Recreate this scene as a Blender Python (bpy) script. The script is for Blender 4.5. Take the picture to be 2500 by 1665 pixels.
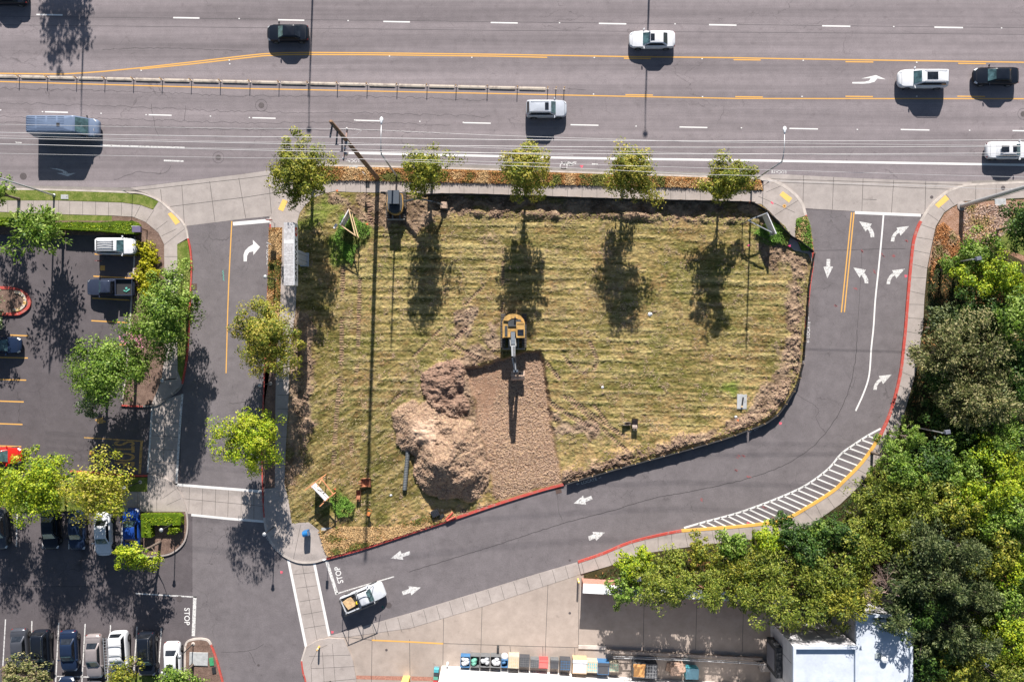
import bpy, bmesh, math, random
import numpy as np
from mathutils import Vector, Matrix
from mathutils.geometry import tessellate_polygon
R=math.radians; PI=math.pi
# ---------------------------------------------------------------- scale: 22.5 photo px per metre on the ground
S=22.5; CX,CY=1250.0,832.5; CAMH=88.0; EL=29.0; COT=1/math.tan(R(EL))
scene=bpy.context.scene; C=scene.collection
for o in list(bpy.data.objects): bpy.data.objects.remove(o)
# camera
cd=bpy.data.cameras.new('camera'); cam=bpy.data.objects.new('camera',cd); C.objects.link(cam)
cam.location=(0,0,CAMH); cam.rotation_euler=(0,0,0)
cd.sensor_width=36; cd.lens=18/((1250/S)/CAMH); cd.clip_start=1; cd.clip_end=5000
scene.camera=cam
# sky
w=bpy.data.worlds.new('World'); scene.world=w; w.use_nodes=True
nt=w.node_tree; sky=nt.nodes.new('ShaderNodeTexSky'); sky.sky_type='NISHITA'; sky.sun_disc=False
AZ=math.atan2(0.033,1.0)                       # sun stands up the picture, a touch to the right
sky.sun_elevation=R(EL); sky.sun_rotation=AZ; sky.air_density=1.0; sky.dust_density=0.6
bgn=nt.nodes['Background']; nt.links.new(sky.outputs[0],bgn.inputs[0]); bgn.inputs[1].default_value=0.05
# sun
sd=bpy.data.lights.new('sun','SUN'); sd.energy=5.0; sd.angle=R(0.53); sd.color=(1.0,0.94,0.885)
so=bpy.data.objects.new('sun',sd); C.objects.link(so)
d=Vector((math.sin(AZ)*math.cos(R(EL)),math.cos(AZ)*math.cos(R(EL)),math.sin(R(EL))))
so.rotation_euler=d.to_track_quat('Z','Y').to_euler(); so.location=(0,60,60)
vs=scene.view_settings; vs.view_transform='Standard'; vs.look='None'; vs.exposure=1.08; vs.gamma=1; vs.use_curve_mapping=False
scene.cycles.max_bounces=5; scene.cycles.diffuse_bounces=2; scene.cycles.transparent_max_bounces=4

# ---------------------------------------------------------------- helpers
def P(x,y,z=0.0):                              # photo px on the ground -> metres
    return Vector(((x-CX)/S,(CY-y)/S,z))
def U(x,y,h):                                  # photo px of a point known to stand h metres up -> metres
    k=1-h/CAMH; return Vector(((x-CX)/S*k,(CY-y)/S*k,h))
def Z(ox,oy,pts): return [(ox+a/3.92,oy+b/3.92) for a,b in pts]
def tag(o,label=None,cat=None,group=None,kind=None):
    if label: o['label']=label
    if cat: o['category']=cat
    if group: o['group']=group
    if kind: o['kind']=kind
    return o
def empty(name,loc=(0,0,0),rz=0,label=None,cat=None,group=None):
    o=bpy.data.objects.new(name,None); C.objects.link(o); o.location=loc; o.rotation_euler=(0,0,rz); o.empty_display_size=0.3
    return tag(o,label,cat,group)
def mesh(name,V,F,mats,parent=None,smooth=False,mi=None):
    me=bpy.data.meshes.new(name); me.from_pydata([tuple(v) for v in V],[],[tuple(f) for f in F])
    if not isinstance(mats,(list,tuple)): mats=[mats]
    for m in mats: me.materials.append(m)
    if mi is not None: me.polygons.foreach_set('material_index',mi)
    if smooth: me.polygons.foreach_set('use_smooth',[True]*len(me.polygons))
    me.update()
    o=bpy.data.objects.new(name,me); C.objects.link(o)
    if parent: o.parent=parent
    return o
class MB:
    def __init__(s): s.V=[];s.F=[];s.M=[];s.m=0
    def add(s,V,F):
        n=len(s.V); s.V+= [tuple(v) for v in V]; s.F+=[tuple(i+n for i in f) for f in F]; s.M+=[s.m]*len(F)
    def box(s,c,d,rz=0,tx=1,ty=1):             # centre of base, dims, top taper
        ca,sa=math.cos(rz),math.sin(rz); V=[]
        for z,kx,ky in ((0,1,1),(d[2],tx,ty)):
            for a,b in ((-1,-1),(1,-1),(1,1),(-1,1)):
                x,y=a*d[0]/2*kx,b*d[1]/2*ky; V.append((c[0]+x*ca-y*sa,c[1]+x*sa+y*ca,c[2]+z))
        s.add(V,[(3,2,1,0),(4,5,6,7),(0,1,5,4),(1,2,6,5),(2,3,7,6),(3,0,4,7)]); return s
    def beam(s,p,q,w0,h0,w1=None,h1=None):
        p=Vector(p);q=Vector(q); w1=w0 if w1 is None else w1; h1=h0 if h1 is None else h1
        t=(q-p).normalized(); up=Vector((0,0,1)) if abs(t.z)<.95 else Vector((0,1,0))
        a=t.cross(up).normalized(); b=a.cross(t).normalized(); V=[]
        for c,w_,h_ in ((p,w0,h0),(q,w1,h1)):
            for i,j in ((-1,-1),(1,-1),(1,1),(-1,1)): V.append(c+a*i*w_/2+b*j*h_/2)
        s.add(V,[(0,1,2,3),(7,6,5,4),(0,4,5,1),(1,5,6,2),(2,6,7,3),(3,7,4,0)]); return s
    def tube(s,pts,r,n=8,cap=True):
        pts=[Vector(p) for p in pts]; rs=r if isinstance(r,(list,tuple)) else [r]*len(pts); V=[]
        for i,p in enumerate(pts):
            t=(pts[min(i+1,len(pts)-1)]-pts[max(i-1,0)]).normalized()
            up=Vector((0,0,1)) if abs(t.z)<.9 else Vector((1,0,0))
            a=t.cross(up).normalized(); b=t.cross(a).normalized()
            for k in range(n):
                g=2*PI*k/n; V.append(p+(a*math.cos(g)+b*math.sin(g))*rs[i])
        F=[]
        for i in range(len(pts)-1):
            for k in range(n): F.append((i*n+k,i*n+(k+1)%n,(i+1)*n+(k+1)%n,(i+1)*n+k))
        if cap: F.append(tuple(range(n-1,-1,-1))); F.append(tuple((len(pts)-1)*n+k for k in range(n)))
        s.add(V,F); return s
    def lathe(s,c,prof,n=16):                  # prof: (r,z)
        V=[];F=[]
        for r,z in prof:
            for k in range(n): g=2*PI*k/n; V.append((c[0]+r*math.cos(g),c[1]+r*math.sin(g),c[2]+z))
        for i in range(len(prof)-1):
            for k in range(n): F.append((i*n+k,i*n+(k+1)%n,(i+1)*n+(k+1)%n,(i+1)*n+k))
        F.append(tuple(range(n-1,-1,-1))); F.append(tuple((len(prof)-1)*n+k for k in range(n)))
        s.add(V,F); return s
    def poly(s,pts,z):                         # flat concave polygon (world xy)
        V=[Vector((p[0],p[1],z)) for p in pts]; T=tessellate_polygon([V]); F=[]
        for t in T:
            a,b,c=[V[i] for i in t]; n=(b-a).cross(c-a)
            F.append(t if n.z>0 else t[::-1])
        s.add(V,F); return s
    def slab(s,pts,z0,z1):
        s.poly(pts,z1); n=len(pts)
        ar=sum(pts[i][0]*pts[(i+1)%n][1]-pts[(i+1)%n][0]*pts[i][1] for i in range(n))
        if ar<0: pts=pts[::-1]
        V=[(p[0],p[1],z0) for p in pts]+[(p[0],p[1],z1) for p in pts]
        s.add(V,[(i,(i+1)%n,n+(i+1)%n,n+i) for i in range(n)]); return s
    def build(s,name,mats,parent=None,smooth=False): return mesh(name,s.V,s.F,mats,parent,smooth,s.M)
def W2(pts): return [((x-CX)/S,(CY-y)/S) for x,y in pts]
def offs(pts,dist):                            # offset open polyline to its left by dist
    out=[];n=len(pts)
    for i in range(n):
        a=Vector(pts[max(i-1,0)]).to_2d(); b=Vector(pts[min(i+1,n-1)]).to_2d(); t=(b-a).normalized()
        out.append((pts[i][0]-t.y*dist,pts[i][1]+t.x*dist))
    return out
def smooth_line(pts,n=4):                      # Catmull-Rom
    out=[]
    for i in range(len(pts)-1):
        p0=pts[max(i-1,0)];p1=pts[i];p2=pts[i+1];p3=pts[min(i+2,len(pts)-1)]
        for k in range(n):
            t=k/n; out.append(tuple(.5*((2*p1[j])+(-p0[j]+p2[j])*t+(2*p0[j]-5*p1[j]+4*p2[j]-p3[j])*t*t+(-p0[j]+3*p1[j]-3*p2[j]+p3[j])*t**3) for j in (0,1)))
    out.append(tuple(pts[-1])); return out
def resample(pts,step):
    out=[pts[0]];acc=0
    for a,b in zip(pts,pts[1:]):
        L=math.dist(a,b); 
        if L<1e-9: continue
        s_=step-acc
        while s_<=L: out.append((a[0]+(b[0]-a[0])*s_/L,a[1]+(b[1]-a[1])*s_/L)); s_+=step
        acc=(acc+L)%step
    return out
def ribbon(mb,pts,wd,z):                       # world pts
    l=offs(pts,wd/2); r=offs(pts,-wd/2); n=len(pts)
    mb.add([(x,y,z) for x,y in r]+[(x,y,z) for x,y in l],[(i,i+1,n+i+1,n+i) for i in range(n-1)]); return mb
def kerbmb(mb,pts,wd,z0,z1):
    l=offs(pts,wd/2); r=offs(pts,-wd/2); n=len(pts); V=[(x,y,z) for z in (z0,z1) for q in (r,l) for x,y in q]
    F=[]
    for i in range(n-1):
        F+= [(2*n+i,2*n+i+1,3*n+i+1,3*n+i),(i,i+1,2*n+i+1,2*n+i),(n+i+1,n+i,3*n+i,3*n+i+1)]
    F+=[(0,2*n,3*n,n),(n-1,2*n-1,4*n-1,3*n-1)]
    mb.add(V,F); return mb
rnd=random.Random(7)
# ---------------------------------------------------------------- numpy noise
def _h(ix,iy,s):
    n=(ix.astype(np.int64)*374761393+iy.astype(np.int64)*668265263+s*982451653)&0x7fffffff
    n=((n^(n>>13))*1274126177)&0x7fffffff; n=(n^(n>>16))&0xffff
    return n/65535.0
def vnoise(x,y,sc,seed=0):
    x=x/sc;y=y/sc; ix=np.floor(x);iy=np.floor(y); fx=x-ix;fy=y-iy; fx=fx*fx*(3-2*fx);fy=fy*fy*(3-2*fy)
    a=_h(ix,iy,seed);b=_h(ix+1,iy,seed);c=_h(ix,iy+1,seed);d_=_h(ix+1,iy+1,seed)
    return (a*(1-fx)+b*fx)*(1-fy)+(c*(1-fx)+d_*fx)*fy
def fbm(x,y,sc,seed=0,o=4):
    r=0;a=.5
    for i in range(o): r=r+a*vnoise(x+i*17.3,y-i*9.1,sc/2**i,seed+i); a*=.5
    return r/(1-.5**o)
def worley(x,y,sc,seed=0):
    x=x/sc;y=y/sc; ix=np.floor(x);iy=np.floor(y); best=np.full(x.shape,9.0); idv=np.zeros(x.shape)
    for i in (-1,0,1):
        for j in (-1,0,1):
            cx=ix+i;cy=iy+j; px=cx+_h(cx,cy,seed);py=cy+_h(cx,cy,seed+5); dd=np.hypot(px-x,py-y)
            m=dd<best; best=np.where(m,dd,best); idv=np.where(m,_h(cx,cy,seed+9),idv)
    return best,idv
def inpoly(x,y,poly):
    r=np.zeros(x.shape,bool); n=len(poly)
    for i in range(n):
        x0,y0=poly[i];x1,y1=poly[(i+1)%n]
        if y0==y1: continue
        c=((y0>y)!=(y1>y))&(x<(x1-x0)*(y-y0)/(y1-y0)+x0); r^=c
    return r
def dline(x,y,pts):
    best=np.full(x.shape,1e9)
    for (x0,y0),(x1,y1) in zip(pts,pts[1:]):
        dx,dy=x1-x0,y1-y0; L=dx*dx+dy*dy+1e-9; t=np.clip(((x-x0)*dx+(y-y0)*dy)/L,0,1)
        best=np.minimum(best,np.hypot(x-x0-t*dx,y-y0-t*dy))
    return best
sstep=lambda a,b,v: (lambda t:t*t*(3-2*t))(np.clip((v-a)/(b-a),0,1))
# ---------------------------------------------------------------- materials
def newmat(name):
    m=bpy.data.materials.new(name); m.use_nodes=True; n=m.node_tree; b=n.nodes['Principled BSDF']; return m,n,b
def coord(n,scale=1.0,rot=0):
    g=n.nodes.new('ShaderNodeNewGeometry'); mp=n.nodes.new('ShaderNodeMapping')
    n.links.new(g.outputs['Position'],mp.inputs[0])
    mp.inputs['Scale'].default_value=(scale,)*3 if not isinstance(scale,tuple) else scale
    mp.inputs['Rotation'].default_value=(0,0,rot); return mp.outputs[0]
def noise(n,vec,sc,det=4,rough=.6):
    t=n.nodes.new('ShaderNodeTexNoise'); t.inputs['Scale'].default_value=sc; t.inputs['Detail'].default_value=det; t.inputs['Roughness'].default_value=rough
    n.links.new(vec,t.inputs['Vector']); return t.outputs[0]
def ramp(n,fac,stops):
    r=n.nodes.new('ShaderNodeValToRGB'); e=r.color_ramp.elements
    while len(e)<len(stops): e.new(0.5)
    for i,(p,c) in enumerate(stops): e[i].position=p; e[i].color=(*c,1) if len(c)==3 else c
    n.links.new(fac,r.inputs[0]); return r.outputs[0]
def mix(n,fac,a,b,mode='MIX'):
    m=n.nodes.new('ShaderNodeMix'); m.data_type='RGBA'; m.blend_type=mode
    for v,s_ in ((fac,m.inputs[0]),(a,m.inputs[6]),(b,m.inputs[7])):
        if isinstance(v,bpy.types.NodeSocket): n.links.new(v,s_)
        elif isinstance(v,(int,float)): s_.default_value=v
        else: s_.default_value=(*v,1)
    return m.outputs[2]
def bump(n,b,h,strength,dist):
    k=n.nodes.new('ShaderNodeBump'); k.inputs['Strength'].default_value=strength; k.inputs['Distance'].default_value=dist
    n.links.new(h,k.inputs['Height']); n.links.new(k.outputs[0],b.inputs['Normal'])
def g3(v,w=0): return (v*(1+w),v,v*(1-w))
def paint(name,col,rough=.35,metal=0,spec=.5,coat=0,var=.06,vs=3.0):
    m,n,b=newmat(name); v=coord(n); f=noise(n,v,vs,3)
    lo=tuple(c*(1-var) for c in col); hi=tuple(min(1,c*(1+var)) for c in col)
    n.links.new(ramp(n,f,[(.3,lo),(.7,hi)]),b.inputs['Base Color']); b.inputs['Roughness'].default_value=rough
    b.inputs['Metallic'].default_value=metal; b.inputs['Specular IOR Level'].default_value=spec; b.inputs['Coat Weight'].default_value=coat
    return m
def asphalt(name,base,tint,crack,streak=False,speck=.18,hexp=1.0):
    m,n,b=newmat(name); v=coord(n)
    big=noise(n,v,.12,4,.6); med=noise(n,v,.9,5,.65); fine=noise(n,v,9,2,.7)
    col=ramp(n,big,[(.25,tuple(c*.88 for c in base)),(.75,tuple(c*1.12 for c in base))])
    col=mix(n,.55,col,ramp(n,med,[(.3,tuple(c*.86 for c in base)),(.7,tuple(c*1.1 for c in tint))]))
    if streak:                                  # wheel-worn lanes running along the road
        sv=coord(n,(.012,.55,1),R(1.0)); st=noise(n,sv,1.0,4,.7)
        col=mix(n,.75,col,ramp(n,st,[(.3,(.62,.62,.63)),(.7,(1.3,1.3,1.3))]),'MULTIPLY')
    else:
        pv=coord(n,(.35,.35,1)); pt=noise(n,pv,1.0,6,.75)
        col=mix(n,.5,col,ramp(n,pt,[(.35,(.8,.8,.8)),(.65,(1.15,1.15,1.15))]),'MULTIPLY')
    col=mix(n,1.0,col,ramp(n,fine,[(.2,(1-speck,)*3),(.8,(1+speck,)*3)]),'MULTIPLY')
    sp=noise(n,v,.75,5,.7); col=mix(n,.8,col,ramp(n,sp,[(.60,(1,1,1)),(.70,(.78,.77,.77))]),'MULTIPLY')
    sc_=noise(n,coord(n,(.6,2.2,1),R(-18)),1.3,6,.8); col=mix(n,.35,col,ramp(n,sc_,[(.64,(0,0,0)),(.74,(.16,.15,.145))]),'ADD')
    if crack:
        dn=n.nodes.new('ShaderNodeTexNoise'); dn.inputs['Scale'].default_value=1.1; dn.inputs['Detail'].default_value=5
        n.links.new(v,dn.inputs['Vector'])
        vm=n.nodes.new('ShaderNodeVectorMath'); vm.operation='MULTIPLY_ADD'; vm.inputs[1].default_value=(1.6,1.6,0)
        n.links.new(dn.outputs['Color'],vm.inputs[0]); n.links.new(v,vm.inputs[2])
        mp=n.nodes.new('ShaderNodeMapping'); mp.inputs['Scale'].default_value=crack; n.links.new(vm.outputs[0],mp.inputs[0])
        vo=n.nodes.new('ShaderNodeTexVoronoi'); vo.feature='DISTANCE_TO_EDGE'; vo.inputs['Scale'].default_value=1; n.links.new(mp.outputs[0],vo.inputs['Vector'])
        msk=noise(n,coord(n),.16,3,.6); mk=ramp(n,msk,[(.5,(0,0,0)),(.6,(1,1,1))])
        ed=ramp(n,vo.outputs['Distance'],[(0.0,(.62,)*3),(.009,(0,0,0))])
        col=mix(n,mix(n,1.0,ed,mk,'MULTIPLY'),col,(base[0]*.35,base[1]*.35,base[2]*.35))
    n.links.new(col,b.inputs['Base Color']); b.inputs['Roughness'].default_value=.88; b.inputs['Specular IOR Level'].default_value=.25
    bump(n,b,fine,.25,.02); return m
def ground_mat(name,stops,sc=1.2,sc2=7,bs=.5,bd=.06,stretch=None):
    m,n,b=newmat(name); v=coord(n,stretch if stretch else 1.0)
    a=noise(n,v,sc,6,.7); f=noise(n,coord(n),sc2,4,.75)
    mx=n.nodes.new('ShaderNodeMath'); mx.operation='MULTIPLY_ADD'; mx.inputs[1].default_value=.55; n.links.new(f,mx.inputs[0])
    m2=n.nodes.new('ShaderNodeMath'); m2.operation='MULTIPLY'; m2.inputs[1].default_value=.5; n.links.new(a,m2.inputs[0]); n.links.new(m2.outputs[0],mx.inputs[2])
    n.links.new(ramp(n,mx.outputs[0],stops),b.inputs['Base Color']); b.inputs['Roughness'].default_value=.95; b.inputs['Specular IOR Level'].default_value=.1
    bump(n,b,f,bs,bd); return m
M={}
M['art']=asphalt('arterial_asphalt',(.200,.175,.180),(.222,.193,.198),(.16,.5,.3),streak=True)
M['acc']=asphalt('access_asphalt',(.142,.127,.131),(.166,.149,.153),(.42,.3,.3))
M['park']=asphalt('parking_asphalt',(.096,.084,.088),(.112,.098,.103),(.2,.2,.2))
M['conc']=asphalt('concrete',(.32,.285,.265),(.37,.33,.305),None,speck=.07)
M['conc2']=asphalt('pavement_concrete',(.33,.29,.265),(.38,.335,.31),None,speck=.08)
M['dock']=asphalt('yard_concrete',(.33,.275,.235),(.37,.31,.27),None,speck=.06)
M['joint']=paint('joint',(.07,.065,.06),.9)
M['gutter']=asphalt('gutter_concrete',(.22,.2,.185),(.25,.23,.21),None)
M['kerb']=paint('kerb_concrete',(.44,.39,.35),.9,var=.2,vs=1.5)
def worn(name,col,under,amt,sc=5):
    m,n,b=newmat(name); v=coord(n); f=noise(n,v,sc,5,.8)
    n.links.new(mix(n,ramp(n,f,[(amt-.06,(1,1,1)),(amt+.06,(0,0,0))]),col,under),b.inputs['Base Color']); b.inputs['Roughness'].default_value=.8; b.inputs['Specular IOR Level'].default_value=.2
    return m
M['white']=worn('white_line_paint',(.66,.65,.63),(.22,.2,.2),.34)
M['whiteworn']=worn('worn_white_paint',(.60,.59,.57),(.18,.17,.17),.44)
M['whitefaint']=worn('faint_white_paint',(.5,.5,.5),(.15,.14,.15),.52)
M['yellow']=worn('yellow_line_paint',(.62,.34,.09),(.3,.19,.1),.34)
M['yellowfaint']=worn('faint_yellow_paint',(.5,.3,.1),(.14,.11,.09),.45)
M['redk']=worn('red_kerb_paint',(.42,.07,.055),(.34,.2,.17),.42,3)
M['yelk']=worn('yellow_kerb_paint',(.62,.36,.08),(.42,.3,.18),.38,3)
M['tact']=worn('tactile_paint',(.72,.45,.13),(.5,.36,.2),.32,6)
M['crack']=paint('crack_tar',(.045,.04,.042),.9)
M['sealant']=paint('sealant',(.06,.055,.057),.8)
M['lawn']=ground_mat('lawn',[(.32,(.05,.085,.012)),(.5,(.11,.15,.028)),(.66,(.25,.24,.085)),(.8,(.36,.30,.14))],1.2,9)
M['mulch']=ground_mat('mulch',[(.3,(.05,.03,.022)),(.5,(.15,.10,.08)),(.7,(.26,.18,.14))],1.5,8)
M['dry']=ground_mat('dry_grass',[(.3,(.08,.07,.02)),(.45,(.26,.13,.035)),(.6,(.5,.27,.08)),(.75,(.6,.42,.2))],1.1,7,.9,.12)
M['soil']=ground_mat('forest_floor',[(.3,(.015,.017,.007)),(.5,(.05,.045,.02)),(.7,(.12,.085,.045)),(.8,(.2,.14,.08))],.5,6,.9,.12)
M['barkbed']=ground_mat('bark_bed',[(.3,(.1,.05,.03)),(.5,(.3,.17,.11)),(.7,(.48,.33,.26))],.9,8,.9,.1)
M['steel']=paint('galvanised_steel',(.42,.43,.44),.45,.6)
M['lamp']=paint('lamp_housing',(.62,.64,.66),.5,0)
M['darkmetal']=paint('dark_metal',(.035,.037,.04),.5,.3)
M['wood']=paint('pole_wood',(.17,.10,.06),.9,var=.35,vs=4)
M['lumber']=paint('lumber',(.62,.44,.26),.8,var=.15)
M['olumber']=paint('orange_lumber',(.55,.24,.11),.8,var=.15)
M['panel']=paint('sign_panel',(.62,.61,.63),.6)
M['wire']=paint('wire',(.42,.41,.41),.5,.0)
M['insul']=paint('insulator',(.07,.09,.12),.3)
M['fabric']=paint('silt_fabric',(.012,.012,.014),.75,var=.3)
M['rubber']=paint('rubber',(.018,.018,.02),.85)
M['rim']=paint('rim',(.25,.26,.27),.35,.8)
M['chrome']=paint('chrome',(.6,.6,.62),.2,1)
M['blackpl']=paint('black_plastic',(.02,.02,.022),.6)
def glassm(name,c):
    m,n,b=newmat(name); v=coord(n); f=noise(n,v,2.2,3)
    n.links.new(ramp(n,f,[(.35,tuple(x*.5 for x in c)),(.7,tuple(x*1.6 for x in c))]),b.inputs['Base Color'])
    b.inputs['Roughness'].default_value=.06; b.inputs['Specular IOR Level'].default_value=.8; return m
M['glass']=glassm('car_glass',(.055,.105,.115)); M['glassd']=glassm('dark_glass',(.012,.014,.018))  # lighter teal of the first glass is a reflection painted into its colour
M['tail']=paint('tail_light_red',(.22,.012,.012),.2); M['head']=paint('head_light',(.6,.64,.68),.12)
# ================================================================ SETTING: ground, roads, pavements
LOT=[(727,540),(733,520),(748,499),(768,483),(794,472),(819,468),(860,470),(1200,476),(1500,485),(1800,493),(1858,499),(1878,517),(1895,535),(1917,555),(1926,573),(1922,598),(1938,612),(1972,620),(1981,640),(1972,700),(1965,760),(1961,820),(1956,888),(1943,935),(1922,974),(1897,1009),(1865,1032),(1824,1048),(1783,1064),(1704,1088),(1620,1111),(1500,1145),(1375,1181),(1321,1195),(1222,1226),(1115,1262),(1000,1300),(883,1338),(800,1360),(790,1332),(779,1294),(755,1274),(713,1277),(705,1220),(695,1180),(698,1100),(704,1000),(709,860),(722,762),(727,640)]
lotw=W2(LOT)
def st(name,mb,mats,smooth=False): return tag(mb.build(name,mats,None,smooth),kind='structure')
BIG=700
# ground: one sheet with the construction lot left open
outer=[Vector((-BIG,-BIG,0)),Vector((BIG,-BIG,0)),Vector((BIG,BIG,0)),Vector((-BIG,BIG,0))]
hole=[Vector((x,y,0)) for x,y in lotw]
T=tessellate_polygon([outer,hole]); VV=outer+hole; FF=[]
for t in T:
    a,b_,c=[VV[i] for i in t]; FF.append(t if (b_-a).cross(c-a).z>0 else t[::-1])
tag(mesh('ground',VV,FF,M['park']),kind='structure')
# arterial road and access road surfaces
mb=MB(); mb.poly(W2([(-6000,-330),(6000,-300),(6000,520),(2500,449),(2372,450),(1850,432),(1500,426),(1200,416),(800,406),(660,417),(320,458),(0,458),(-6000,452)]),.004); st('arterial_road',mb,[M['art']])
ACCW=[(656,540),(656,600),(654,700),(650,800),(644,900),(640,1070),(640,1200),(647,1271),(651,1290),(656,1308),(668,1329),(686,1348),(706,1361),(732,1370),(765,1370),(800,1360)]
ring=[(455,552),(600,534),(662,528)]+ACCW+[LOT[i] for i in range(LOT.index((883,1338)),LOT.index((1972,620)),-1)]+[(1981,622),(1982,600),(1975,560),(1966,529),(1960,512),(2086,517),(2262,521),(2239,558),(2229,591),(2223,642),(2216,719),(2210,798),(2206,838),(2198,907),(2183,973),(2168,1019),(2150,1060),(2124,1101),(2096,1137),(2063,1170),(2033,1198),(1972,1237),(1918,1266),(1806,1284),(1663,1296),(1615,1305),(1538,1324),(1472,1351),(1408,1372),(1311,1401),(1000,1497),(803,1553),(747,1580),(740,1620),(752,1720),(470,1720),(470,1262),(440,1185),(446,936),(456,850),(462,725),(468,650),(460,585)]
mb=MB(); mb.poly(W2(ring),.005); st('access_road',mb,[M['acc']])
# --- concrete aprons & crossings (flush sheets)
def flat(name,pts,z,m): mb=MB(); mb.poly(W2(pts),z); return st(name,mb,[m])
def joints(mb,lines,z,wd=.045):
    for l in lines: ribbon(mb,W2(l),wd,z)
mb=MB(); mb.poly(W2([(318,459),(600,424.5),(655,417),(705,411),(722,425),(720,452),(700,470),(668,520),(662,528),(600,534),(455,552),(459,590),(452,552),(445,542),(422,520),(388,490),(360,474)]),.010)
mb.m=1; joints(mb,[[(322,466),(360,463),(600,436),(700,423)],[(415,505),(600,482),(690,468)],[(392,463),(396,498)],[(444,452),(450,545)],[(512,443),(525,542)],[(583,435),(600,533)],[(655,428),(663,526)]],.0145)
st('driveway_apron',mb,[M['conc'],M['joint']])
mb=MB(); mb.poly(W2([(1850,427),(1910,426),(2000,431),(2100,436),(2200,440),(2270,443),(2372,445),(2372,453),(2346,456),(2313,469),(2283,492),(2262,517),(2252,524),(2080,516),(1963,509),(1955,495),(1930,468),(1900,450),(1880,441),(1852,436)]),.010)
mb.m=1; joints(mb,[[(1870,437),(2372,452)],[(1908,446),(2100,453),(2320,463)],[(1962,429),(1960,507)],[(2035,433),(2032,512)],[(2107,436),(2104,516)],[(2182,440),(2176,520)],[(2260,443),(2258,522)],[(2107,487),(2140,488)]],.0145)
st('driveway_apron',mb,[M['conc'],M['joint']])
# gutter pans along the arterial
mb=MB()
for l in ([(-400,456),(0,458),(160,460),(300,463),(330,462)],[(705,404),(800,399),(1200,409),(1500,419),(1800,429),(1862,434)],[(2360,447),(2500,444),(3000,455)]): ribbon(mb,W2(smooth_line(l)),.4,.0085)
st('gutter',mb,[M['gutter']])
mb=MB(); mb.poly(W2([(371,985),(445,962),(430,1181),(362,1168)]),.010); mb.poly(W2([(430.5,1181.5),(645,1199),(651,1272),(455,1253),(448,1222)]),.010)
mb.poly(W2([(705,1362),(767,1371),(803,1552),(747,1578)]),.010)
mb.m=1; joints(mb,[[(404,975),(398,1166)],[(372,1031),(436,1034)],[(370,1063),(435,1067)],[(368,1095),(433,1099)],[(364,1126),(431,1131)],[(440,1216),(650,1236)],[(463,1185),(461,1250)],[(495,1188),(493,1256)],[(527,1191),(525,1259)],[(558,1194),(556,1262)],[(590,1197),(588,1264)],[(620,1199),(620,1268)],
  [(736,1367),(775,1566)],[(716,1402),(773,1396)],[(724,1435),(781,1428)],[(732,1468),(788,1459)],[(738,1500),(795,1490)],[(744,1533),(801,1524)]],.0145,.035)
st('crossing',mb,[M['conc2'],M['joint']])
# service yard concrete
mb=MB(); mb.poly(W2([(801,1553),(1000,1497),(1311,1401),(1408,1372),(1472,1351),(1500,1368),(1520,1400),(1900,1440),(1900,1800),(750,1800),(747,1580)]),.009)
mb.m=1; joints(mb,[[(909,1520),(905,1800)],[(1083,1500),(1081,1640)],[(1177,1479),(1173,1622)],[(1338,1420),(1330,1620)],[(1414,1420),(1412,1580)],[(1573,1450),(1570,1580)],[(1702,1450),(1698,1585)],[(1815,1480),(1812,1590)],[(850,1555),(908,1562)],[(1082,1570),(1300,1577),(1480,1582)],[(1000,1560),(1003,1800)],[(1245,1576),(1248,1612)],[(1325,1577),(1326,1612)],[(1403,1580),(1404,1615)]],.0135,.05)
mb.m=2; mb.poly(W2([(870,1648),(983,1650),(983,1660),(870,1657)]),.0135); mb.poly(W2([(1004,1650),(1072,1652),(1072,1662),(1004,1660)]),.0135)
st('service_yard',mb,[M['dock'],M['joint'],paint('brick_band',(.36,.17,.12),.9,var=.3,vs=6)])
# --- raised pavements with kerbs
def pave(pts,jl=(),m='conc2',z=.14,name='pavement'):
    mb=MB(); mb.slab(W2(pts),-.02,z); mb.m=1; joints(mb,jl,z+.004,.035); return st(name,mb,[M[m],M['joint']])
xs=lambda a,b,s_:[a+i*s_ for i in range(int((b-a)/s_)+1)]
pave([(-3000,486),(0,486),(150,491),(300,496),(345,502),(375,513),(389,491),(422,521),(445,543),(456,566),(459,582),(434,597),(436,709),(434,880),(447,936),(443,942),(418,966),(383,988),(372,985),(395,930),(403,870),(403,709),(402,597),(388,569),(357,543),(326,530),(275,527),(158,524),(0,518),(-3000,518)],
  [[(x,487),(x,522)] for x in xs(-10,158,31)]+[[(x,493),(x,527)] for x in xs(172,300,31.5)]+[[(345,502),(330,531)],[(377,514),(358,543)],[(410,541),(382,562)],[(432,560),(396,577)],[(452,560),(400,600)]]+[[(403,y),(435,y)] for y in xs(627,930,33)])
pave([(300,1200),(361,1200),(362,1160),(390,1163),(415,1173),(434,1194),(448,1220),(455,1248),(300,1248)],[[(338,1200),(338,1246)],[(384,1175),(384,1246)],[(432,1192),(398,1216)],[(445,1215),(408,1232)]])
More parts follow.
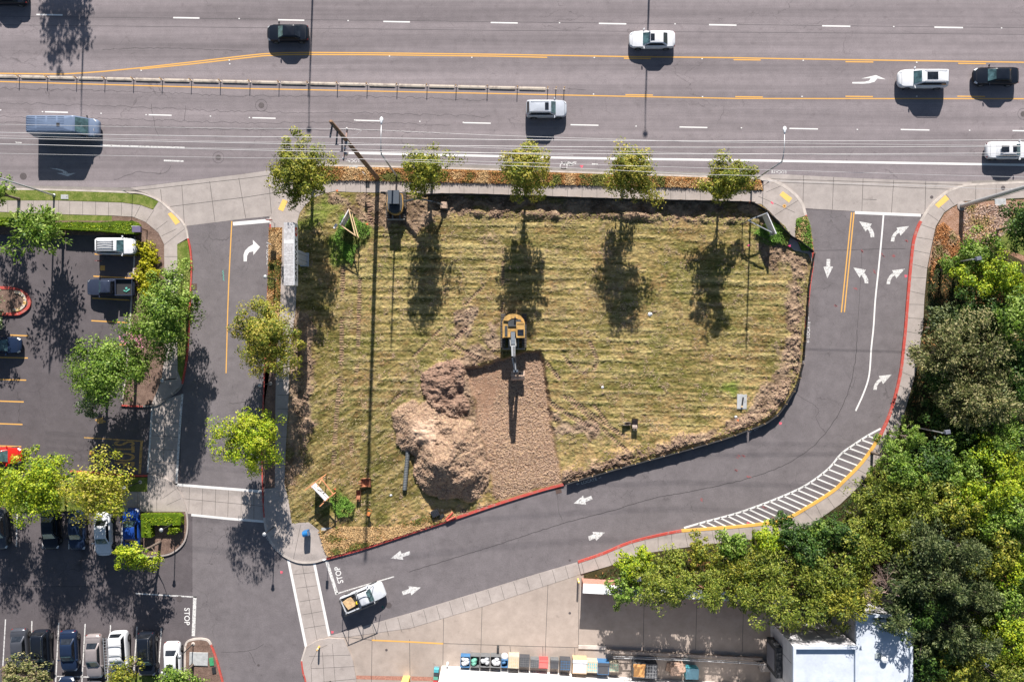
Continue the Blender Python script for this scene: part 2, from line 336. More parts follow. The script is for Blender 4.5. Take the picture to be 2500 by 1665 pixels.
pave([(661,537),(664,520),(676,500),(690,478),(705,462),(722,451),(760,446),(820,441),(1000,444),(1200,449),(1500,455),(1800,463),(1863,468),(1863,444),(1880,441),(1900,450),(1930,468),(1955,495),(1966,527),(1943,535),(1940,575),(1955,612),(1981,613),(1981,640),(1972,620),(1938,612),(1922,598),(1926,573),(1917,555),(1895,535),(1878,517),(1858,499),(1800,493),(1500,485),(1200,476),(860,470),(819,468),(794,472),(768,483),(748,499),(733,520),(727,540),(727,640),(722,762),(709,860),(704,1000),(698,1100),(695,1180),(705,1220),(713,1277),(755,1274),(779,1294),(790,1332),(800,1360),(765,1370),(732,1370),(706,1361),(686,1348),(668,1329),(656,1308),(647,1271),(645,1240),(647,1192),(672,1190),(673,1000),(675,900),(685,742),(688,640),(690,556),(661,556)],
  [[(x,443+(x-820)*.02),(x,471+(x-820)*.022)] for x in xs(809,1790,36)]+[[(700,470),(748,499)],[(680,495),(733,520)],[(1870,470),(1913,452)],[(1890,527),(1948,490)],[(1700+150,480),(1940,520)]]+[[(678,y),(706,y)] for y in xs(760,1190,34)]+[[(664,1310),(712,1277)],[(717,1365),(735,1280)]])
RK=[(2500,447),(2372,453),(2346,456),(2313,469),(2283,492),(2262,517),(2249,538),(2239,558),(2229,591),(2223,642),(2216,719),(2210,798),(2206,838),(2198,907),(2183,973),(2168,1019),(2150,1060),(2124,1101),(2096,1137),(2063,1170),(2033,1198),(1972,1237),(1918,1266),(1806,1284),(1663,1295),(1615,1304),(1538,1323),(1472,1350),(1411,1371)]
RO=[(1418,1400),(1485,1381),(1525,1367),(1577,1349),(1679,1334),(1806,1318),(1890,1311),(1960,1294),(2050,1230),(2099,1183),(2137,1132),(2188,1065),(2204,1017),(2222,953),(2239,889),(2246,833),(2252,798),(2255,732),(2262,655),(2272,604),(2283,553),(2303,520),(2321,507),(2349,492),(2500,484),(3200,500)]
jl=[]
rk=resample(smooth_line(RK),33); ro=smooth_line(RO,6)
for p in rk[6:]:
    q=min(ro,key=lambda t:math.dist(t,p)); jl.append([p,q])
pave([(3200,455)]+RK+RO,jl+[[(2500,460),(2500,484)],[(2430,452),(2430,487)],[(2380,455),(2380,490)]])
pave([(1411,1371),(1311,1400),(1000,1496),(803,1552),(830,1556),(1000,1533),(1178,1480),(1418,1401)],[[(1411-i*31.4,1371+i*9.7),(1420-i*31.4,1402+i*9.9)] for i in range(0,17)],z=.03)
pave([(747,1578),(775,1562),(803,1556),(840,1558),(862,1610),(872,1670),(885,1800),(765,1800),(748,1665),(738,1615)],[[(768,1800),(760,1620),(775,1585),(800,1572)],[(788,1590),(800,1800)],[(760,1630),(866,1625)],[(755,1600),(856,1597)],[(765,1665),(870,1655)],[(812,1570),(830,1800)]])
# --- planted beds and lawns
def bed(name,pts,m,z=.15): 
    mb=MB(); mb.slab(W2(pts),-.02,z); return st(name,mb,[M[m]])
bed('lawn',[(-3000,464),(-10,464),(150,467),(300,472),(355,478),(388,493),(375,512),(345,501),(300,495),(150,490),(-3000,485)],'lawn',.16)
bed('lawn',[(434,598),(459,586),(466,640),(464,709),(461,760),(456,850),(446,934),(435,905),(435,709)],'lawn',.16)
bed('lawn',[(-3000,519),(0,519),(158,525),(275,528),(275,540),(-3000,532)],'lawn',.13)
bed('planting_bed',[(-3000,532),(275,540),(275,528),(326,531),(357,544),(388,570),(402,598),(403,709),(403,870),(395,930),(372,984),(350,990),(300,988),(312,880),(322,740),(328,640),(330,575),(-3000,553)],'mulch')
bed('planting_bed',[(352,1248),(455,1249),(458,1275),(456,1300),(448,1325),(425,1345),(400,1353),(352,1356)],'mulch')
bed('lawn',[(-200,1165),(361,1165),(361,1199),(300,1199),(300,1247),(-200,1247)],'lawn',.145)
bed('planting_bed',[(-60,704),(30,704),(52,710),(68,722),(74,738),(68,752),(54,762),(30,765),(-60,765)],'mulch')
bed('dry_verge',[(720,425),(722,411),(800,407),(1200,417),(1500,427),(1800,437),(1856,441),(1862,466),(1800,461),(1500,453),(1200,447),(1000,442),(820,439),(760,444),(722,449)],'dry',.15)
bed('dry_verge',[(658,557),(690,557),(688,640),(685,742),(675,900),(660,900),(645,1000),(648,800),(654,700)],'dry',.15)
bed('planting_bed',[(648,900),(675,900),(673,1000),(672,1190),(647,1190),(642,1070)],'mulch',.15)
bed('lawn',[(1943,536),(1966,528),(1975,560),(1981,612),(1957,613),(1941,576)],'lawn',.17)
bed('planting_bed',[(453,1572),(460,1562),(485,1558),(508,1561),(520,1575),(532,1620),(545,1670),(570,1800),(452,1800)],'mulch',.15)
bed('planting_bed',[(130,1640),(136,1800),(6,1800),(6,1625)],'mulch',.12); bed('lawn',[(330,1648),(383,1650),(383,1800),(225,1800),(250,1665)],'lawn',.12)
# forest floor east and south of the access road
bed('forest_floor',[(3200,501),(2500,485),(2349,493),(2321,508),(2303,521),(2284,554),(2273,605),(2263,656),(2256,733),(2253,799),(2247,834),(2240,890),(2223,954),(2205,1018),(2189,1066),(2138,1133),(2100,1184),(2051,1231),(1961,1295),(1890,1312),(1806,1319),(1679,1335),(1577,1350),(1525,1368),(1485,1382),(1425,1402),(1425,1412),(1870,1436),(2036,1440),(2170,1440),(2170,1900),(3200,1900)],'soil',.13)
mb=MB(); mb.poly(W2([(2349,494),(2500,488),(2500,640),(2420,600),(2340,640),(2280,640),(2264,655),(2273,606),(2285,555),(2304,522),(2322,509)]),.136); st('bark_mulch',mb,[M['barkbed']])
mb=MB(); mb.poly(W2([(2470,525),(2600,520),(2600,640),(2500,625),(2420,600)]),.142); st('lawn',mb,[M['lawn']])
# --- kerbs (painted stretches are stretches of their own)
def kerb(pts,m,off=0,h=.15,wd=.17,n=4):
    mb=MB(); kerbmb(mb,W2(smooth_line(pts,n)),wd,-.02,h); st('kerb',mb,[M[m]])
kerb([(-400,461),(0,462.5),(150,465),(300,470),(340,472),(365,479),(388,490),(405,503),(422,519),(445,542),(456,562),(460,583)],'kerb',h=.165)
kerb([(460,583),(466,612),(468.5,650),(467,700),(464,760),(460,840),(456,880),(450,915),(446,937)],'redk',h=.175)
kerb([(446,937),(437,952),(418,966),(400,978),(383,988),(350,992)],'gutter',h=.16)
kerb([(350,992),(325,991),(298,989)],'redk',h=.165); kerb([(298,989),(310,900),(322,740),(329,640),(330,578)],'kerb',h=.16)
kerb([(-60,703),(15,703),(38,706),(58,714),(70,728),(74,741),(68,753),(54,763),(36,767),(-60,767)],'redk',h=.2,wd=.3)
kerb([(362,1160),(390,1164),(415,1174),(434,1195),(447,1220),(456,1250),(459,1275),(457,1302),(448,1326),(426,1346),(400,1355),(352,1358)],'conc2',h=.16)
kerb([(172,1150),(230,1153),(300,1160),(352,1161),(362,1160)],'redk',h=.16)
kerb([(705,411),(722,409),(800,405),(1200,415),(1500,425),(1800,435),(1855,437)],'kerb',h=.165)
kerb([(1855,437),(1880,441),(1900,449),(1930,467),(1955,494),(1966,526)],'kerb',h=.15,wd=.3)
kerb([(1966,526),(1975,558),(1981,595),(1984,622),(1983,650),(1976,700),(1970,760),(1966,800)],'redk',h=.175,wd=.2)
kerb([(661,530),(661,548)],'kerb',h=.15); kerb([(661,548),(659,600),(656,680),(652,780),(648,880)],'redk',h=.17,wd=.14)
kerb([(648,880),(643,1000),(641,1100),(642,1200),(646,1262)],'redk',h=.16,wd=.14)
kerb([(646,1262),(650,1290),(656,1308),(668,1330),(686,1349),(706,1362),(732,1371),(765,1371),(798,1362)],'kerb',h=.15,wd=.24)
kerb([(798,1362),(883,1339),(1000,1301),(1115,1263),(1222,1227),(1321,1196),(1376,1182)],'redk',h=.17,wd=.28)
kerb([(2500,446),(2372,452),(2346,456),(2313,469),(2283,492),(2262,517),(2247,541)],'kerb',h=.15,wd=.25)
kerb([(2247,541),(2239,558),(2229,591),(2223,642),(2216,719),(2210,798),(2206,838),(2198,907),(2183,973),(2168,1019),(2149,1061)],'redk',h=.165,wd=.3)
kerb([(2149,1061),(2124,1101),(2096,1137),(2063,1170),(2033,1198),(1972,1237),(1918,1266),(1860,1278),(1806,1284),(1730,1290),(1663,1295)],'yelk',h=.165,wd=.3)
kerb([(1663,1295),(1615,1304),(1538,1323),(1472,1350),(1411,1371)],'redk',h=.165,wd=.26)
kerb([(747,1578),(740,1602),(737,1612)],'kerb',h=.155); kerb([(737,1612),(741,1642),(748,1668),(765,1800)],'redk',h=.165)
kerb([(452,1800),(453,1600),(454,1575),(461,1563),(485,1558),(507,1561),(516,1572)],'kerb',h=.165,wd=.2); kerb([(516,1572),(530,1610),(545,1665),(570,1750)],'redk',h=.165,wd=.2)
# tactile ramps
for i,q in enumerate([[(411,523),(421,518),(441,543),(430,550)],[(691,487),(704,492),(692,517),(680,512)],[(1902,477),(1910,468),(1933,485),(1925,496)],[(2281,501),(2306,477),(2316,487),(2290,509)]]):
    mb=MB(); mb.poly(W2(q),.147); st('tactile_ramp',mb,[M['tact']])
# blocks ringing the small island
mb=MB()
for k in range(9):
    a=PI/2*.9-k*PI*.95/8; cx_,cy_=40+24*math.cos(a),735-22*math.sin(a); mb.box(P(cx_,cy_,.15),(.42,.3,.12),a+PI/2)
tag(mb.build('edging_blocks',[worn('edge_block',(.55,.36,.12),(.5,.45,.4),.5,2)]),'curved row of yellow and pale edging blocks inside the red kerb','edging')
# ================================================================ MARKINGS
def mk(name,mb,m): return st(name,mb,[M[m]])
def line(name,pts,wd,m,z=.011): mb=MB(); ribbon(mb,W2(pts),wd,z); return mk(name,mb,m)
mb=MB()
for x0,x1,y in ((89,153,37),(423,487,44.6),(679,743,50),(936,1001,54),(1198,1264,56.6),(1462,1529,58.8),(1731,1798,62),(2007,2076,64.7),(2281,2351,68)): ribbon(mb,W2([(x0,y-.6),(x1,y+.6)]),.15,.0085)
for x0,x1,y in ((110,166,274.5),(363,419,281.6),(616,673,289),(868,928,295),(1131,1198,301),(1393,1461,306),(1659,1727,311.5),(1927,1997,315),(2199,2269,317.6),(2472,2540,320.3)): ribbon(mb,W2([(x0,y-.7),(x1,y+.7)]),.13,.0085)
mk('lane_dashes',mb,'white')
line('edge_line',[(851,374),(1200,381.5),(1330,385),(1500,388),(1853,392.5),(2300,400),(2600,405)],.24,'white',.0085)
line('edge_line',[(245,355.5),(300,357.5),(451,361.5)],.2,'whiteworn',.0085); line('edge_line',[(400,392.5),(448,394.2)],.17,'whiteworn',.0085)
line('yellow_line',[(-3000,175),(0,180),(153,181.6),(204,178.8),(255,175),(342,166.5),(470,152),(600,136.8),(640,132.6),(690,129.8),(753,129),(906,130),(1200,133.4),(1521,139),(1800,142),(1900,144),(2500,153),(5000,190)],.13,'yellow',.0085)
line('yellow_line',[(342,169.8),(470,157),(600,142),(640,137.5),(690,134.6),(753,134),(906,134.6),(1200,138),(1336,141)],.13,'yellow',.0085)
line('yellow_line',[(-3000,195),(0,200),(600,217),(1200,229),(1525,236),(1800,241.3),(2500,241.8),(5000,250)],.12,'yellow',.0085)
mb=MB()
for x0,x1,y in ((1523,1589,143.6),(1791,1857,147),(2064,2132,152),(2339,2407,156),(1527,1594,232.6),(1795,1862,237.3),(2064,2131,236.4),(2337,2405,236.2)): ribbon(mb,W2([(x0,y-.4),(x1,y+.4)]),.13,.0085)
mk('yellow_dashes',mb,'yellow')
mb=MB()                                          # reflective studs
for a,b_ in ((584,46.5),(850,51.5),(1366,57),(1648,59.5),(2182,66),(2445,69.5),(951,138),(1152,141),(1451,141.5),(1714,144.5),(1961,148.5),(2238,153),(1449,230.7),(1715,237),(1958,236.5),(2238,236),(2,269.5),(247,277.6),(514,284.5),(1025,297.3),(1553,308.8),(1810,313),(2093,317),(2367,319),(104,273.7),(357,281),(609,288),(866,294),(1131,299.5),(560,148),(561,157),(345,173)):
    mb.box(P(a,b_,.004),(.14,.12,.02))
mk('road_studs',mb,'white')
def zp(name,ox,oy,pts,m,z=.011): mb=MB(); mb.poly(W2(Z(ox,oy,pts)),z); return mk(name,mb,m)
LT=[(775,553),(895,575),(878,603),(905,635),(918,670),(918,705),(884,705),(880,675),(866,645),(850,625),(836,652)]
RT=[(1253,597),(1170,690),(1158,660),(1135,675),(1115,705),(1110,745),(1076,743),(1085,700),(1105,665),(1140,633),(1130,612)]
for dx,dy in ((0,0),(-57,440)): zp('lane_arrow',1900,400,[(a+dx,b_+dy) for a,b_ in LT],'whiteworn')
for dx,dy in ((0,0),(-41,408),(-168,1418)): zp('lane_arrow',1900,400,[(a+dx,b_+dy) for a,b_ in RT],'whiteworn')
zp('lane_arrow',1900,400,[(463,913),(497,913),(497,985),(525,985),(470,1097),(432,985),(460,985)],'whiteworn')
zp('lane_arrow',500,500,[(372,543),(371,480),(385,440),(420,405),(463,380),(460,337),(529,405),(465,482),(465,447),(425,455),(405,490),(402,543)],'white')
zp('lane_arrow',1000,1000,[(1570,895),(1660,820),(1672,848),(1738,823),(1750,855),(1682,882),(1688,907)],'whiteworn')
zp('lane_arrow',1000,1000,[(1707,1212),(1758,1190),(1750,1167),(1868,1173),(1787,1253),(1775,1230),(1720,1252)],'whiteworn')
zp('lane_arrow',500,1265,[(1780,382),(1872,307),(1883,338),(1960,312),(1966,345),(1893,370),(1900,395)],'whiteworn')
zp('lane_arrow',500,1265,[(1886,700),(1955,673),(1950,648),(2067,660),(1977,735),(1968,710),(1897,734)],'whiteworn')
zp('lane_arrow',1900,0,[(708,789),(708,803),(810,805),(870,800),(920,787),(940,765),(945,755),(1030,763),(935,722),(795,755),(885,752),(870,775),(830,786)],'white',.0085)
zp('lane_arrow',0,380,[(460,120),(545,125),(600,138),(640,155),(650,172),(728,168),(648,200),(540,168),(605,168),(600,155),(560,140)],'whiteworn',.0085)
zp('lane_arrow',0,1000,[(905,95),(990,68),(985,100),(1020,115),(980,130),(945,135)],'yellowfaint')
line('stop_bar',[(569,547),(660,539)],.4,'white',.0115); line('stop_bar',[(2087,519.5),(2248,526)],.3,'white',.0115)
line('centre_line',[(566,540),(563,600),(559,680),(556,760),(552,911)],.12,'yellow')
line('centre_line',[(2079,519),(2054,763)],.13,'yellow'); line('centre_line',[(2085,519),(2061.5,762)],.13,'yellow')
line('lane_line',smooth_line([(2157,524),(2152.5,578),(2145,655),(2137,731),(2132.6,798),(2127,851),(2122,915),(2109,958),(2088.8,1003)]),.17,'white')
line('crossing_line',[(371.5,995),(366,1080),(360.5,1153)],.2,'whiteworn',.0155); line('crossing_line',[(445,962),(438,1060),(430.5,1184)],.24,'whiteworn',.0155); line('crossing_line',[(428,1182.5),(500,1188.5),(642,1199.5)],.28,'white',.0155)
line('crossing_line',[(467,1256.5),(560,1266),(648,1273)],.26,'white',.0155)
line('crossing_line',[(704,1366),(747,1577)],.28,'white',.0155); line('crossing_line',[(767,1373),(804,1552)],.28,'white',.0155)
line('stop_bar',[(797,1368),(823,1451)],.34,'whiteworn'); line('lane_line',[(821,1449),(870,1434),(962,1407)],.13,'whiteworn')
line('yellow_line',[(908,1562),(1000,1566),(1082,1570.5)],.16,'yellow',.0145)
line('lane_line',[(331,1448),(480,1457)],.14,'whiteworn'); line('stop_bar',[(476,1455),(472,1552)],.36,'whiteworn')
line('yellow_line',[(205,1068),(352,1077)],.12,'yellowfaint',.011); line('stop_bar',[(346,1076),(341,1156)],.28,'yellowfaint',.0115)
mb=MB()
for a in ([(231,620.5),(329,625)],[(228,674.5),(325,679.5)],[(225,728),(316,733)],[(223,783),(315,788)],[(290,841),(322,842.5)],[(25,818),(70,820)],[(-60,871),(68,874)],[(-60,925),(64,928)],[(-60,977),(58,981)],[(-60,1032),(55,1036)],[(-60,1086),(52,1090)]): ribbon(mb,W2(a),.13,.004)
mb.poly(W2(Z(0,640,[(960,32),(1005,34),(1003,82),(957,80)])),.004); mb.poly(W2([(218,1101),(232,1101),(232,1110),(218,1110)]),.004)
mk('parking_lines',mb,'yellow')
mb=MB()
for a in ([(42,1245),(40,1334)],[(108,1250),(104,1338)],[(171,1250),(168,1340)],[(235,1250),(232,1345)],[(301,1248),(296,1341)],[(13.5,1511),(7,1625)],[(78,1515),(75,1622)],[(143.5,1519),(136,1665)],[(208,1522),(200,1665)],[(270,1525),(262,1665)],[(334.5,1529),(327,1637)],[(394,1533),(387,1640)],[(137,1650),(225,1652)]): ribbon(mb,W2(a),.12,.004)
mk('parking_lines',mb,'whiteworn')
# hatched gore
mb=MB(); wl=smooth_line([(1670,1288),(1722,1273),(1793,1254),(1857,1232),(1929,1203),(1977,1178),(2023,1143),(2051,1110),(2074,1092),(2117,1064),(2150,1046)],6); ribbon(mb,W2(wl),.2,.011)
yk=smooth_line([(2149,1061),(2124,1101),(2096,1137),(2063,1170),(2033,1198),(1972,1237),(1918,1266),(1860,1278),(1806,1284),(1730,1290),(1663,1295)],6)
def hit(p,d_):
    best=None
    for a,b_ in zip(yk,yk[1:]):
        den=d_[0]*(b_[1]-a[1])-d_[1]*(b_[0]-a[0])
        if abs(den)<1e-9: continue
        t=((a[0]-p[0])*(b_[1]-a[1])-(a[1]-p[1])*(b_[0]-a[0]))/den; u=((a[0]-p[0])*d_[1]-(a[1]-p[1])*d_[0])/den
        if t>0 and 0<=u<=1 and (best is None or t<best): best=t
    return best
rs=resample(wl,18.2)
for i,p in enumerate(rs[2:-1]):
    an=R(27-9*i/len(rs)); t=hit(p,(math.cos(an),math.sin(an)))
    if t and t>6: ribbon(mb,W2([p,(p[0]+math.cos(an)*(t-4),p[1]+math.sin(an)*(t-4))]),.15,.011)
mk('hatched_marking',mb,'white')
# bike symbol, red triangle
mb=MB()
for cx_,cy_ in ((1376,406),(1377,391)): ribbon(mb,W2([(cx_+8.5*math.cos(k*PI/10),cy_+7.5*math.sin(k*PI/10)) for k in (range(0,21) if cy_>400 else range(2,9))]),.09,.0085)
for a in ([(1376,404),(1384,396),(1395,398),(1400,403),(1386,403)],[(1384,396),(1390,405),(1396,400)],[(1395,398),(1407,396),(1404,401)],[(1392,404),(1399,404)]): ribbon(mb,W2(a),.12,.0085)
mb.poly(W2([(1445,399),(1459,400),(1459,403.5),(1445,403)]),.0085)
mb.poly(W2([(37,347),(53,348),(53,350),(40,350)]),.0085); mk('bike_symbol',mb,'whiteworn')
M['pinkp']=paint('pink_spray',(.6,.1,.14),.9,var=.3); M['redp']=worn('faint_red_spray',(.3,.1,.1),(.13,.11,.115),.42,8); M['greenp']=paint('green_spray',(.1,.38,.3),.9)
mb=MB(); mb.poly(W2([(1415,404),(1425,404),(1420,411.5)]),.0085); 
for a,b_ in ((687,1396),(811,1542),(1826,1277),(2211,674),(1905,1033)): mb.poly(W2([(a-3,b_-3),(a+4,b_-2),(a+3,b_+3),(a-2,b_+4)]),.012)
mb.poly(W2([(1882,492),(1888,497),(1886,500),(1880,496)]),.146); mk('pink_spray',mb,'pinkp')
mb=MB()
for a,b_ in ((2213,591),(2108,615),(2156,622),(2179,627),(2137,664),(2089,707),(2040,747),(1815,1111),(1801,1115),(1829,1163),(1795,1148),(1866,1236),(1885,1265),(1716,1220)):
    for k in range(3): x=a+rnd.uniform(-4,4); y=b_+rnd.uniform(-4,4); ribbon(mb,W2([(x-2.5,y-2),(x+3,y+2)]),.07,.012)
mk('red_spray',mb,'redp')
mb=MB()
for x,y in ((546,660),(935,1478)):
    px=x;py=y
    for k in range(8): 
        ribbon(mb,W2([(px,py),(px+(3.5 if k%2 else -3),py+3.2)]),.06,.012); px+=3.5 if k%2 else -3; py+=3.2 if x<600 else .4
mk('green_spray',mb,'greenp')
mb=MB(); 
for k in range(8): ribbon(mb,W2([(1914,504),(1914+5*math.cos(k*.785),504+5*math.sin(k*.785))]),.07,.146)
mk('yellow_spray',mb,'yellow')
def text(name,s_,x,y,rot,hgt,m,z=.012,stretch=1.0,parent=None,rotm=None,loc=None):
    cu=bpy.data.curves.new(name,'FONT'); cu.body=s_; cu.size=1; cu.align_x='CENTER'; cu.align_y='CENTER'; cu.offset=.012
    t=bpy.data.objects.new(name,cu); me=bpy.data.meshes.new_from_object(t); bpy.data.objects.remove(t)
    o=bpy.data.objects.new(name,me); C.objects.link(o); me.materials.clear(); me.materials.append(M[m])
    vs_=[v.co for v in me.vertices]; hh=max(v.y for v in vs_)-min(v.y for v in vs_); k=hgt/hh
    for v in me.vertices: v.co=(v.co.x*k*stretch,v.co.y*k,0)
    if rotm is None: o.rotation_euler=(0,0,R(rot)); o.location=P(x,y,z)
    else: o.rotation_euler=rotm; o.location=loc
    if parent: o.parent=parent
    return o
def mtext(*a,**k): return tag(text(*a,**k),kind='structure')
mtext('stop_lettering','STOP',301,1108,-90,2.25,'yellowfaint',stretch=.38)
mtext('stop_lettering','STOP',456,1504,-90,.6,'white',stretch=.95); mtext('stop_lettering','STOP',828,1403,104,.62,'white',stretch=.9)
for s_,x,y,r_,h_ in (('\u2190 LOCATE \u2192',653.5,628,-90,.32),('\u2190 LOCATE \u2192',1438,1174,15,.34),('\u2190 LOCATE \u2192',1857,1039,30,.34),('\u2190 LOCATE \u2192',661,1324,-57,.3),('\u2190 LOCATE \u2192',860,1351,14,.26),('\u2190 LOCATE \u2192',1974,805,88,.34),('LOCATE \u2192',1895,420,178,.32),('\u2190 LOCA-',868,393,181,.34)):
    mtext('spray_lettering','LOCATE' if False else s_,x,y,r_,h_,'whiteworn',z=.012)
# long cracks
def crackline(pts,wd,amp,seed,z=.0105):
    r_=random.Random(seed); q=resample(smooth_line(pts),9); q=[(a+r_.uniform(-amp,amp),b_+r_.uniform(-amp,amp)) for a,b_ in q]
    mb=MB(); ribbon(mb,W2(q),wd,z); mk('crack',mb,'crack')
crackline([(1000,1395),(1180,1340),(1375,1277),(1480,1250),(1600,1215),(1666,1203),(1806,1173),(1908,1138),(1985,1089),(2036,1028),(2069,962),(2087,888),(2093,800)],.055,1.0,1)
crackline([(2093,800),(2100,700),(2104,610)],.03,.5,2); crackline([(1985,612),(2060,611),(2140,608),(2215,607)],.035,.4,3)
crackline([(1360,1190),(1363,1240),(1375,1277)],.03,1.2,4); crackline([(1945,962),(2000,1000),(1990,1020),(2018,1060)],.028,1.5,5)
for i,(y0,sl) in enumerate(((216,.026),(252,.03),(285,.02),(300,.024))): crackline([(0 if i else -20,y0),(300,y0+300*sl),(600,y0+600*sl+3),(900,y0+900*sl-3),(1200 if i<2 else 1100,y0+1150*sl)],.03,3.0,10+i,.0075)
for i,pp in enumerate(([(370,255),(376,300),(390,340)],[(455,260),(450,300)],[(280,440),(340,420),(400,426),(420,400)],[(250,122),(380,118),(600,126)],[(1385,216),(1430,222)],[(540,1590),(610,1588),(650,1570)],[(608,1588),(625,1620)],[(560,985),(620,980)],[(0,1427),(110,1431),(220,1432)])): crackline(pp,.035,1.5,30+i,.0105 if i>5 else .0075)
for i,(y0,y1,x1) in enumerate(((45,57,2500),(66,73,2500))): line('sealed_joint',[(-50,y0-5),(1200,y0+9),(x1,y1+12)],.035,'sealant',.0072)
# drains & manholes
def manhole(x,y,r,label,z=.006,ring=True):
    mb=MB(); mb.lathe(P(x,y,0),[(r,z+.003),(r*.94,z+.006),(r*.9,z+.004),(.02,z+.0045)],24)
    e=empty('manhole_cover',(0,0,0),0,label,'manhole cover'); e.location=P(x,y,0)
    o=mb.build('cover',[M['manh']],e); o.location=-P(x,y,0)
    if ring: 
        mb=MB(); ribbon(mb,[(P(x,y)[0]+r*2*math.cos(k*PI/14),P(x,y)[1]+r*2*math.sin(k*PI/14)) for k in range(29)],.03,z+.003); o=mb.build('ring_joint',[M['crack']],e); o.location=-P(x,y,0)
M['manh']=paint('cast_iron',(.10,.085,.085),.7,.3,var=.3,vs=14)
manhole(638,258,.32,'round manhole cover in the lane below the traffic posts')
manhole(533,385,.3,'manhole cover with a patched ring near the left driveway'); manhole(57,431,.38,'round manhole cover by the kerb at the far left',ring=False)
manhole(438,1461,.32,'dark manhole cover beside the parking stop line',z=.014,ring=False); manhole(949,1477,.33,'manhole cover in front of the white work truck',z=.008,ring=False)
manhole(631,1623,.14,'tiny round cover on the asphalt left of the corner pavement',ring=False); manhole(1391,1321.5-1265+1311,.13,'tiny valve cover near the unpainted kerb end',ring=False)
manhole(943.5,1586,.14,'small valve cover below the yellow yard line',z=.012,ring=False); manhole(1391,1496,.14,'small round cover in the middle of the concrete yard',z=.012,ring=False)
manhole(2274.5,482,.18,'small cover on the right driveway apron',z=.012,ring=False); manhole(2498,279,.3,'manhole cover cut by the right edge of the photo',ring=True); manhole(2447,460,.24,'round cover in the pavement under the steel pole',z=.145,ring=False)
def grate(x,y,rz,label,z=.012):
    e=empty('drain_grate',P(x,y,z),R(rz),label,'drain grate')
    mb=MB(); mb.box((0,0,0),(.62,.62,.01)); mb.build('pit',[M['crack']],e)
    mb=MB()
    for k in range(6): mb.box((-.26+k*.104,0,.01),(.045,.58,.015))
    mb.box((0,.3,.01),(.62,.04,.016)); mb.box((0,-.3,.01),(.62,.04,.016)); mb.build('bars',[paint('rust_bars',(.14,.08,.06),.8)],e)
grate(474,700,0,'rusty drain grate against the red kerb of the left drive'); grate(1363,1196,15,'drain grate where the red kerb meets the black silt fence')
# ================================================================ CONSTRUCTION LOT TERRAIN
PIT=[(1133,899),(1175,888),(1225,876),(1270,862),(1318,856),(1326,870),(1332,920),(1340,960),(1352,1050),(1362,1110),(1371,1160),(1374,1182),(1321,1196),(1222,1227),(1200,1205),(1190,1150),(1182,1095),(1165,1030),(1150,960),(1140,925)]
g=.1; x0,x1=W2([(684,0),(1988,0)])[0][0],W2([(1988,0)])[0][0]; y1,y0=P(0,464)[1],P(0,1366)[1]
xs_=np.arange(x0,x1,g); ys_=np.arange(y0,y1,g); X,Y=np.meshgrid(xs_,ys_); PX=X*S+CX; PY=CY-Y*S
inside=inpoly(X,Y,lotw); ed=dline(X,Y,lotw+[lotw[0]])
n1=fbm(X,Y,3.0,1,5); n2=fbm(X,Y,.8,2,4); n3=fbm(X,Y,.3,3,2); nb=fbm(X,Y,9,4,3)
Wd,Wid=worley(X+.1*(fbm(X,Y,.4,7,2)-.5),Y,.27,3); Wd2,Wid2=worley(X,Y,.62,8)
# mown rows: nearly level windrows with a wander
rowc=(PY+3*np.sin(PX/210+.6)+10*(fbm(X,Y,16,9,3)-.5)+4*(fbm(X,Y,3.2,19,3)-.5)-PX*.022)/25.0
rows=np.abs(((rowc%1)-.5)*2); windrow=sstep(.5,1.05,rows+1.1*(fbm(X*.25,Y*2.2,1.0,12,4)-.5))*sstep(.3,.62,fbm(X*.5,Y,5.0,77,3))
rowmask=sstep(790,860,PX)*sstep(1110,1040,PY+.0*PX)*sstep(0,30,PY-515)
swm=sstep(1080,1000,PX)*sstep(840,960,PY)+0*X; swm=np.maximum(swm,sstep(1130,900,PX)*sstep(1130,1190,PY))
ua=R(33); SU=X*math.cos(ua)+Y*math.sin(ua); SV=-X*math.sin(ua)+Y*math.cos(ua)
streak=fbm(X*.20,Y*2.4+X*.06,.9,101,5)*(1-swm)+fbm(SU*.24,SV*2.4,.9,102,5)*swm
streak2=fbm(X*.5,Y*3.2+X*.1,.8,103,4)*(1-swm)+fbm(SU*.5,SV*3.2,.8,104,4)*swm
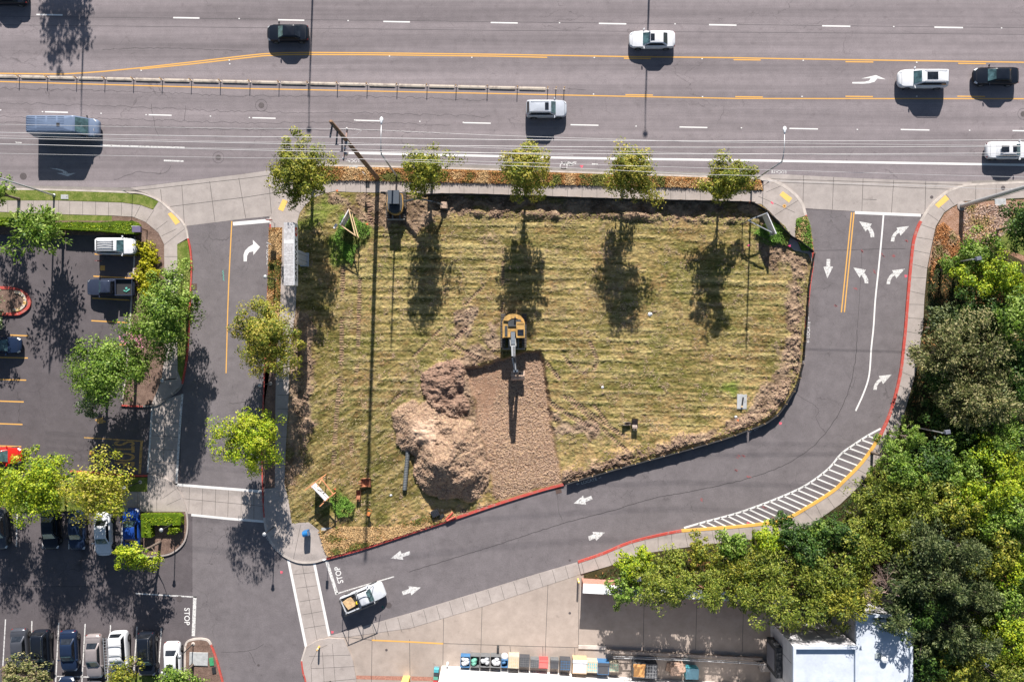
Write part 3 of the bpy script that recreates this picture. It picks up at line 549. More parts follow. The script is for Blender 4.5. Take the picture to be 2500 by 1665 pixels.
# masks ------------------------------------------------------------
px_,py_=PX,PY
soilm=np.zeros_like(X)
def reg(poly,soft=.5,namp=1.6):
    pw=W2(poly); d_=dline(X,Y,pw+[pw[0]]); s_=np.where(inpoly(X,Y,pw),d_,-d_)+(fbm(X,Y,1.5,33,4)-.5)*namp*2
    return sstep(-soft,soft,s_)
for poly in ([(860,466),(1860,492),(1900,560),(1850,552),(1790,520),(1700,535),(1560,524),(1400,528),(1200,520),(1060,522),(1040,560),(930,560),(900,520),(870,500)],
             [(705,755),(745,760),(768,800),(765,1000),(745,1110),(735,1150),(700,1180),(700,1000),(705,860)],
             [(1375,1180),(1520,1135),(1700,1080),(1850,1025),(1920,960),(1950,880),(1955,700),(1975,625),(1900,600),(1850,600),(1862,650),(1915,640),(1930,760),(1900,880),(1860,960),(1780,1030),(1640,1080),(1500,1118),(1385,1150)],
             [(1105,880),(1190,855),(1210,880),(1140,900),(1120,935),(1060,930),(1080,900)],[(1110,900),(1150,900),(1175,1000),(1205,1090),(1205,1215),(1165,1200),(1150,1100),(1125,1010),(1100,960)],[(1020,1000),(1060,980),(1110,990),(1060,1020)],
             [(1340,1000),(1400,1030),(1450,1040),(1440,1065),(1375,1070),(1350,1040)],[(1110,800),(1130,770),(1165,755),(1150,790),(1128,830)],[(1165,850),(1210,850),(1215,880),(1150,890)],
             [(800,470),(860,470),(870,505),(1000,560),(960,580),(900,540),(850,520)],[(1180,760),(1220,790),(1215,850),(1190,850)],[(770,1330),(1000,1290),(1200,1225),(1200,1240),(1000,1305),(810,1362)]):
    soilm=np.maximum(soilm,reg(poly))
patch=sstep(.56,.66,fbm(X,Y,2.6,55,5)); softsoil=.6*patch*sstep(.45,.6,nb)
pitw=W2(PIT); pd=dline(X,Y,pitw+[pitw[0]]); pin=inpoly(X,Y,pitw); psd=np.where(pin,pd,-pd)+(n2-.5)*.45+(n1-.5)*.5
pitm=sstep(-.15,.4,psd)
# mounds
def blob(cx_,cy_,rx,ry,rot=0,pw=1.0):
    a=R(rot); u=((PX-cx_)*math.cos(a)+(PY-cy_)*math.sin(a))/rx; v=(-(PX-cx_)*math.sin(a)+(PY-cy_)*math.cos(a))/ry
    r_=np.sqrt(u*u+v*v)+(fbm(X,Y,2.6,71,4)-.5)*.65; return np.clip(1-r_-(fbm(X,Y,.9,72,3)-.5)*.16,0,1)**pw
mA=blob(1045,1058,92,72,20,.75)*1.9; mB=blob(1092,1118,92,92,40,.8)*3.0; mC=blob(1145,1160,60,60,0,.9)*1.3
mE=reg([(1040,1010),(1110,1000),(1170,1040),(1185,1130),(1195,1210),(1150,1215),(1120,1100)],.8,1.2)
mD=np.maximum(blob(1085,935,52,62,-10,.6)*1.15,blob(1110,985,34,30,0,.7)*.9)
grav=np.maximum(np.sqrt(mA**2+mB**2+mC**2+.5*mA*mB),mE*.12)
gcore=sstep(.0,.25,grav+.3*(n2-.5)); dcore=sstep(0,.12,mD)
# track marks
def track(pts,wpx,per,seed):
    pw=W2(pts); d_=dline(X,Y,pw); m=sstep(wpx/2/S+.08,wpx/2/S-.08,d_)
    a=pts[0];b_=pts[-1]; L=math.dist(a,b_); t=((PX-a[0])*(b_[0]-a[0])+(PY-a[1])*(b_[1]-a[1]))/L
    brk=sstep(.36,.5,fbm(X,Y,2.2,seed,3)); return m*brk,(.5+.5*np.sin(t/per*2*PI))
trk=np.zeros_like(X); rung=np.zeros_like(X)
for i,(p_,w_) in enumerate((([(838,650),(836,760),(834,900),(822,1010),(815,1130)],11),([(879,685),(876,800),(873,900),(862,1000),(858,1130)],10),([(1228,640),(1226,700),(1224,760)],9),([(1378,968),(1440,1020),(1530,1100)],9),([(1330,880),(1365,925)],9),([(1375,870),(1420,925)],9),([(1440,835),(1458,880),(1432,960)],9),([(1095,845),(1150,790),(1160,755)],10),([(1345,985),(1400,1020),(1458,1052)],12),([(1390,970),(1470,1030),(1520,1062)],9),([(1110,845),(1170,875)],9),([(1100,830),(960,980)],8),([(1180,700),(1010,870)],7),([(1450,990),(1520,1080)],8),([(900,500),(905,545)],12))):
    m,r_=track(p_,w_,6.0,80+i); trk=np.maximum(trk,m); rung=np.where(m>.3,r_,rung)
track_soft=trk
# height -----------------------------------------------------------
H=.14+.10*(n1-.5)+.05*(nb-.5)
tuft=vnoise(X,Y,.19,151)*.6+vnoise(X*.7,Y*1.3,.33,152)*.4
H+=rowmask*(windrow*.05-.02)*(1-soilm)+.05*(streak-.5)+.05*(streak2-.5)+.10*(tuft-.5)+ (n3-.5)*.07 + (n2-.5)*.06
H+=soilm*((n2-.5)*.22+np.clip(.34-Wd2,0,1)*.18*(Wid2>.5)+ (n3-.5)*.10)
berm=sstep(2.0,.8,ed+2.2*(fbm(X,Y,2.6,121,4)-.42))*sstep(.15,.5,ed)*sstep(1300,1420,PX)*sstep(640,700,PY); H+=berm*(.30*n2+.14*np.clip(.5-Wd2,0,1)+.1*n3)
nberm=np.exp(-((PY-(522+(PX-1200)*.02))/9)**2)*sstep(1090,1180,PX)*sstep(1850,1790,PX); H+=nberm*(.45*n2+.1)*sstep(.4,.6,fbm(X,Y,2.0,91,3))
wberm=np.exp(-((PX-(752-(PY-800)*.03))/8)**2)*sstep(760,800,PY)*sstep(1130,1080,PY); H+=wberm*(.5*n2)
trench=np.exp(-((PX-715)/7)**2)*sstep(960,1010,PY)*sstep(1150,1120,PY); H-=trench*.12
H-=trk*(.03+.09*rung)
depth=.72*sstep(1190,940,PY)+.02
H=H*(1-pitm)+pitm*(.12-depth*1.0+.06*(n1-.5))
stones=np.clip(.55-Wd,0,1)*(.04+.15*Wid)
stonem=pitm*sstep(0,.5,psd)*(1-.8*reg([(1140,905),(1215,885),(1235,940),(1190,1020),(1160,985)],.5,.8))
H+=stones*stonem
H+=grav+gcore*(stones*1.0*(1-sstep(1.15,1.7,mA)*.9)+(n2-.5)*.16)+gcore*np.clip(.45-Wd2,0,1)*.10*(Wid2>.7)
H+=mD+dcore*((n2-.5)*.5+(fbm(X*.5,Y*1.6,.7,131,4)-.5)*.4+np.clip(.4-Wd2,0,1)*.12)
H=np.where(ed<.12,np.minimum(H,.13),H)
fall=sstep(0,.35,ed); H=H*fall+.12*(1-fall)
# colour, with shade between the grass tufts painted in ----------------------------------------------
def col(*c): return np.array(c).reshape(1,1,3)
def lerp(a,b_,t): return a*(1-t[...,None])+b_*t[...,None]
G=lerp(col(.205,.170,.062),col(.345,.262,.118),sstep(.3,.7,fbm(X,Y,1.4,61,5)))
G=lerp(G,col(.43,.335,.165),.8*sstep(.5,.68,streak))
G=lerp(G,col(.13,.118,.035),.75*sstep(.5,.34,streak))
G=lerp(G,col(.30,.18,.095),.5*sstep(.52,.66,fbm(X,Y,2.0,63,4)))
G=lerp(G,col(.12,.145,.026),.6*sstep(.55,.7,fbm(X,Y,2.6,64,5))*(.5+.5*sstep(.4,.6,n2)))
G=lerp(G,col(.50,.42,.22),.5*rowmask*windrow+.35*sstep(.58,.7,streak2))
G=lerp(G,col(.075,.07,.025),.55*sstep(.42,.3,streak2))
G=G*(.50+.52*tuft[...,None])*col(1.03,1.0,.87)*(.9+.16*(1-swm[...,None]))  # low spots between tufts darkened, shade put into the colour
gl=np.maximum(np.maximum(reg([(810,580),(830,520),(880,525),(905,560),(890,590),(860,600),(850,640),(820,640)],.5,1),reg([(1830,560),(1880,540),(1925,575),(1910,610),(1870,600)],.5,.8)),np.maximum(reg([(800,1200),(820,1190),(870,1230),(865,1255),(825,1262),(803,1240)],.5,1),reg([(720,560),(735,525),(790,475),(820,470),(870,480),(820,520),(760,560)],.6,1.2)*.6))
gl=np.maximum(gl,reg([(1760,935),(1800,930),(1802,960),(1760,950)],.4,1)*.8)
G=lerp(G,col(.12,.21,.025),.8*gl)
south=sstep(1235,1290,PY+(PX-900)*.33)*sstep(690,700,PX); G=lerp(G,col(.46,.31,.14),.75*south*sstep(.3,.6,n2))
So=lerp(col(.135,.092,.058),col(.30,.215,.145),sstep(.3,.7,n2)); So=lerp(So,col(.36,.27,.185),.5*sstep(.55,.7,n1))
dirtf=np.maximum(soilm*sstep(.30,.62,n2*.5+n3*.25+soilm*.35),softsoil*sstep(.4,.6,n3)); Cc=lerp(G,So,np.clip(dirtf,0,1)); Cc=lerp(Cc,So*1.0,np.clip(berm*.55*sstep(.35,.6,n2),0,1)); Cc=lerp(Cc,So*.9,np.clip(np.maximum(nberm*sstep(.42,.56,fbm(X,Y,2.0,91,3)),wberm),0,1))
Cc=lerp(Cc,col(.24,.155,.115),np.clip(trk*(.45+.5*rung),0,1))
st_c=lerp(col(.26,.175,.11),col(.46,.335,.215),np.clip(Wid,0,1)); st_c=lerp(st_c,col(.17,.10,.07),sstep(.42,.75,Wd))
Pc=lerp(col(.32,.205,.14),lerp(st_c,col(.36,.24,.165),.55*sstep(.4,.65,n1)),np.clip(stonem,0,1)); Pc=Pc*(.85+.3*fbm(X,Y,2.2,141,3)[...,None]); Pc=Pc*col(.86,.82,.80); Cc=lerp(Cc,Pc,pitm)
Gc=lerp(lerp(col(.24,.155,.11),st_c,.7+0*X),col(.50,.35,.25),sstep(.9,1.5,mA)); Cc=lerp(Cc,Gc,gcore)
Cc=lerp(Cc,lerp(col(.17,.105,.075),col(.31,.205,.15),n2),dcore)
Cc=Cc*(.82+.36*n3[...,None])*(.93+.14*vnoise(X,Y,.12,44)[...,None])
# build
ny,nx=X.shape; idx=-np.ones((ny,nx),int); cell=inside[:-1,:-1]|inside[1:,:-1]|inside[:-1,1:]|inside[1:,1:]
use=np.zeros((ny,nx),bool); use[:-1,:-1]|=cell;use[1:,:-1]|=cell;use[:-1,1:]|=cell;use[1:,1:]|=cell
idx[use]=np.arange(use.sum()); H=np.where(inside,H,.06)
V=np.stack([X[use],Y[use],H[use]],1); a=idx[:-1,:-1][cell];b_=idx[:-1,1:][cell];c=idx[1:,1:][cell];d_=idx[1:,:-1][cell]
F=np.stack([a,b_,c,d_],1)
def fastmesh(name,V,F,mats,colr=None,parent=None,smooth=False,mi=None):
    me=bpy.data.meshes.new(name); nv=len(V);nf,k=F.shape
    me.vertices.add(nv); me.vertices.foreach_set('co',V.astype(np.float32).ravel())
    me.loops.add(nf*k); me.loops.foreach_set('vertex_index',F.astype(np.int32).ravel())
    me.polygons.add(nf); me.polygons.foreach_set('loop_start',np.arange(0,nf*k,k,dtype=np.int32)); me.polygons.foreach_set('loop_total',np.full(nf,k,np.int32))
    for m in (mats if isinstance(mats,(list,tuple)) else [mats]): me.materials.append(m)
    if mi is not None: me.polygons.foreach_set('material_index',mi.astype(np.int32))
    me.polygons.foreach_set('use_smooth',np.full(nf,smooth))
    me.update(calc_edges=True)
    if colr is not None:
        at=me.color_attributes.new('Col','FLOAT_COLOR','POINT'); at.data.foreach_set('color',np.concatenate([colr,np.ones((nv,1))],1).astype(np.float32).ravel())
    me.validate(); o=bpy.data.objects.new(name,me); C.objects.link(o)
    if parent: o.parent=parent
    return o
m,n,b=newmat('lot_soil_and_grass'); at=n.nodes.new('ShaderNodeVertexColor'); at.layer_name='Col'; v=coord(n); f=noise(n,v,14,3,.8); f2=noise(n,coord(n,(1.5,9,1)),1.6,4,.7)
cc=mix(n,1.0,at.outputs[0],ramp(n,f,[(.25,(.55,.55,.55)),(.75,(1.4,1.4,1.4))]),'MULTIPLY'); n.links.new(mix(n,.5,cc,ramp(n,f2,[(.35,(.6,.6,.6)),(.65,(1.35,1.35,1.35))]),'MULTIPLY'),b.inputs['Base Color'])
b.inputs['Roughness'].default_value=.95; b.inputs['Specular IOR Level'].default_value=.1; bump(n,b,f,.7,.06); M['lot']=m
tag(fastmesh('terrain',V,F,m,np.clip(Cc[use],0,1)),kind='structure')
def hz(px,py):                                  # terrain height at a photo px
    wx,wy=(px-CX)/S,(CY-py)/S; i=int(round((wx-xs_[0])/g)); j=int(round((wy-ys_[0])/g))
    if 0<=i<nx and 0<=j<ny and inside[j,i]: return float(H[j,i])
    return .14
# loose mown straw and clods: uncountable
def quads(Pt,dir_,nor,ln,wd):
    side=np.cross(nor,dir_); side/=np.linalg.norm(side,axis=1,keepdims=True)+1e-9
    a=dir_*ln[:,None]/2; b_=side*wd[:,None]/2
    V=np.stack([Pt-a-b_,Pt+a-b_,Pt+a+b_,Pt-a+b_],1).reshape(-1,3); F=np.arange(len(V)).reshape(-1,4); return V,F
rg=np.random.default_rng(5)
N=110000; jx=rg.integers(0,nx,N); jy=rg.integers(0,ny,N); ok=inside[jy,jx]&(soilm[jy,jx]<.5)&(pitm[jy,jx]<.1)&(grav[jy,jx]<.03)&(mD[jy,jx]<.03)&(rg.random(N)<(.35+.65*windrow[jy,jx]*rowmask[jy,jx]))
jx=jx[ok];jy=jy[ok];N=len(jx); Pt=np.stack([X[jy,jx],Y[jy,jx],H[jy,jx]+.03],1)+rg.normal(0,.03,(N,3))*[1,1,.3]
an=np.where(rg.random(N)<.8,rg.normal(0,.35,N)+swm[jy,jx]*ua,rg.uniform(0,PI,N)); tl=rg.normal(0,.25,N)
dr=np.stack([np.cos(an)*np.cos(tl),np.sin(an)*np.cos(tl),np.sin(tl)],1); no=np.stack([rg.normal(0,.25,N),rg.normal(.15,.3,N),np.ones(N)],1)
V,F=quads(Pt,dr,no,rg.uniform(.12,.32,N),rg.uniform(.015,.04,N))
m1=paint('straw_pale',(.40,.33,.17),.9,var=.2); m2=paint('straw_green',(.27,.25,.085),.9,var=.3); m3=paint('grass_dark',(.13,.145,.03),.9,var=.3)
glv=gl[jy,jx]+.5*(fbm(X,Y,3.2,64,4)[jy,jx]>.58); u=rg.random(N); mi=np.where(glv>.4,np.where(u<.7,2,1),np.where(u<.42,0,np.where(u<.82,1,2)))
tag(fastmesh('mown_grass',V,F,[m1,m2,m3],mi=mi),'loose mown grass and straw lying over the lot','grass',kind='stuff')
# stones and clods
def rocks(name,cx_,cy_,r_,mat,label,seed):
    rg=np.random.default_rng(seed); base=np.array([(1,0,-.2),(-1,0,-.2),(0,1,-.2),(0,-1,-.2),(.1,.05,.8),(0,0,-.6)],float); fc=[(0,2,4),(2,1,4),(1,3,4),(3,0,4),(2,0,5),(1,2,5),(3,1,5),(0,3,5)]
    n_=len(cx_); V=base[None]*(r_[:,None,None])*rg.uniform(.7,1.25,(n_,6,3)); a=rg.uniform(0,2*PI,n_); ca,sa=np.cos(a)[:,None],np.sin(a)[:,None]
    V=np.stack([V[...,0]*ca-V[...,1]*sa,V[...,0]*sa+V[...,1]*ca,V[...,2]],2)+np.stack([cx_,cy_[0],cy_[1]],1)[:,None,:]
    F=(np.array(fc)[None]+6*np.arange(n_)[:,None,None]).reshape(-1,3); o=fastmesh(name,V.reshape(-1,3),F,mat); return tag(o,label,'stones' if 'stone' in name else 'soil clods',kind='stuff')
def scat(mask,N,seed):
    rg=np.random.default_rng(seed); p_=mask*inside; p_=(p_/p_.sum()).ravel(); k=rg.choice(p_.size,N,p=p_); j,i=np.unravel_index(k,X.shape); return X[j,i]+rg.normal(0,.04,N),Y[j,i]+rg.normal(0,.04,N),H[j,i]
M['stone']=paint('stone',(.40,.28,.20),.9,var=.35,vs=9); M['clod']=paint('clod',(.25,.165,.12),.95,var=.35,vs=6)
cx_,cy_,cz_=scat(stonem+1.2*gcore*(1-sstep(1.1,1.5,mA)),30000,1); rocks('gravel_stones',cx_,(cy_,cz_+.02),rg.uniform(.02,.075,len(cx_)),M['stone'],'small brown stones covering the dug pit and spoil heap',2)
cx_,cy_,cz_=scat(np.clip(berm+nberm+wberm+dcore*.8+soilm*.25,0,1),9000,3); rocks('soil_clods',cx_,(cy_,cz_+.02),rg.uniform(.03,.10,len(cx_))*rg.uniform(.5,1.4,len(cx_)),M['clod'],'brown soil clods along the lot edges and spoil pile',4)
# lawn tufts on the dry verge and bush beds
def tufts(poly,N,z,mats,wts,seed,ln=(.15,.4),label='',nm='dry_grass',h=.12):
    pw=W2(poly); rg=np.random.default_rng(seed); xa=[p[0] for p in pw]; ya=[p[1] for p in pw]
    x=rg.uniform(min(xa),max(xa),N*3); y=rg.uniform(min(ya),max(ya),N*3); k=inpoly(x,y,pw); x=x[k][:N]; y=y[k][:N]; n_=len(x)
    a=rg.uniform(0,2*PI,n_); t=rg.uniform(.1,1.1,n_); dr=np.stack([np.cos(a)*np.cos(t),np.sin(a)*np.cos(t),np.sin(t)],1); no=np.stack([rg.normal(0,.4,n_),rg.normal(.1,.4,n_),np.ones(n_)],1)
    V,F=quads(np.stack([x,y,z+rg.uniform(0,h,n_)],1),dr,no,rg.uniform(*ln,n_)*.8,rg.uniform(.02,.05,n_)); fq=fbm(x,y,1.6,seed+200,4)+.22*(rg.random(n_)-.5); cs=np.cumsum(wts); qs=np.quantile(fq,np.clip(cs[:-1],0,1)); mi=np.searchsorted(qs,fq)
    tag(fastmesh(nm,V,F,mats,mi=mi),label,'grass',kind='stuff')
d1=paint('dead_straw',(.55,.37,.18),.9,var=.25); d2=paint('rust_grass',(.38,.18,.06),.9,var=.3); d3=paint('olive_grass',(.14,.15,.03),.9,var=.3); d4=paint('fresh_grass',(.13,.25,.03),.9,var=.3); d5=paint('dark_blade',(.06,.11,.015),.9)
tufts([(722,412),(800,409),(1200,419),(1800,439),(1856,443),(1860,464),(1500,455),(1200,449),(820,441),(722,449)],30000,.16,[d1,d2,d3],[.3,.4,.3],1,label='rust and straw coloured dry grass in the roadside verge',h=.2)
tufts([(659,558),(689,558),(687,640),(684,742),(676,860),(650,860),(655,700)],9000,.16,[d1,d2,d3],[.4,.3,.3],2,label='dry grass strip beside the red kerb under the pylon sign')
tufts([(779,1296),(790,1332),(800,1358),(883,1336),(1000,1298),(1115,1261),(1100,1240),(960,1285),(830,1285)],16000,.17,[d1,d2,d3],[.7,.1,.2],3,label='bleached straw along the red kerb at the lot corner')
tufts([(1943,537),(1966,530),(1975,560),(1980,611),(1957,612),(1941,576)],3500,.2,[d4,d3,d1],[.55,.25,.2],4,label='green grass tuft strip beside the red kerb at the right drive',h=.4,nm='tall_grass',ln=(.2,.5))
tufts([(1840,570),(1875,540),(1915,560),(1927,575),(1918,600),(1880,590)],3800,.2,[d4,d5,d3],[.6,.2,.2],5,label='lush grass around the posts of the right hand sign',h=.35,nm='tall_grass',ln=(.2,.5))
tufts([(815,590),(835,530),(855,525),(900,555),(905,570),(870,610),(860,650)],3200,.2,[d4,d5,d3],[.6,.2,.2],6,label='lush grass around the posts of the left hand sign',h=.3,nm='tall_grass',ln=(.2,.5))
tufts([(806,1215),(820,1192),(868,1232),(862,1256),(828,1262)],2600,.2,[d4,d3],[.7,.3],7,label='leafy green weeds beside the lower wooden sign',h=.35,nm='weeds',ln=(.15,.4))
tufts([(2285,555),(2300,545),(2345,590),(2330,650),(2280,640),(2266,690),(2275,605)],4000,.16,[paint('copper_fern',(.42,.19,.07),.9,var=.3),paint('tan_fern',(.45,.3,.18),.9),d3],[.6,.3,.1],8,label='copper coloured dried fern patch beside the right pavement',h=.4,nm='dry_fern',ln=(.2,.6))
tufts([(2350,500),(2465,500),(2465,560),(2410,600),(2350,600)],3500,.16,[paint('pink_straw',(.5,.37,.3),.9,var=.3),d1,d3],[.6,.3,.1],9,label='tan straw litter under the steel pole',h=.1)
# ================================================================ TREES, HEDGES, SHRUBS
def leafm(name,c,var=.3,trans=.3):
    m,n,b=newmat(name); v=coord(n); f=noise(n,v,1.1,4,.7)
    colr=ramp(n,f,[(.3,tuple(x*(1-var) for x in c)),(.55,c),(.75,(c[0]*(1+var*1.3),c[1]*(1+var),c[2]))])
    n.links.new(colr,b.inputs['Base Color']); b.inputs['Roughness'].default_value=.55; b.inputs['Specular IOR Level'].default_value=.3
    tr=n.nodes.new('ShaderNodeBsdfTranslucent'); n.links.new(colr,tr.inputs[0]); ms=n.nodes.new('ShaderNodeMixShader'); ms.inputs[0].default_value=trans
    out=n.nodes['Material Output']; n.links.new(b.outputs[0],ms.inputs[1]); n.links.new(tr.outputs[0],ms.inputs[2]); n.links.new(ms.outputs[0],out.inputs[0]); return m
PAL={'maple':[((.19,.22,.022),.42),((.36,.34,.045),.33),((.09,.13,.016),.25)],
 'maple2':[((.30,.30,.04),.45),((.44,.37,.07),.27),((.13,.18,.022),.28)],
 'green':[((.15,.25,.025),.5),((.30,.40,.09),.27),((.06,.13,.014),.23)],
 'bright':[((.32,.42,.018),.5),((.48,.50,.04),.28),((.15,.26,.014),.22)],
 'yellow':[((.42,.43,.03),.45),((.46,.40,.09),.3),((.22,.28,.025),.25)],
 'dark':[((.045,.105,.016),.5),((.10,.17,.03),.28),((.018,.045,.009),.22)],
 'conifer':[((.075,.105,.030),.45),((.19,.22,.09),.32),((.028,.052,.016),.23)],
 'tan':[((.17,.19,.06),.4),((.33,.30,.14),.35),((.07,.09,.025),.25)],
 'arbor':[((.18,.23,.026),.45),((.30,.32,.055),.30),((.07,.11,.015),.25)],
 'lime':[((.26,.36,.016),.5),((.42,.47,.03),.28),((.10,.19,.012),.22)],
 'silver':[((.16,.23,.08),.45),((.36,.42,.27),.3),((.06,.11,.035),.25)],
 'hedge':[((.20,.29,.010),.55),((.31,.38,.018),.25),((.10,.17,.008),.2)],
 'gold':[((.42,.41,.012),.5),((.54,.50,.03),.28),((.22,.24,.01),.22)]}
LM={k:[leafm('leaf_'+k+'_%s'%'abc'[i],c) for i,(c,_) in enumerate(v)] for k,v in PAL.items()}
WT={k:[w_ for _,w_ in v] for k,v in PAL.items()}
M['bark']=paint('bark',(.13,.10,.08),.95,var=.4,vs=5)
def norm(a): return a/(np.linalg.norm(a,axis=1,keepdims=True)+1e-9)
def crownmesh(seed,rh,rv,lobes,dens,leaf,aspect,mode):
    rg=np.random.default_rng(seed)
    # lobes on an uneven envelope
    u=norm(rg.normal(0,1,(lobes,3))); rr=rg.uniform(.28,.78,lobes)[:,None]; lobes_n=lobes; u[:3]=[[0,0,1],[.3,.1,.95],[-.2,-.3,.6]]
    ang=np.arctan2(u[:,1],u[:,0]); env=1+.22*np.sin(2*ang+rg.uniform(0,6))+.14*np.sin(3*ang+rg.uniform(0,6))
    Lc=u*rr*np.stack([rh*env,rh*env,np.full(lobes,rv)],1)
    if mode=='cone': Lc[:,2]=rg.uniform(-rv,rv*.95,lobes); k=(rv-Lc[:,2])/(2*rv); a=rg.uniform(0,2*PI,lobes); q=rh*k*rg.uniform(.4,.95,lobes); Lc[:,0]=q*np.cos(a); Lc[:,1]=q*np.sin(a)
    Lr=rg.uniform(.24,.42,lobes)*rh*(1.0 if mode!='cone' else .8)
    L0,R0=Lc,Lr; ns=5; dv=norm(rg.normal(0,1,(lobes*ns,3))+[0,0,.25]); Lc=np.repeat(L0,ns,0)+dv*np.repeat(R0,ns)[:,None]*np.array([.85,.85,.6]); Lr=np.repeat(R0,ns)*rg.uniform(.34,.62,lobes*ns); lobes=lobes*ns
    per=int(dens*rh*rh*(1+.4*rv/rh)*330/lobes/ (leaf/.25)**1.4)
    C0=np.repeat(Lc,per,0); r0=np.repeat(Lr,per)
    dd=norm(rg.normal(0,1,(len(C0),3))); rad=r0*rg.uniform(.6,1.1,len(C0))
    Pn=C0+dd*rad[:,None]*np.array([1,1,.62])
    if mode=='weep': Pn[:,2]-=rg.exponential(.5,len(Pn))*(rg.random(len(Pn))<.35)
    nrm=norm(dd*.8+norm(Pn+1e-6)*.5+rg.normal(0,.45,dd.shape)+np.array([0,0,.35]))
    t=norm(np.cross(nrm,rg.normal(0,1,nrm.shape)))
    if mode in('cone','weep','spray'): 
        out=norm(Pn*np.array([1,1,.2])+1e-6); t=norm(out+rg.normal(0,.45,out.shape)+np.array([0,0,-.25])); 
        sd_=norm(np.cross(t,nrm)); nrm=norm(np.cross(sd_,t))
    ln=leaf*rg.uniform(.65,1.35,len(Pn)); side=norm(np.cross(nrm,t)); a=t*ln[:,None]*.5; b_=side*(ln/aspect)[:,None]*.5
    V=np.stack([Pn-a,Pn-a*.1+b_,Pn+a,Pn-a*.1-b_],1).reshape(-1,3)     # pointed leaf sprays
    F=np.arange(len(V)).reshape(-1,4); lobe_t=np.repeat(rg.random(lobes),per)
    return V,F,Lc,Lr,lobe_t,rg
def tree(label,cat,bx,by,hc,rh,rv,pal,seed,lobes=26,dens=1.0,leaf=.20,aspect=1.5,mode='round',group=None,name='tree',zb=.14,trunk=.16,lean=(0,0),stretch=(1,1)):
    rh*=1.14; rv*=1.28
    loc=P(bx,by,zb); e=empty(name,loc,0,label,cat,group)
    V,F,Lc,Lr,lt,rg=crownmesh(seed,rh,rv,lobes,dens,leaf,aspect,mode)
    off=np.array([lean[0],lean[1],hc-zb]); V=V*np.array([stretch[0],stretch[1],1])+off; Lc=Lc*np.array([stretch[0],stretch[1],1])+off
    V[:,2]=np.maximum(V[:,2],.15)
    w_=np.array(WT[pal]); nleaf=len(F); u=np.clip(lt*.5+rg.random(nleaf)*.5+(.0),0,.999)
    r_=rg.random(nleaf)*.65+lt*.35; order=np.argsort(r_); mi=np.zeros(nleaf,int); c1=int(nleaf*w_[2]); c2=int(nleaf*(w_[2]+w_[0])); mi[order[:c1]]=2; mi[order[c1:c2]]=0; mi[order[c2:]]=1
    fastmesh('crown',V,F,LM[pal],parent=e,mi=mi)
    mb=MB(); top=Vector((off[0],off[1],hc-zb+rv*.25)); kn=Vector((off[0]*.2,off[1]*.2,max(.4,(hc-rv)*.85)))
    mb.tube([(0,0,-.05),(0,0,.25),kn,(kn+top)/2,top],[trunk*1.35,trunk,trunk*.8,trunk*.5,trunk*.15],8)
    for i in range(0,min(len(Lc),90),6):
        s0=kn.lerp(top,rg.uniform(0,.6)); q=Vector(Lc[i]); mid=s0.lerp(q,.5)+Vector((0,0,-.15)); mb.tube([s0,mid,q],[trunk*.38,trunk*.24,trunk*.08],5,False)
    mb.build('trunk',[M['bark']],e,True); return e
street='street trees along the north verge'
tree('broad olive green street tree left of the tall wooden utility pole','street tree',765,449,6.1,3.6,3.1,'maple',1,34,1.5,group=street,name='street_tree',trunk=.2)
tree('small thin-crowned street tree right of the slanting street light','street tree',1055,445,5.6,2.8,3.1,'maple',2,26,1.2,group=street,name='street_tree')
tree('upright street tree straight above the large excavator','street tree',1283,449,6.2,2.9,3.3,'maple2',3,30,1.5,group=street,name='street_tree')
tree('yellowish street tree just right of the painted bike symbol','street tree',1519,452,6.0,3.0,2.9,'maple2',4,30,1.4,group=street,name='street_tree')
tree('dense yellow-green street tree beside the curved street light at the right drive','street tree',1753,463,5.6,2.7,2.7,'maple',5,26,1.5,group=street,name='street_tree')
tree('large golden green tree overhanging the left drive below the pylon sign','tree',690,820,5.3,3.7,2.7,'maple2',6,38,1.8,trunk=.2)
tree('bright lime green tree on the strip between left drive and lot','tree',659,1062,5.4,3.4,2.7,'bright',7,32,1.4)
tree('big pale green tree hanging over the red kerb and grass strip left of the drive','tree',460,768,5.8,4.0,3.0,'green',8,44,1.7,leaf=.215,trunk=.22)
tree('full green tree at the corner of the parking island by the yellow arrow','tree',334,898,5.5,3.9,2.9,'green',9,42,1.7,leaf=.215,trunk=.2)
tree('loose grey green sapling at the lower left of the full green island tree','tree',262,972,2.8,1.9,1.5,'silver',10,16,.7,leaf=.215,stretch=(1.1,1))
tree('glossy dark green tree over the hedge behind the white car with roof rack','tree',155,578,5.0,3.0,2.5,'green',11,24,.8,leaf=.36,aspect=2.2,mode='weep')
tree('dark green tree cut by the left edge above the hedge','tree',48,487,4.6,1.9,2.2,'green',12,18,.9)
tree('greyish green shrub tree over the small red kerbed island','tree',4,760,2.9,2.1,1.7,'silver',13,20,.95)
tree('large bright lime tree covering the left end of the upper parking row','tree',165,1160,5.4,3.8,2.3,'lime',14,34,1.5,leaf=.215)
tree('sparse yellow tree with bare twigs over the white parked car','tree',284,1172,5.4,3.7,2.0,'yellow',15,30,.9,stretch=(1.18,.95))
tree('lime tree overhanging the far left edge beside the red car','tree',30,1160,5.0,3.0,2.4,'bright',16,26,1.1)
tree('small leaning lime tree below the clipped square hedge','tree',392,1322,4.2,2.2,1.8,'bright',17,18,1.0,lean=(-.9,-.35),stretch=(1.25,.85))
tree('olive bush tree at the bottom left corner over dark parked cars','tree',110,1612,3.6,2.2,1.5,'tan',18,20,1.0,lean=(-.6,-.2),stretch=(1.3,.9))
tree('olive green tree at the bottom edge under the white van with the ladder','tree',335,1612,3.4,1.9,1.4,'maple',19,18,.95)
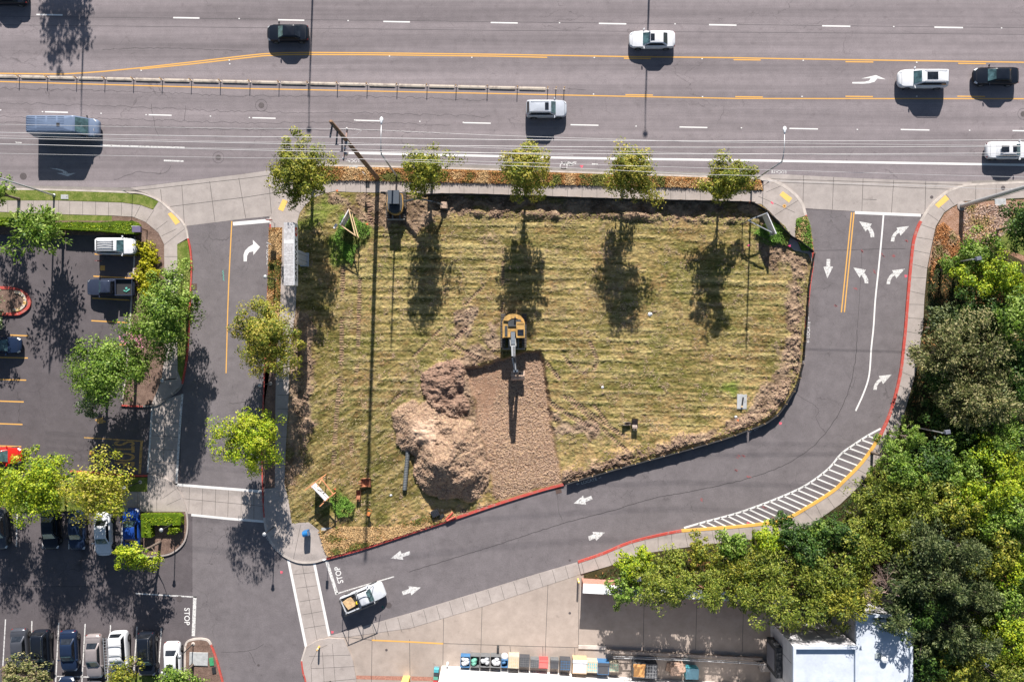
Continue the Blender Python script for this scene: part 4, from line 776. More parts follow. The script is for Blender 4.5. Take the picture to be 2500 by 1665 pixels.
tree('fresh green tree at the bottom edge beside the concrete utility slab','tree',472,1620,3.6,2.3,1.7,'green',20,20,1.1)
tree('tall tree north of the road whose long shadow crosses the top left lanes','tree',166,-300,7.5,3.4,3.7,'green',21,30,.8,mode='weep',leaf=.35)
# shrubs on the island
def shrub(label,x,y,rh,h,pal,seed,name='shrub',cat='shrub',leaf=.2,dens=1.3,stretch=(1,1),group=None):
    e=empty(name,P(x,y,.14),0,label,cat,group); V,F,Lc,Lr,lt,rg=crownmesh(seed,rh,h*.5,18,dens,leaf,1.4,'round')
    V=V*np.array([stretch[0],stretch[1],1])+np.array([0,0,h*.5]); V[:,2]=np.maximum(V[:,2],.03); mi=rg.choice(3,len(F),p=WT[pal]); fastmesh('foliage',V,F,LM[pal],parent=e,mi=mi)
    mb=MB(); mb.tube([(0,0,-.03),(0,0,h*.5)],[.05,.03],6); mb.build('stem',[M['bark']],e); return e
for i,(x,y,rh,lab) in enumerate(((357,612,1.15,'northernmost golden yellow shrub of the row behind the parked white car'),(374,628,1.0,'golden yellow shrub at the right shoulder of the shrub row'),(362,650,1.1,'golden yellow shrub in the upper middle of the shrub row'),(354,675,1.05,'golden yellow shrub facing the grey pickup tailgate'),(376,670,.95,'golden yellow shrub on the pavement side of the row'),(366,700,1.0,'golden yellow shrub beside the small bare gap'),(372,722,.9,'southernmost golden shrub, half under the big pale green tree'))):
    shrub(lab,x,y,rh*1.2,1.1,'gold',60+i,group='golden shrubs on the parking island')
tree('pink flowering shrub between the two big green parking trees','flowering shrub',342,840,1.5,1.0,.8,'silver',31,10,1.0,leaf=.18,name='flowering_shrub',trunk=.05)
rg=np.random.default_rng(3); q=rg.normal(0,.55,(420,3))*[1,1.1,.35]+[P(344,836)[0],P(344,836)[1],1.75]; V,F=quads(q,norm(rg.normal(0,1,q.shape)),norm(rg.normal(0,.5,q.shape)+[0,0,1]),np.full(len(q),.13),np.full(len(q),.11))
pk=bpy.data.objects['flowering_shrub']; o=fastmesh('blossom',V-np.array([*pk.location])[None],F,paint('pink_blossom',(.6,.22,.34),.7,var=.3)); o.parent=pk
# clipped hedges: rounded solid core plus leaf skin
def hedge(label,polys,h,seed,pal='hedge',leaf=.13,dens=70,zb=.14,name='hedge'):
    rg=np.random.default_rng(seed); cx_=sum(p[0] for p in polys[0])/len(polys[0]); cy_=sum(p[1] for p in polys[0])/len(polys[0]); o0=P(cx_,cy_,zb); e=empty(name,o0,0,label,'hedge')
    mb=MB(); pts=[];nn=[]
    for pl in polys:
        w_=[(p[0]-o0.x,p[1]-o0.y) for p in W2(pl)]; mb.slab(w_,0,h-.06)
        ar=0; n_=len(w_)
        xs1=[p[0] for p in w_]; ys1=[p[1] for p in w_]; A=(max(xs1)-min(xs1))*(max(ys1)-min(ys1)); k=int(A*dens)
        x=rg.uniform(min(xs1),max(xs1),k); y=rg.uniform(min(ys1),max(ys1),k); q=inpoly(x,y,w_); x=x[q];y=y[q]
        edg=dline(x,y,w_+[w_[0]]); z=h-.05*rg.random(len(x))-.22*np.exp(-edg/.12)+.09*(fbm(x+seed,y,.7,seed,3)-.5); pts.append(np.stack([x,y,z],1)); nn.append(np.tile([0,0,1.],(len(x),1)))
        for i in range(n_):
            a=np.array(w_[i]);b_=np.array(w_[(i+1)%n_]); L=np.linalg.norm(b_-a); k=int(L*h*dens*.8); t=rg.random(k)[:,None]; p_=a+(b_-a)*t; nv=np.array([(b_-a)[1],-(b_-a)[0]])/max(L,1e-6)
            pts.append(np.column_stack([p_,rg.uniform(0,h-.05,k)])); nn.append(np.tile([nv[0],nv[1],.3],(k,1)))
    Pn=np.concatenate(pts); N_=norm(np.concatenate(nn)+rg.normal(0,.5,Pn.shape)); V,F=quads(Pn,norm(np.cross(N_,rg.normal(0,1,Pn.shape))),N_,rg.uniform(.6,1.4,len(Pn))*leaf,rg.uniform(.6,1.2,len(Pn))*leaf*.7)
    mb.build('core',[LM[pal][2]],e); fastmesh('foliage',V,F,LM[pal],parent=e,mi=rg.choice(3,len(F),p=WT[pal])); return e
hedge('long lime hedge between lawn and parking bays, right part by the entrance sign',[[(163,548),(200,546),(250,548),(275,546),(300,543),(340,545),(347,552),(347,570),(338,575),(300,572),(250,567),(200,565),(163,563)]],1.15,1)
hedge('lime hedge stretch at the far left edge behind the dark green tree',[[(-120,533),(0,535),(46,536),(70,540),(72,556),(46,554),(0,552),(-120,551)]],1.15,2)
hedge('lime hedge piece under the glossy dark green tree',[[(74,541),(110,545),(160,548),(160,563),(110,560),(74,557)]],1.05,3)
hedge('square clipped L-shaped hedge on the rounded parking island',[[(355,1250),(445,1250),(451,1256),(451,1276),(378,1276),(380,1306),(356,1306)]],1.0,4)
shrub('round clipped bush inside the corner of the L-shaped hedge',434,1288,.85,1.1,'hedge',71,name='clipped_bush',leaf=.14,dens=2.2)
# ================================================================ WOOD TO THE EAST: every crown its own tree
E=[ # apparent x,y (px), crown height, radius m, vertical radius, palette, mode, label
(2385,618,4.5,2.7,1.8,'green','round','rounded green bush tree behind the shoebox lamp at the right'),
(2425,682,5.5,3.5,2.3,'lime','round','bright lime tree below the shoebox lamp at the right edge'),
(2510,545,5.5,2.9,2.8,'dark','round','dark green tree cut by the right edge beside the lawn'),
(2325,655,2.6,1.7,1.2,'green','round','low green shrub tree where the copper ferns end'),
(2480,790,6.5,3.3,2.6,'green','round','deep green tree at the right edge below the lime tree'),
(2395,772,5.2,3.0,2.2,'dark','round','dark tree just under the bright lime tree'),
(2315,800,4.6,2.7,2.0,'conifer','spray','grey green tree leaning over the pavement beside the red kerb'),
(2300,862,5.4,3.1,2.4,'tan','spray','tan tipped tree nearest the pavement on the right bend'),
(2395,850,6.6,3.4,2.6,'tan','spray','broad tan and olive tree in the middle of the right wood'),
(2460,880,5.0,3.0,2.4,'dark','round','dark understorey tree east of the tan tree'),
(2302,925,3.8,2.5,1.8,'dark','round','dark bush filling the gap beside the pavement bend'),
(2350,965,5.8,3.3,2.4,'tan','spray','pale tan tree with spreading sprays above the arm lamp'),
(2420,980,6.8,3.0,2.8,'tan','spray','olive brown tree right of the arm lamp'),
(2500,950,5.4,3.2,2.5,'dark','round','shadowy dark tree at the right edge'),
(2295,1025,3.4,2.3,1.6,'dark','round','dark low bush left of the arm lamp pole'),
(2345,1062,3.8,2.6,1.8,'dark','round','dark green tree under the arm lamp head'),
(2425,1075,5.6,2.9,2.4,'green','spray','fresh green tree with brown tips right of the arm lamp'),
(2505,1060,4.6,2.8,2.2,'conifer','spray','brownish dark tree at the right edge above the lime clump'),
(2222,1068,5.0,1.9,2.2,'green','cone','narrow pointed green tree at the bend by the yellow kerb'),
(2178,1120,4.8,2.3,2.4,'green','cone','pointed green tree closest to the yellow kerb'),
(2205,1165,5.4,2.7,2.3,'green','round','dense green tree behind the pointed tree at the yellow kerb'),
(2270,1135,5.2,2.8,2.2,'dark','round','dark green tree between the pointed trees and the lime clump'),
(2340,1150,5.4,2.8,2.2,'green','round','mid green tree left of the big lime clump'),
(2405,1175,6.6,3.6,2.6,'lime','round','big sunny lime tree in the lower right wood'),
(2485,1190,5.8,3.2,2.4,'lime','round','lime yellow tree at the right edge beside the big lime tree'),
(2160,1210,5.0,2.9,2.2,'arbor','spray','olive green tree along the lower pavement bend'),
(2240,1220,6.0,3.2,2.4,'arbor','spray','yellow olive tree behind the lower pavement bend'),
(2320,1235,6.2,3.2,2.6,'maple','round','olive tree south of the big lime tree'),
(2400,1265,6.0,3.1,2.5,'green','round','green tree under the sunny lime tree'),
(2490,1280,6.4,3.3,2.6,'green','round','green tree at the right edge, lower half'),
(2110,1270,4.4,2.4,1.9,'arbor','spray','olive bush tree at the end of the yellow kerb'),
(2180,1290,5.6,3.0,2.3,'arbor','spray','olive tree above the dead branches'),
(2250,1310,7.0,3.4,2.8,'conifer','spray','grey green conifer above right of the dead branches'),
(2330,1330,7.6,3.5,3.0,'conifer','cone','tall grey green conifer in the lower right wood'),
(2420,1345,6.4,3.2,2.6,'maple','round','olive yellow tree right of the tall conifer'),
(2490,1375,6.2,3.3,2.6,'lime','round','yellow green tree at the right edge above the bench'),
(2045,1300,4.8,2.4,2.2,'dark','round','deep green tree behind the small dark lamp head'),
(2000,1330,3.8,2.2,1.7,'green','round','mid green bush next to the deep green tree'),
(2105,1335,5.4,2.8,2.2,'arbor','spray','olive tree left above the dead branches'),
(2210,1400,6.4,3.2,2.6,'conifer','spray','dark conifer right of the dead branches'),
(2290,1425,7.6,3.6,3.0,'conifer','cone','spreading grey conifer near the lower right corner'),
(2370,1440,7.4,3.4,3.0,'conifer','cone','grey conifer with a bare top near the bench'),
(2440,1450,6.0,3.0,2.5,'green','round','green tree left of the bench'),
(2240,1480,6.0,3.0,2.4,'dark','spray','dark conifer overhanging the blue shaded roof'),
(2185,1510,6.6,2.3,1.6,'conifer','spray','drooping conifer bough resting over the white roof edge'),
(2300,1530,6.8,3.4,2.8,'conifer','spray','dark conifer beside the east roof edge'),
(2375,1550,7.0,3.4,2.8,'conifer','cone','grey green conifer below the bare topped one'),
(2460,1540,6.2,3.2,2.6,'lime','round','sunlit yellow green tree near the bottom right corner'),
(2270,1600,5.6,2.6,2.4,'dark','round','dark tree hugging the building at the bottom edge'),
(2330,1625,6.2,3.0,2.6,'maple','round','olive tree at the bottom edge right of the roof'),
(2420,1640,6.4,3.2,2.6,'arbor','spray','olive tree at the bottom edge near the corner'),
(2500,1620,6.6,3.3,2.7,'lime','round','lime tree filling the bottom right corner'),
# row along the yard wall
(1530,1385,3.6,2.0,1.7,'lime','round','leftmost lime bush beside the white topped wall'),
(1525,1440,4.2,2.2,1.9,'green','round','green tree hanging over the end of the white topped wall'),
(1575,1360,2.8,1.9,1.4,'lime','round','low lime bush by the pavement above the yard'),
(1590,1425,4.8,2.4,2.2,'arbor','spray','yellow olive tree left of the yard row, second from the wall end'),
(1645,1375,3.4,2.1,1.6,'arbor','round','low olive bush behind the yard row'),
(1650,1435,5.2,2.6,2.4,'arbor','spray','yellow brown tree above the dark yard, with a pale stem'),
(1715,1350,3.8,2.1,1.8,'maple','round','dark olive bush tree at the pavement above the yard'),
(1730,1440,5.2,2.6,2.4,'arbor','spray','golden olive tree in the middle of the yard row'),
(1790,1330,4.2,2.3,1.9,'green','round','green bush tree at the pavement left of the deep green tree'),
(1800,1390,4.6,2.6,2.2,'maple','spray','olive tree behind the middle of the yard row'),
(1805,1445,5.0,2.4,2.3,'arbor','spray','olive tree in the yard row with bare twigs'),
(1870,1320,4.4,2.2,2.0,'lime','round','lime green bush by the yellow kerb corner'),
(1875,1390,5.0,2.7,2.3,'arbor','spray','dense olive tree right of the yard row middle'),
(1880,1460,5.8,2.8,2.6,'arbor','spray','yellow olive tree over the loading dock corner'),
(1925,1300,4.6,2.3,2.2,'dark','round','deep green tree touching the yellow kerb pavement'),
(1955,1345,5.0,2.5,2.3,'dark','round','deep green tree beneath the small dark lamp head'),
(1960,1405,5.4,2.8,2.4,'arbor','spray','olive tree above the loading building'),
(1970,1475,6.0,2.8,2.6,'arbor','spray','yellow green tree shading the north wall of the loading building'),
(2035,1395,5.6,2.7,2.4,'arbor','spray','olive tree left of the dead branches'),
(2050,1470,6.4,2.9,2.6,'maple','spray','olive green tree between the two white roofs'),
(2090,1440,5.6,2.4,2.3,'maple','spray','olive tree under the dead branches'),
]
for i,(ax,ay,hc,rh,rv,pal,mode,lab) in enumerate(E):
    b_=U(ax,ay,hc); bx,by=b_.x*S+CX,CY-b_.y*S
    if 1881<bx<2165 and by>1448: by=1446
    tree(lab,'tree',bx,by,hc,rh,rv,pal,200+i,24 if rh>2.4 else 17,1.0,.215 if mode!='spray' else .25,1.5 if mode=='round' else 2.2,mode,group='trees of the wood east of the access road',zb=.13,lean=(0,0) if by!=1446 else (b_.x-P(bx,0)[0],b_.y-P(0,1446)[1]))
# ivy and undergrowth
tufts([(2262,700),(2272,620),(2330,650),(2560,650),(2560,1700),(2180,1700),(2180,1440),(1960,1440),(1700,1430),(1440,1405),(1500,1385),(1700,1336),(1900,1312),(2055,1232),(2140,1134),(2192,1066),(2242,890),(2254,790)],42000,.13,[LM['dark'][0],LM['dark'][2],d2],[.5,.35,.15],21,label='ivy and undergrowth on the floor of the wood',nm='undergrowth',ln=(.2,.6),h=.35)
# dead branches
e=empty('dead_tree',P(2050,1400,.13),0,'dead tree with bare pinkish grey branches among the conifers','dead tree'); mb=MB(); rr_=random.Random(4)
base=Vector((0,0,0)); tip=U(2200,1455,6.5)-P(2050,1400,.13); 
def br(p,d_,L,r,dep):
    q=p+d_*L; mb.tube([p,p.lerp(q,.5)+Vector((rr_.uniform(-.1,.1),rr_.uniform(-.1,.1),.05))*L*.3,q],[r,r*.7,r*.35],5,False)
    if dep<4:
        for k in range(4 if dep<2 else 3):
            nd=(d_+Vector((rr_.uniform(-.8,.8),rr_.uniform(-.8,.8),rr_.uniform(-.15,.35)))).normalized(); br(p.lerp(q,rr_.uniform(.3,1)),nd,L*rr_.uniform(.45,.7),r*.5,dep+1)
k0=U(2195,1455,7.4)-P(2050,1400,.13); k1=U(2090,1385,7.6)-P(2050,1400,.13)
mb.m=0; mb.tube([(0,0,-.1),(0.6,-.4,3.5),k0],[.14,.1,.07],7); 
for dx,dy in ((0,0),(.3,.1),(-.5,-.6)): br(k0+Vector((0,0,0)),((k1-k0)+Vector((dx,dy,.2))*2).normalized(),2.6,.055,0)
mb.build('branches',[paint('dead_wood',(.38,.27,.22),.9,var=.3)],e)
# ================================================================ VEHICLES
def carpaint(name,c,metal=0.0,rough=.28): return paint(name,c,rough,metal,.3,.08,var=.05)
def cell(x0,y0,x1,y1,z0,z1): pass
SED=dict(st=[(-.5,.48,.62,.44),(-.493,.68,.78,.36),(-.475,.84,.90,.3),(-.44,.94,.97,.24),(-.36,.99,.99,.22),(-.15,1,.95,.2),(.1,1,.94,.2),(.24,.99,.93,.2),(.36,.96,.86,.22),(.42,.91,.79,.26),(.46,.82,.72,.3),(.485,.68,.65,.34),(.5,.46,.55,.4)],cab=(-.34,.235,-.20,.06),cw=(.83,.66))
SUV=dict(st=[(-.5,.62,.82,.46),(-.492,.8,.98,.4),(-.478,.91,1.06,.34),(-.45,.97,1.12,.28),(-.3,1,1.1,.26),(-.1,1,1.08,.25),(.12,1,1.07,.25),(.24,.99,1.05,.25),(.37,.97,.98,.26),(.44,.9,.9,.3),(.47,.8,.82,.34),(.488,.68,.74,.38),(.5,.5,.62,.44)],cab=(-.485,.24,-.42,.09),cw=(.86,.70))
VAN=dict(st=[(-.5,.95,1.25,.42),(-.495,.98,1.3,.32),(-.4,1,1.32,.3),(-.1,1,1.32,.3),(.15,1,1.32,.3),(.27,1,1.3,.3),(.36,.98,1.2,.3),(.43,.94,1.1,.32),(.475,.86,1.0,.36),(.495,.74,.86,.4),(.5,.64,.72,.46)],cab=(-.497,.385,-.49,.235),cw=(.95,.86))
PIC=dict(st=[(-.5,.93,.84,.5),(-.495,.97,.88,.42),(-.4,1,.9,.36),(-.12,1,.9,.34),(-.05,1,1.1,.32),(.1,1,1.1,.32),(.2,.99,1.1,.32),(.34,.98,1.04,.34),(.44,.93,.96,.36),(.487,.84,.86,.4),(.5,.7,.72,.46)],cab=(-.1,.235,-.075,.12),cw=(.86,.72))
KIND={'sedan':SED,'suv':SUV,'van':VAN,'pickup':PIC,'hatch':SUV}
def car(label,cat,ax,ay,hd,L,W,Ht,kind,body,name=None,rails=False,roofglass=None,roofcol=None,rearglass=True,group=None,z=.006,rackbars=0,h_app=.6):
    K=KIND[kind]; b0=U(ax,ay,h_app); e=empty(name or {'sedan':'sedan','suv':'suv','van':'van','pickup':'pickup_truck','hatch':'hatchback'}[kind],(b0.x,b0.y,z),R(hd),label,cat,group)
    hw=W/2; fz=Ht/{'sedan':1.45,'suv':1.72,'van':2.6,'pickup':1.85,'hatch':1.72}[kind]
    V=[];F=[];n=14
    stt=K['st']; 
    # denser stations
    def interp(t):
        for a,b_ in zip(stt,stt[1:]):
            if a[0]<=t<=b_[0]: k=(t-a[0])/(b_[0]-a[0]); return [a[i]+(b_[i]-a[i])*k for i in range(4)]
        return list(stt[-1])
    ts=sorted(set([s_[0] for s_ in stt]+[(-.3),-.2,0,.17,.3,.41]))
    for t in ts:
        _,wf,zt,zb=interp(t); w_=hw*wf; zt*=fz; x=t*L
        h=[(0,zb),(w_*.82,zb),(w_*.965,zb+.1),(w_,zb+(zt-zb)*.5),(w_*.975,zt-.12),(w_*.90,zt-.02),(w_*.5,zt+.025),(0,zt+.035)]
        ring=[(x,y,zz) for y,zz in h]+[(x,-y,zz) for y,zz in h[-2:0:-1]]; V+=ring
    for i in range(len(ts)-1):
        for k in range(n): F.append((i*n+k,(i+1)*n+k,(i+1)*n+(k+1)%n,i*n+(k+1)%n))
    F.append(tuple(range(n))); F.append(tuple((len(ts)-1)*n+k for k in range(n-1,-1,-1)))
    # cabin
    xb0,xb1,xr0,xr1=[v*L for v in K['cab']]; wb,wr=[v*hw for v in K['cw']]
    zbf=interp(K['cab'][1])[2]*fz; zbr=interp(K['cab'][0]+.02)[2]*fz
    def rect(x0_,x1_,w_,z0_,z1_,c=.12,crown=0):
        q=[]
        for sx,sy in ((1,1),(-1,1),(-1,-1),(1,-1)):
            X_=x1_ if sx>0 else x0_; Z_=z1_ if sx>0 else z0_
            a=(X_-sx*c,sy*w_); b_=(X_,sy*(w_-c)); m_=(X_-sx*c*.3,sy*(w_-c*.3))
            q+= [(*v,Z_) for v in ((b_,m_,a) if sx*sy>0 else (a,m_,b_))]
        return q
    base=len(V); lv=[(0,0),(.88,0),(.97,.03),(1,.09)]
    for t,ins in lv:
        V+=rect(xb0+(xr0-xb0)*t+ins*2,xb1+(xr1-xb1)*t-ins*2,wb+(wr-wb)*t-ins,zbr-.06+(Ht-zbr+.06)*t,zbf-.06+(Ht-zbf+.06)*t)
    for j in range(3):
        for k in range(12): F.append((base+j*12+k,base+j*12+(k+1)%12,base+(j+1)*12+(k+1)%12,base+(j+1)*12+k))
    cidx=len(V); V.append(((xr0+xr1)/2,0,Ht+.035)); 
    for k in range(12): F.append((base+36+k,base+36+(k+1)%12,cidx))
    bo=mesh('body',V,F,[body],e,True); bo.data.polygons.foreach_set('use_smooth',[True]*len(bo.data.polygons))
    try: bo.data.set_sharp_from_angle(angle=R(38))
    except Exception: pass
    def cp(t,front,y):                          # a point on the cabin's front or back slope
        xx=(xb1+(xr1-xb1)*t) if front else (xb0+(xr0-xb0)*t); zz=(zbf if front else zbr)-.06; return Vector((xx,y*(wb+(wr-wb)*t),zz+(Ht-zz)*t))
    def pane(nm,pts,nrm,m,th=.014):
        nrm=Vector(nrm).normalized(); q=[p+nrm*th for p in pts]; q2=[p-nrm*.02 for p in pts]
        n_=len(q); return mesh(nm,q+q2,[tuple(range(n_))]+[(i,n_+i,n_+(i+1)%n_,(i+1)%n_) for i in range(n_)],m,e)
    G=M['glass']; GD=M['glassd']
    nf=Vector((Ht-zbf,0,xb1-xr1)); nb_=Vector((-(Ht-zbr),0,xr0-xb0))
    pane('windshield',[cp(.14,True,-.86),cp(.14,True,.86),cp(.9,True,.84),cp(.9,True,-.84)],nf,G,.02)
    if rearglass: pane('rear_window',[cp(.16,False,.82),cp(.16,False,-.82),cp(.88,False,-.8),cp(.88,False,.8)],nb_,GD,.02)
    if kind!='van':
        for sy in (1,-1):
            def sp(xt,t): 
                x0_=xb0+(xr0-xb0)*t; x1_=xb1+(xr1-xb1)*t; zz=(zbr+zbf)/2-.06+(Ht-(zbr+zbf)/2+.06)*t; return Vector((x0_+(x1_-x0_)*xt,sy*(wb+(wr-wb)*t),zz))
            q=[sp(.06,.2),sp(.94,.16),sp(.9,.84),sp(.1,.84)]; 
            if sy<0: q=q[::-1]
            q=[q[0],q[1],q[2],q[3]]; pane('side_window',q if sy<0 else q,(0,sy,(wb-wr)/(Ht-zbf)),GD,.012)
    else:
        for sy in (1,-1):
            q=[Vector((xb1-.75,sy*wb*.99,zbf+.05)),Vector((xb1-.15,sy*wb*.99,zbf)),Vector((xr1+.1,sy*wr*1.03,Ht-.45)),Vector((xr1-.55,sy*wr*1.03,Ht-.45))]; pane('side_window',q,(0,sy,.1),GD,.03)
    # wheels
    r_=.33*({'sedan':1,'suv':1.1,'van':1.12,'pickup':1.15,'hatch':1.05}[kind]); 
    for sx,tx in ((1,.30),(-1,-.31)):
        for sy in (1,-1):
            mb=MB(); c=Vector((tx*L,sy*(hw-.10),r_)); mb.tube([c+Vector((0,-.12*sy,0)),c+Vector((0,.09*sy,0)),c+Vector((0,.115*sy,0))],[r_,r_,r_*.92],18); wo=mb.build('wheel',[M['rubber']],e,False)
            mb=MB(); mb.tube([c+Vector((0,.116*sy,0)),c+Vector((0,.124*sy,0))],[r_*.62,r_*.58],12); mb.build('rim',[M['rim']],wo)
            mb=MB(); mb.tube([c+Vector((0,.04*sy,0.03)),c+Vector((0,.103*sy,0.03))],[r_*1.13,r_*1.13],18); mb.build('wheel_arch',[M['blackpl']],e)
    zf=interp(.44)[2]*fz; zr=interp(-.45)[2]*fz
    for sy in (1,-1):
        mb=MB(); x=.462*L; mb.add([(x-.22,sy*hw*.93,zf-.10),(x+.10,sy*hw*.74,zf-.17),(x+.02,sy*hw*.60,zf-.0),(x-.22,sy*hw*.84,zf+.045),(x-.2,sy*hw*.7,zf-.2)],[(0,1,2,3),(3,2,1,0),(0,4,1),(1,4,2)]); mb.build('headlight',[M['head']],e)
        mb=MB(); mb.box((-.474*L,sy*hw*.68,zr-.30),(.1,hw*.3,.16),sy*.25); mb.build('tail_light',[M['tail']],e)
        mb=MB(); p=cp(.12,True,sy*1.0); mb.box((p.x-.12,sy*(hw+.09),p.z+.0),(.12,.2,.14),sy*.25,.8,.9); mb.beam((p.x-.12,sy*(hw-.12),p.z+.04),(p.x-.12,sy*(hw+.05),p.z+.07),.06,.05); mb.build('mirror',[body if kind!='van' else M['blackpl']],e)
    mb=MB(); x=.492*L; mb.box((x-.02,0,.42),(.05,hw*.9,.2)); mb.build('grille',[M['blackpl']],e)
    if roofglass:
        for a,b_ in roofglass: mb=MB(); mb.box((a*L,0,Ht+.018),(b_,wr*1.15,.025)); mb.build('sunroof',[GD],e)
    if rails:
        for sy in (1,-1): mb=MB(); mb.tube([(xr0+.15,sy*wr*.86,Ht),(xr0+.25,sy*wr*.86,Ht+.07),(xr1-.3,sy*wr*.86,Ht+.07),(xr1-.2,sy*wr*.86,Ht)],.022,6); mb.build('roof_rail',[M['chrome'] if rails is True else M['blackpl']],e)
    if rackbars:
        mb=MB()
        for k in range(rackbars): mb.beam((xr0+.2,(-.8+1.6*k/(rackbars-1))*wr,Ht+.09),(xr0+2.0,(-.8+1.6*k/(rackbars-1))*wr,Ht+.09),.04,.04)
        mb.beam((xr0+.25,-wr*.85,Ht+.07),(xr0+.25,wr*.85,Ht+.07),.05,.04); mb.beam((xr0+1.9,-wr*.85,Ht+.07),(xr0+1.9,wr*.85,Ht+.07),.05,.04)
        mb.build('roof_rack',[M['blackpl']],e)
    if kind in('sedan','suv','hatch'):          # seams: bonnet and boot lines
        mb=MB()
        for t in ((.44,-.44) if kind=='sedan' else (.44,)):
            _,wf,zt,_b=interp(t); ribbon(mb,[(t*L,-hw*wf*.8),(t*L,hw*wf*.8)],.02,0); 
            for i in range(len(mb.V)-4,len(mb.V)): mb.V[i]=(mb.V[i][0],mb.V[i][1],zt*fz+.04)
        mb.build('panel_seam',[M['blackpl']],e)
    return e,dict(L=L,hw=hw,H=Ht,xb0=xb0,xb1=xb1,xr0=xr0,xr1=xr1,wr=wr,wb=wb)
BLK=carpaint('black_car_paint',(.008,.011,.018)); NAVY=carpaint('navy_car_paint',(.012,.022,.05)); WHT=carpaint('white_car_paint',(.62,.63,.65)); SIL=carpaint('silver_car_paint',(.48,.51,.56),.2); GRY=carpaint('grey_car_paint',(.07,.075,.09),.3); SLATE=carpaint('slate_blue_van_paint',(.14,.185,.27),.1,.4); CHAMP=carpaint('champagne_car_paint',(.30,.265,.26),.3); BLUE=carpaint('bright_blue_car_paint',(.012,.05,.24)); REDC=carpaint('red_car_paint',(.5,.02,.015)); PWH=carpaint('work_truck_white',(.50,.52,.55)); DBLUE=carpaint('dark_blue_grey_paint',(.035,.045,.075),.2)
tr='vehicles driving on the arterial road'
car('black car leaving the frame at the top left corner','car',15,-8,180,4.7,1.82,1.48,'sedan',BLK,group=tr)
car('black sedan in the upper lane straddling above the double yellow line','car',703,82,180,4.5,1.82,1.45,'sedan',BLK,group=tr)
car('white sedan with a dark sunroof heading left in the upper lanes','car',1592,98,180,4.95,1.85,1.45,'sedan',WHT,group=tr,roofglass=[(.015,.42)])
car('silver estate style SUV heading right just below the end of the median','suv',1334,267,0,4.4,1.85,1.7,'suv',SIL,group=tr,rails=True,roofglass=[(.0,.4)])
car('white SUV with a large dark glass roof in the turn lane','suv',2251,194,180,5.35,1.95,1.8,'suv',WHT,group=tr,rails=True,roofglass=[(-.10,1.15)])
car('black sedan behind the white SUV in the turn lane','car',2430,187,180,4.85,1.86,1.48,'sedan',BLK,group=tr)
car('white sedan with two dark roof panels cut by the right edge','car',2462,368,0,5.0,1.85,1.46,'sedan',WHT,group=tr,roofglass=[(-.17,.8),(.03,.4)],rearglass=False)
vo,vk=car('long slate blue high-roof cargo van in the right turn lane at the left','van',155,309,0,6.95,2.05,2.6,'van',SLATE,group=tr,h_app=1.5)
mb=MB()
for k in range(9):
    for a,b_ in ((-3.4,-2.35),(-2.25,-1.25),(-1.15,-.15),(-.05,.7)): mb.box(((a+b_)/2,-.72+k*.18,2.61),(b_-a-.08,.035,.02))
mb.build('roof_ribs',[SLATE],vo); mb=MB(); mb.box((.05,-.1,2.62),(.32,.32,.05)); mb.build('roof_vent',[M['blackpl']],vo); mb=MB(); mb.box((3.2,-.35,1.31),(.02,.28,.2),0); mb.build('windscreen_sticker',[M['panel']],vo)
pk_='vehicles parked in the lot'
car('white SUV with a black roof rack parked below the hedge','suv',286,602,0,4.35,1.82,1.78,'suv',WHT,group=pk_,rackbars=5)
def pickup_bed(e,k,col,x0_,x1_,cargo=None):
    hw=k['hw']; z0_,z1_=.92,1.22
    mb=MB(); mb.box(((x0_+x1_)/2,hw*.93,z0_-.2),(x1_-x0_,.1,z1_-z0_+.2)); mb.box(((x0_+x1_)/2,-hw*.93,z0_-.2),(x1_-x0_,.1,z1_-z0_+.2)); mb.box((x0_+.05,0,z0_-.2),(.08,hw*1.8,z1_-z0_+.19)); mb.box((x1_-.05,0,z0_-.2),(.08,hw*1.8,z1_-z0_+.19)); mb.build('bed_wall',[col],e)
    mb=MB(); mb.box(((x0_+x1_)/2,0,z0_+.02),(x1_-x0_-.1,hw*1.74,.02)); mb.build('bed_floor',[M['blackpl']],e)
e,k=car('dark blue grey pickup truck parked nose left with an open bed','pickup truck',273,702,180,5.1,1.86,1.85,'pickup',DBLUE,group=pk_); pickup_bed(e,k,DBLUE,-2.5,-.62)
mb=MB(); mb.box((-1.9,.35,.95),(.5,.12,.08),.6); mb.box((-1.6,.4,.95),(.3,.1,.08),-.4); mb.box((-1.75,.1,.95),(.2,.2,.05),.2); mb.build('bed_litter',[M['greenp']],e)
# white work pickup on the access road
e,k=car('white work pickup with lumber rack and loaded bed, near the stop line','pickup truck',888,1456,22.5,4.75,1.85,1.75,'pickup',PWH,h_app=.7); pickup_bed(e,k,PWH,-2.33,-.55)
mb=MB()
for x in (-2.15,-.45):
    for sy in (1,-1): mb.beam((x,sy*.84,.95),(x,sy*.84,2.15),.05,.05)
    mb.beam((x,-.86,2.15),(x,.86,2.15),.05,.05)
for sy in (1,-1): mb.beam((-2.25,sy*.84,2.17),(1.3,sy*.84,2.17),.05,.05); mb.beam((1.25,sy*.84,2.15),(1.55,sy*.84,1.1),.04,.04)
mb.beam((1.2,-.86,2.17),(1.2,.86,2.17),.05,.05); mb.build('lumber_rack',[M['darkmetal']],e)
t=empty('cardboard_load',e.location,R(22.5),'tan boards lying in the bed of the white work pickup','cargo'); mb=MB(); mb.box((-1.6,.1,.96),(1.0,.9,.18),.25); mb.box((-1.5,-.35,.96),(.9,.3,.24),.1); mb.build('boards',[paint('kraft',(.5,.34,.18),.8,var=.3)],t)
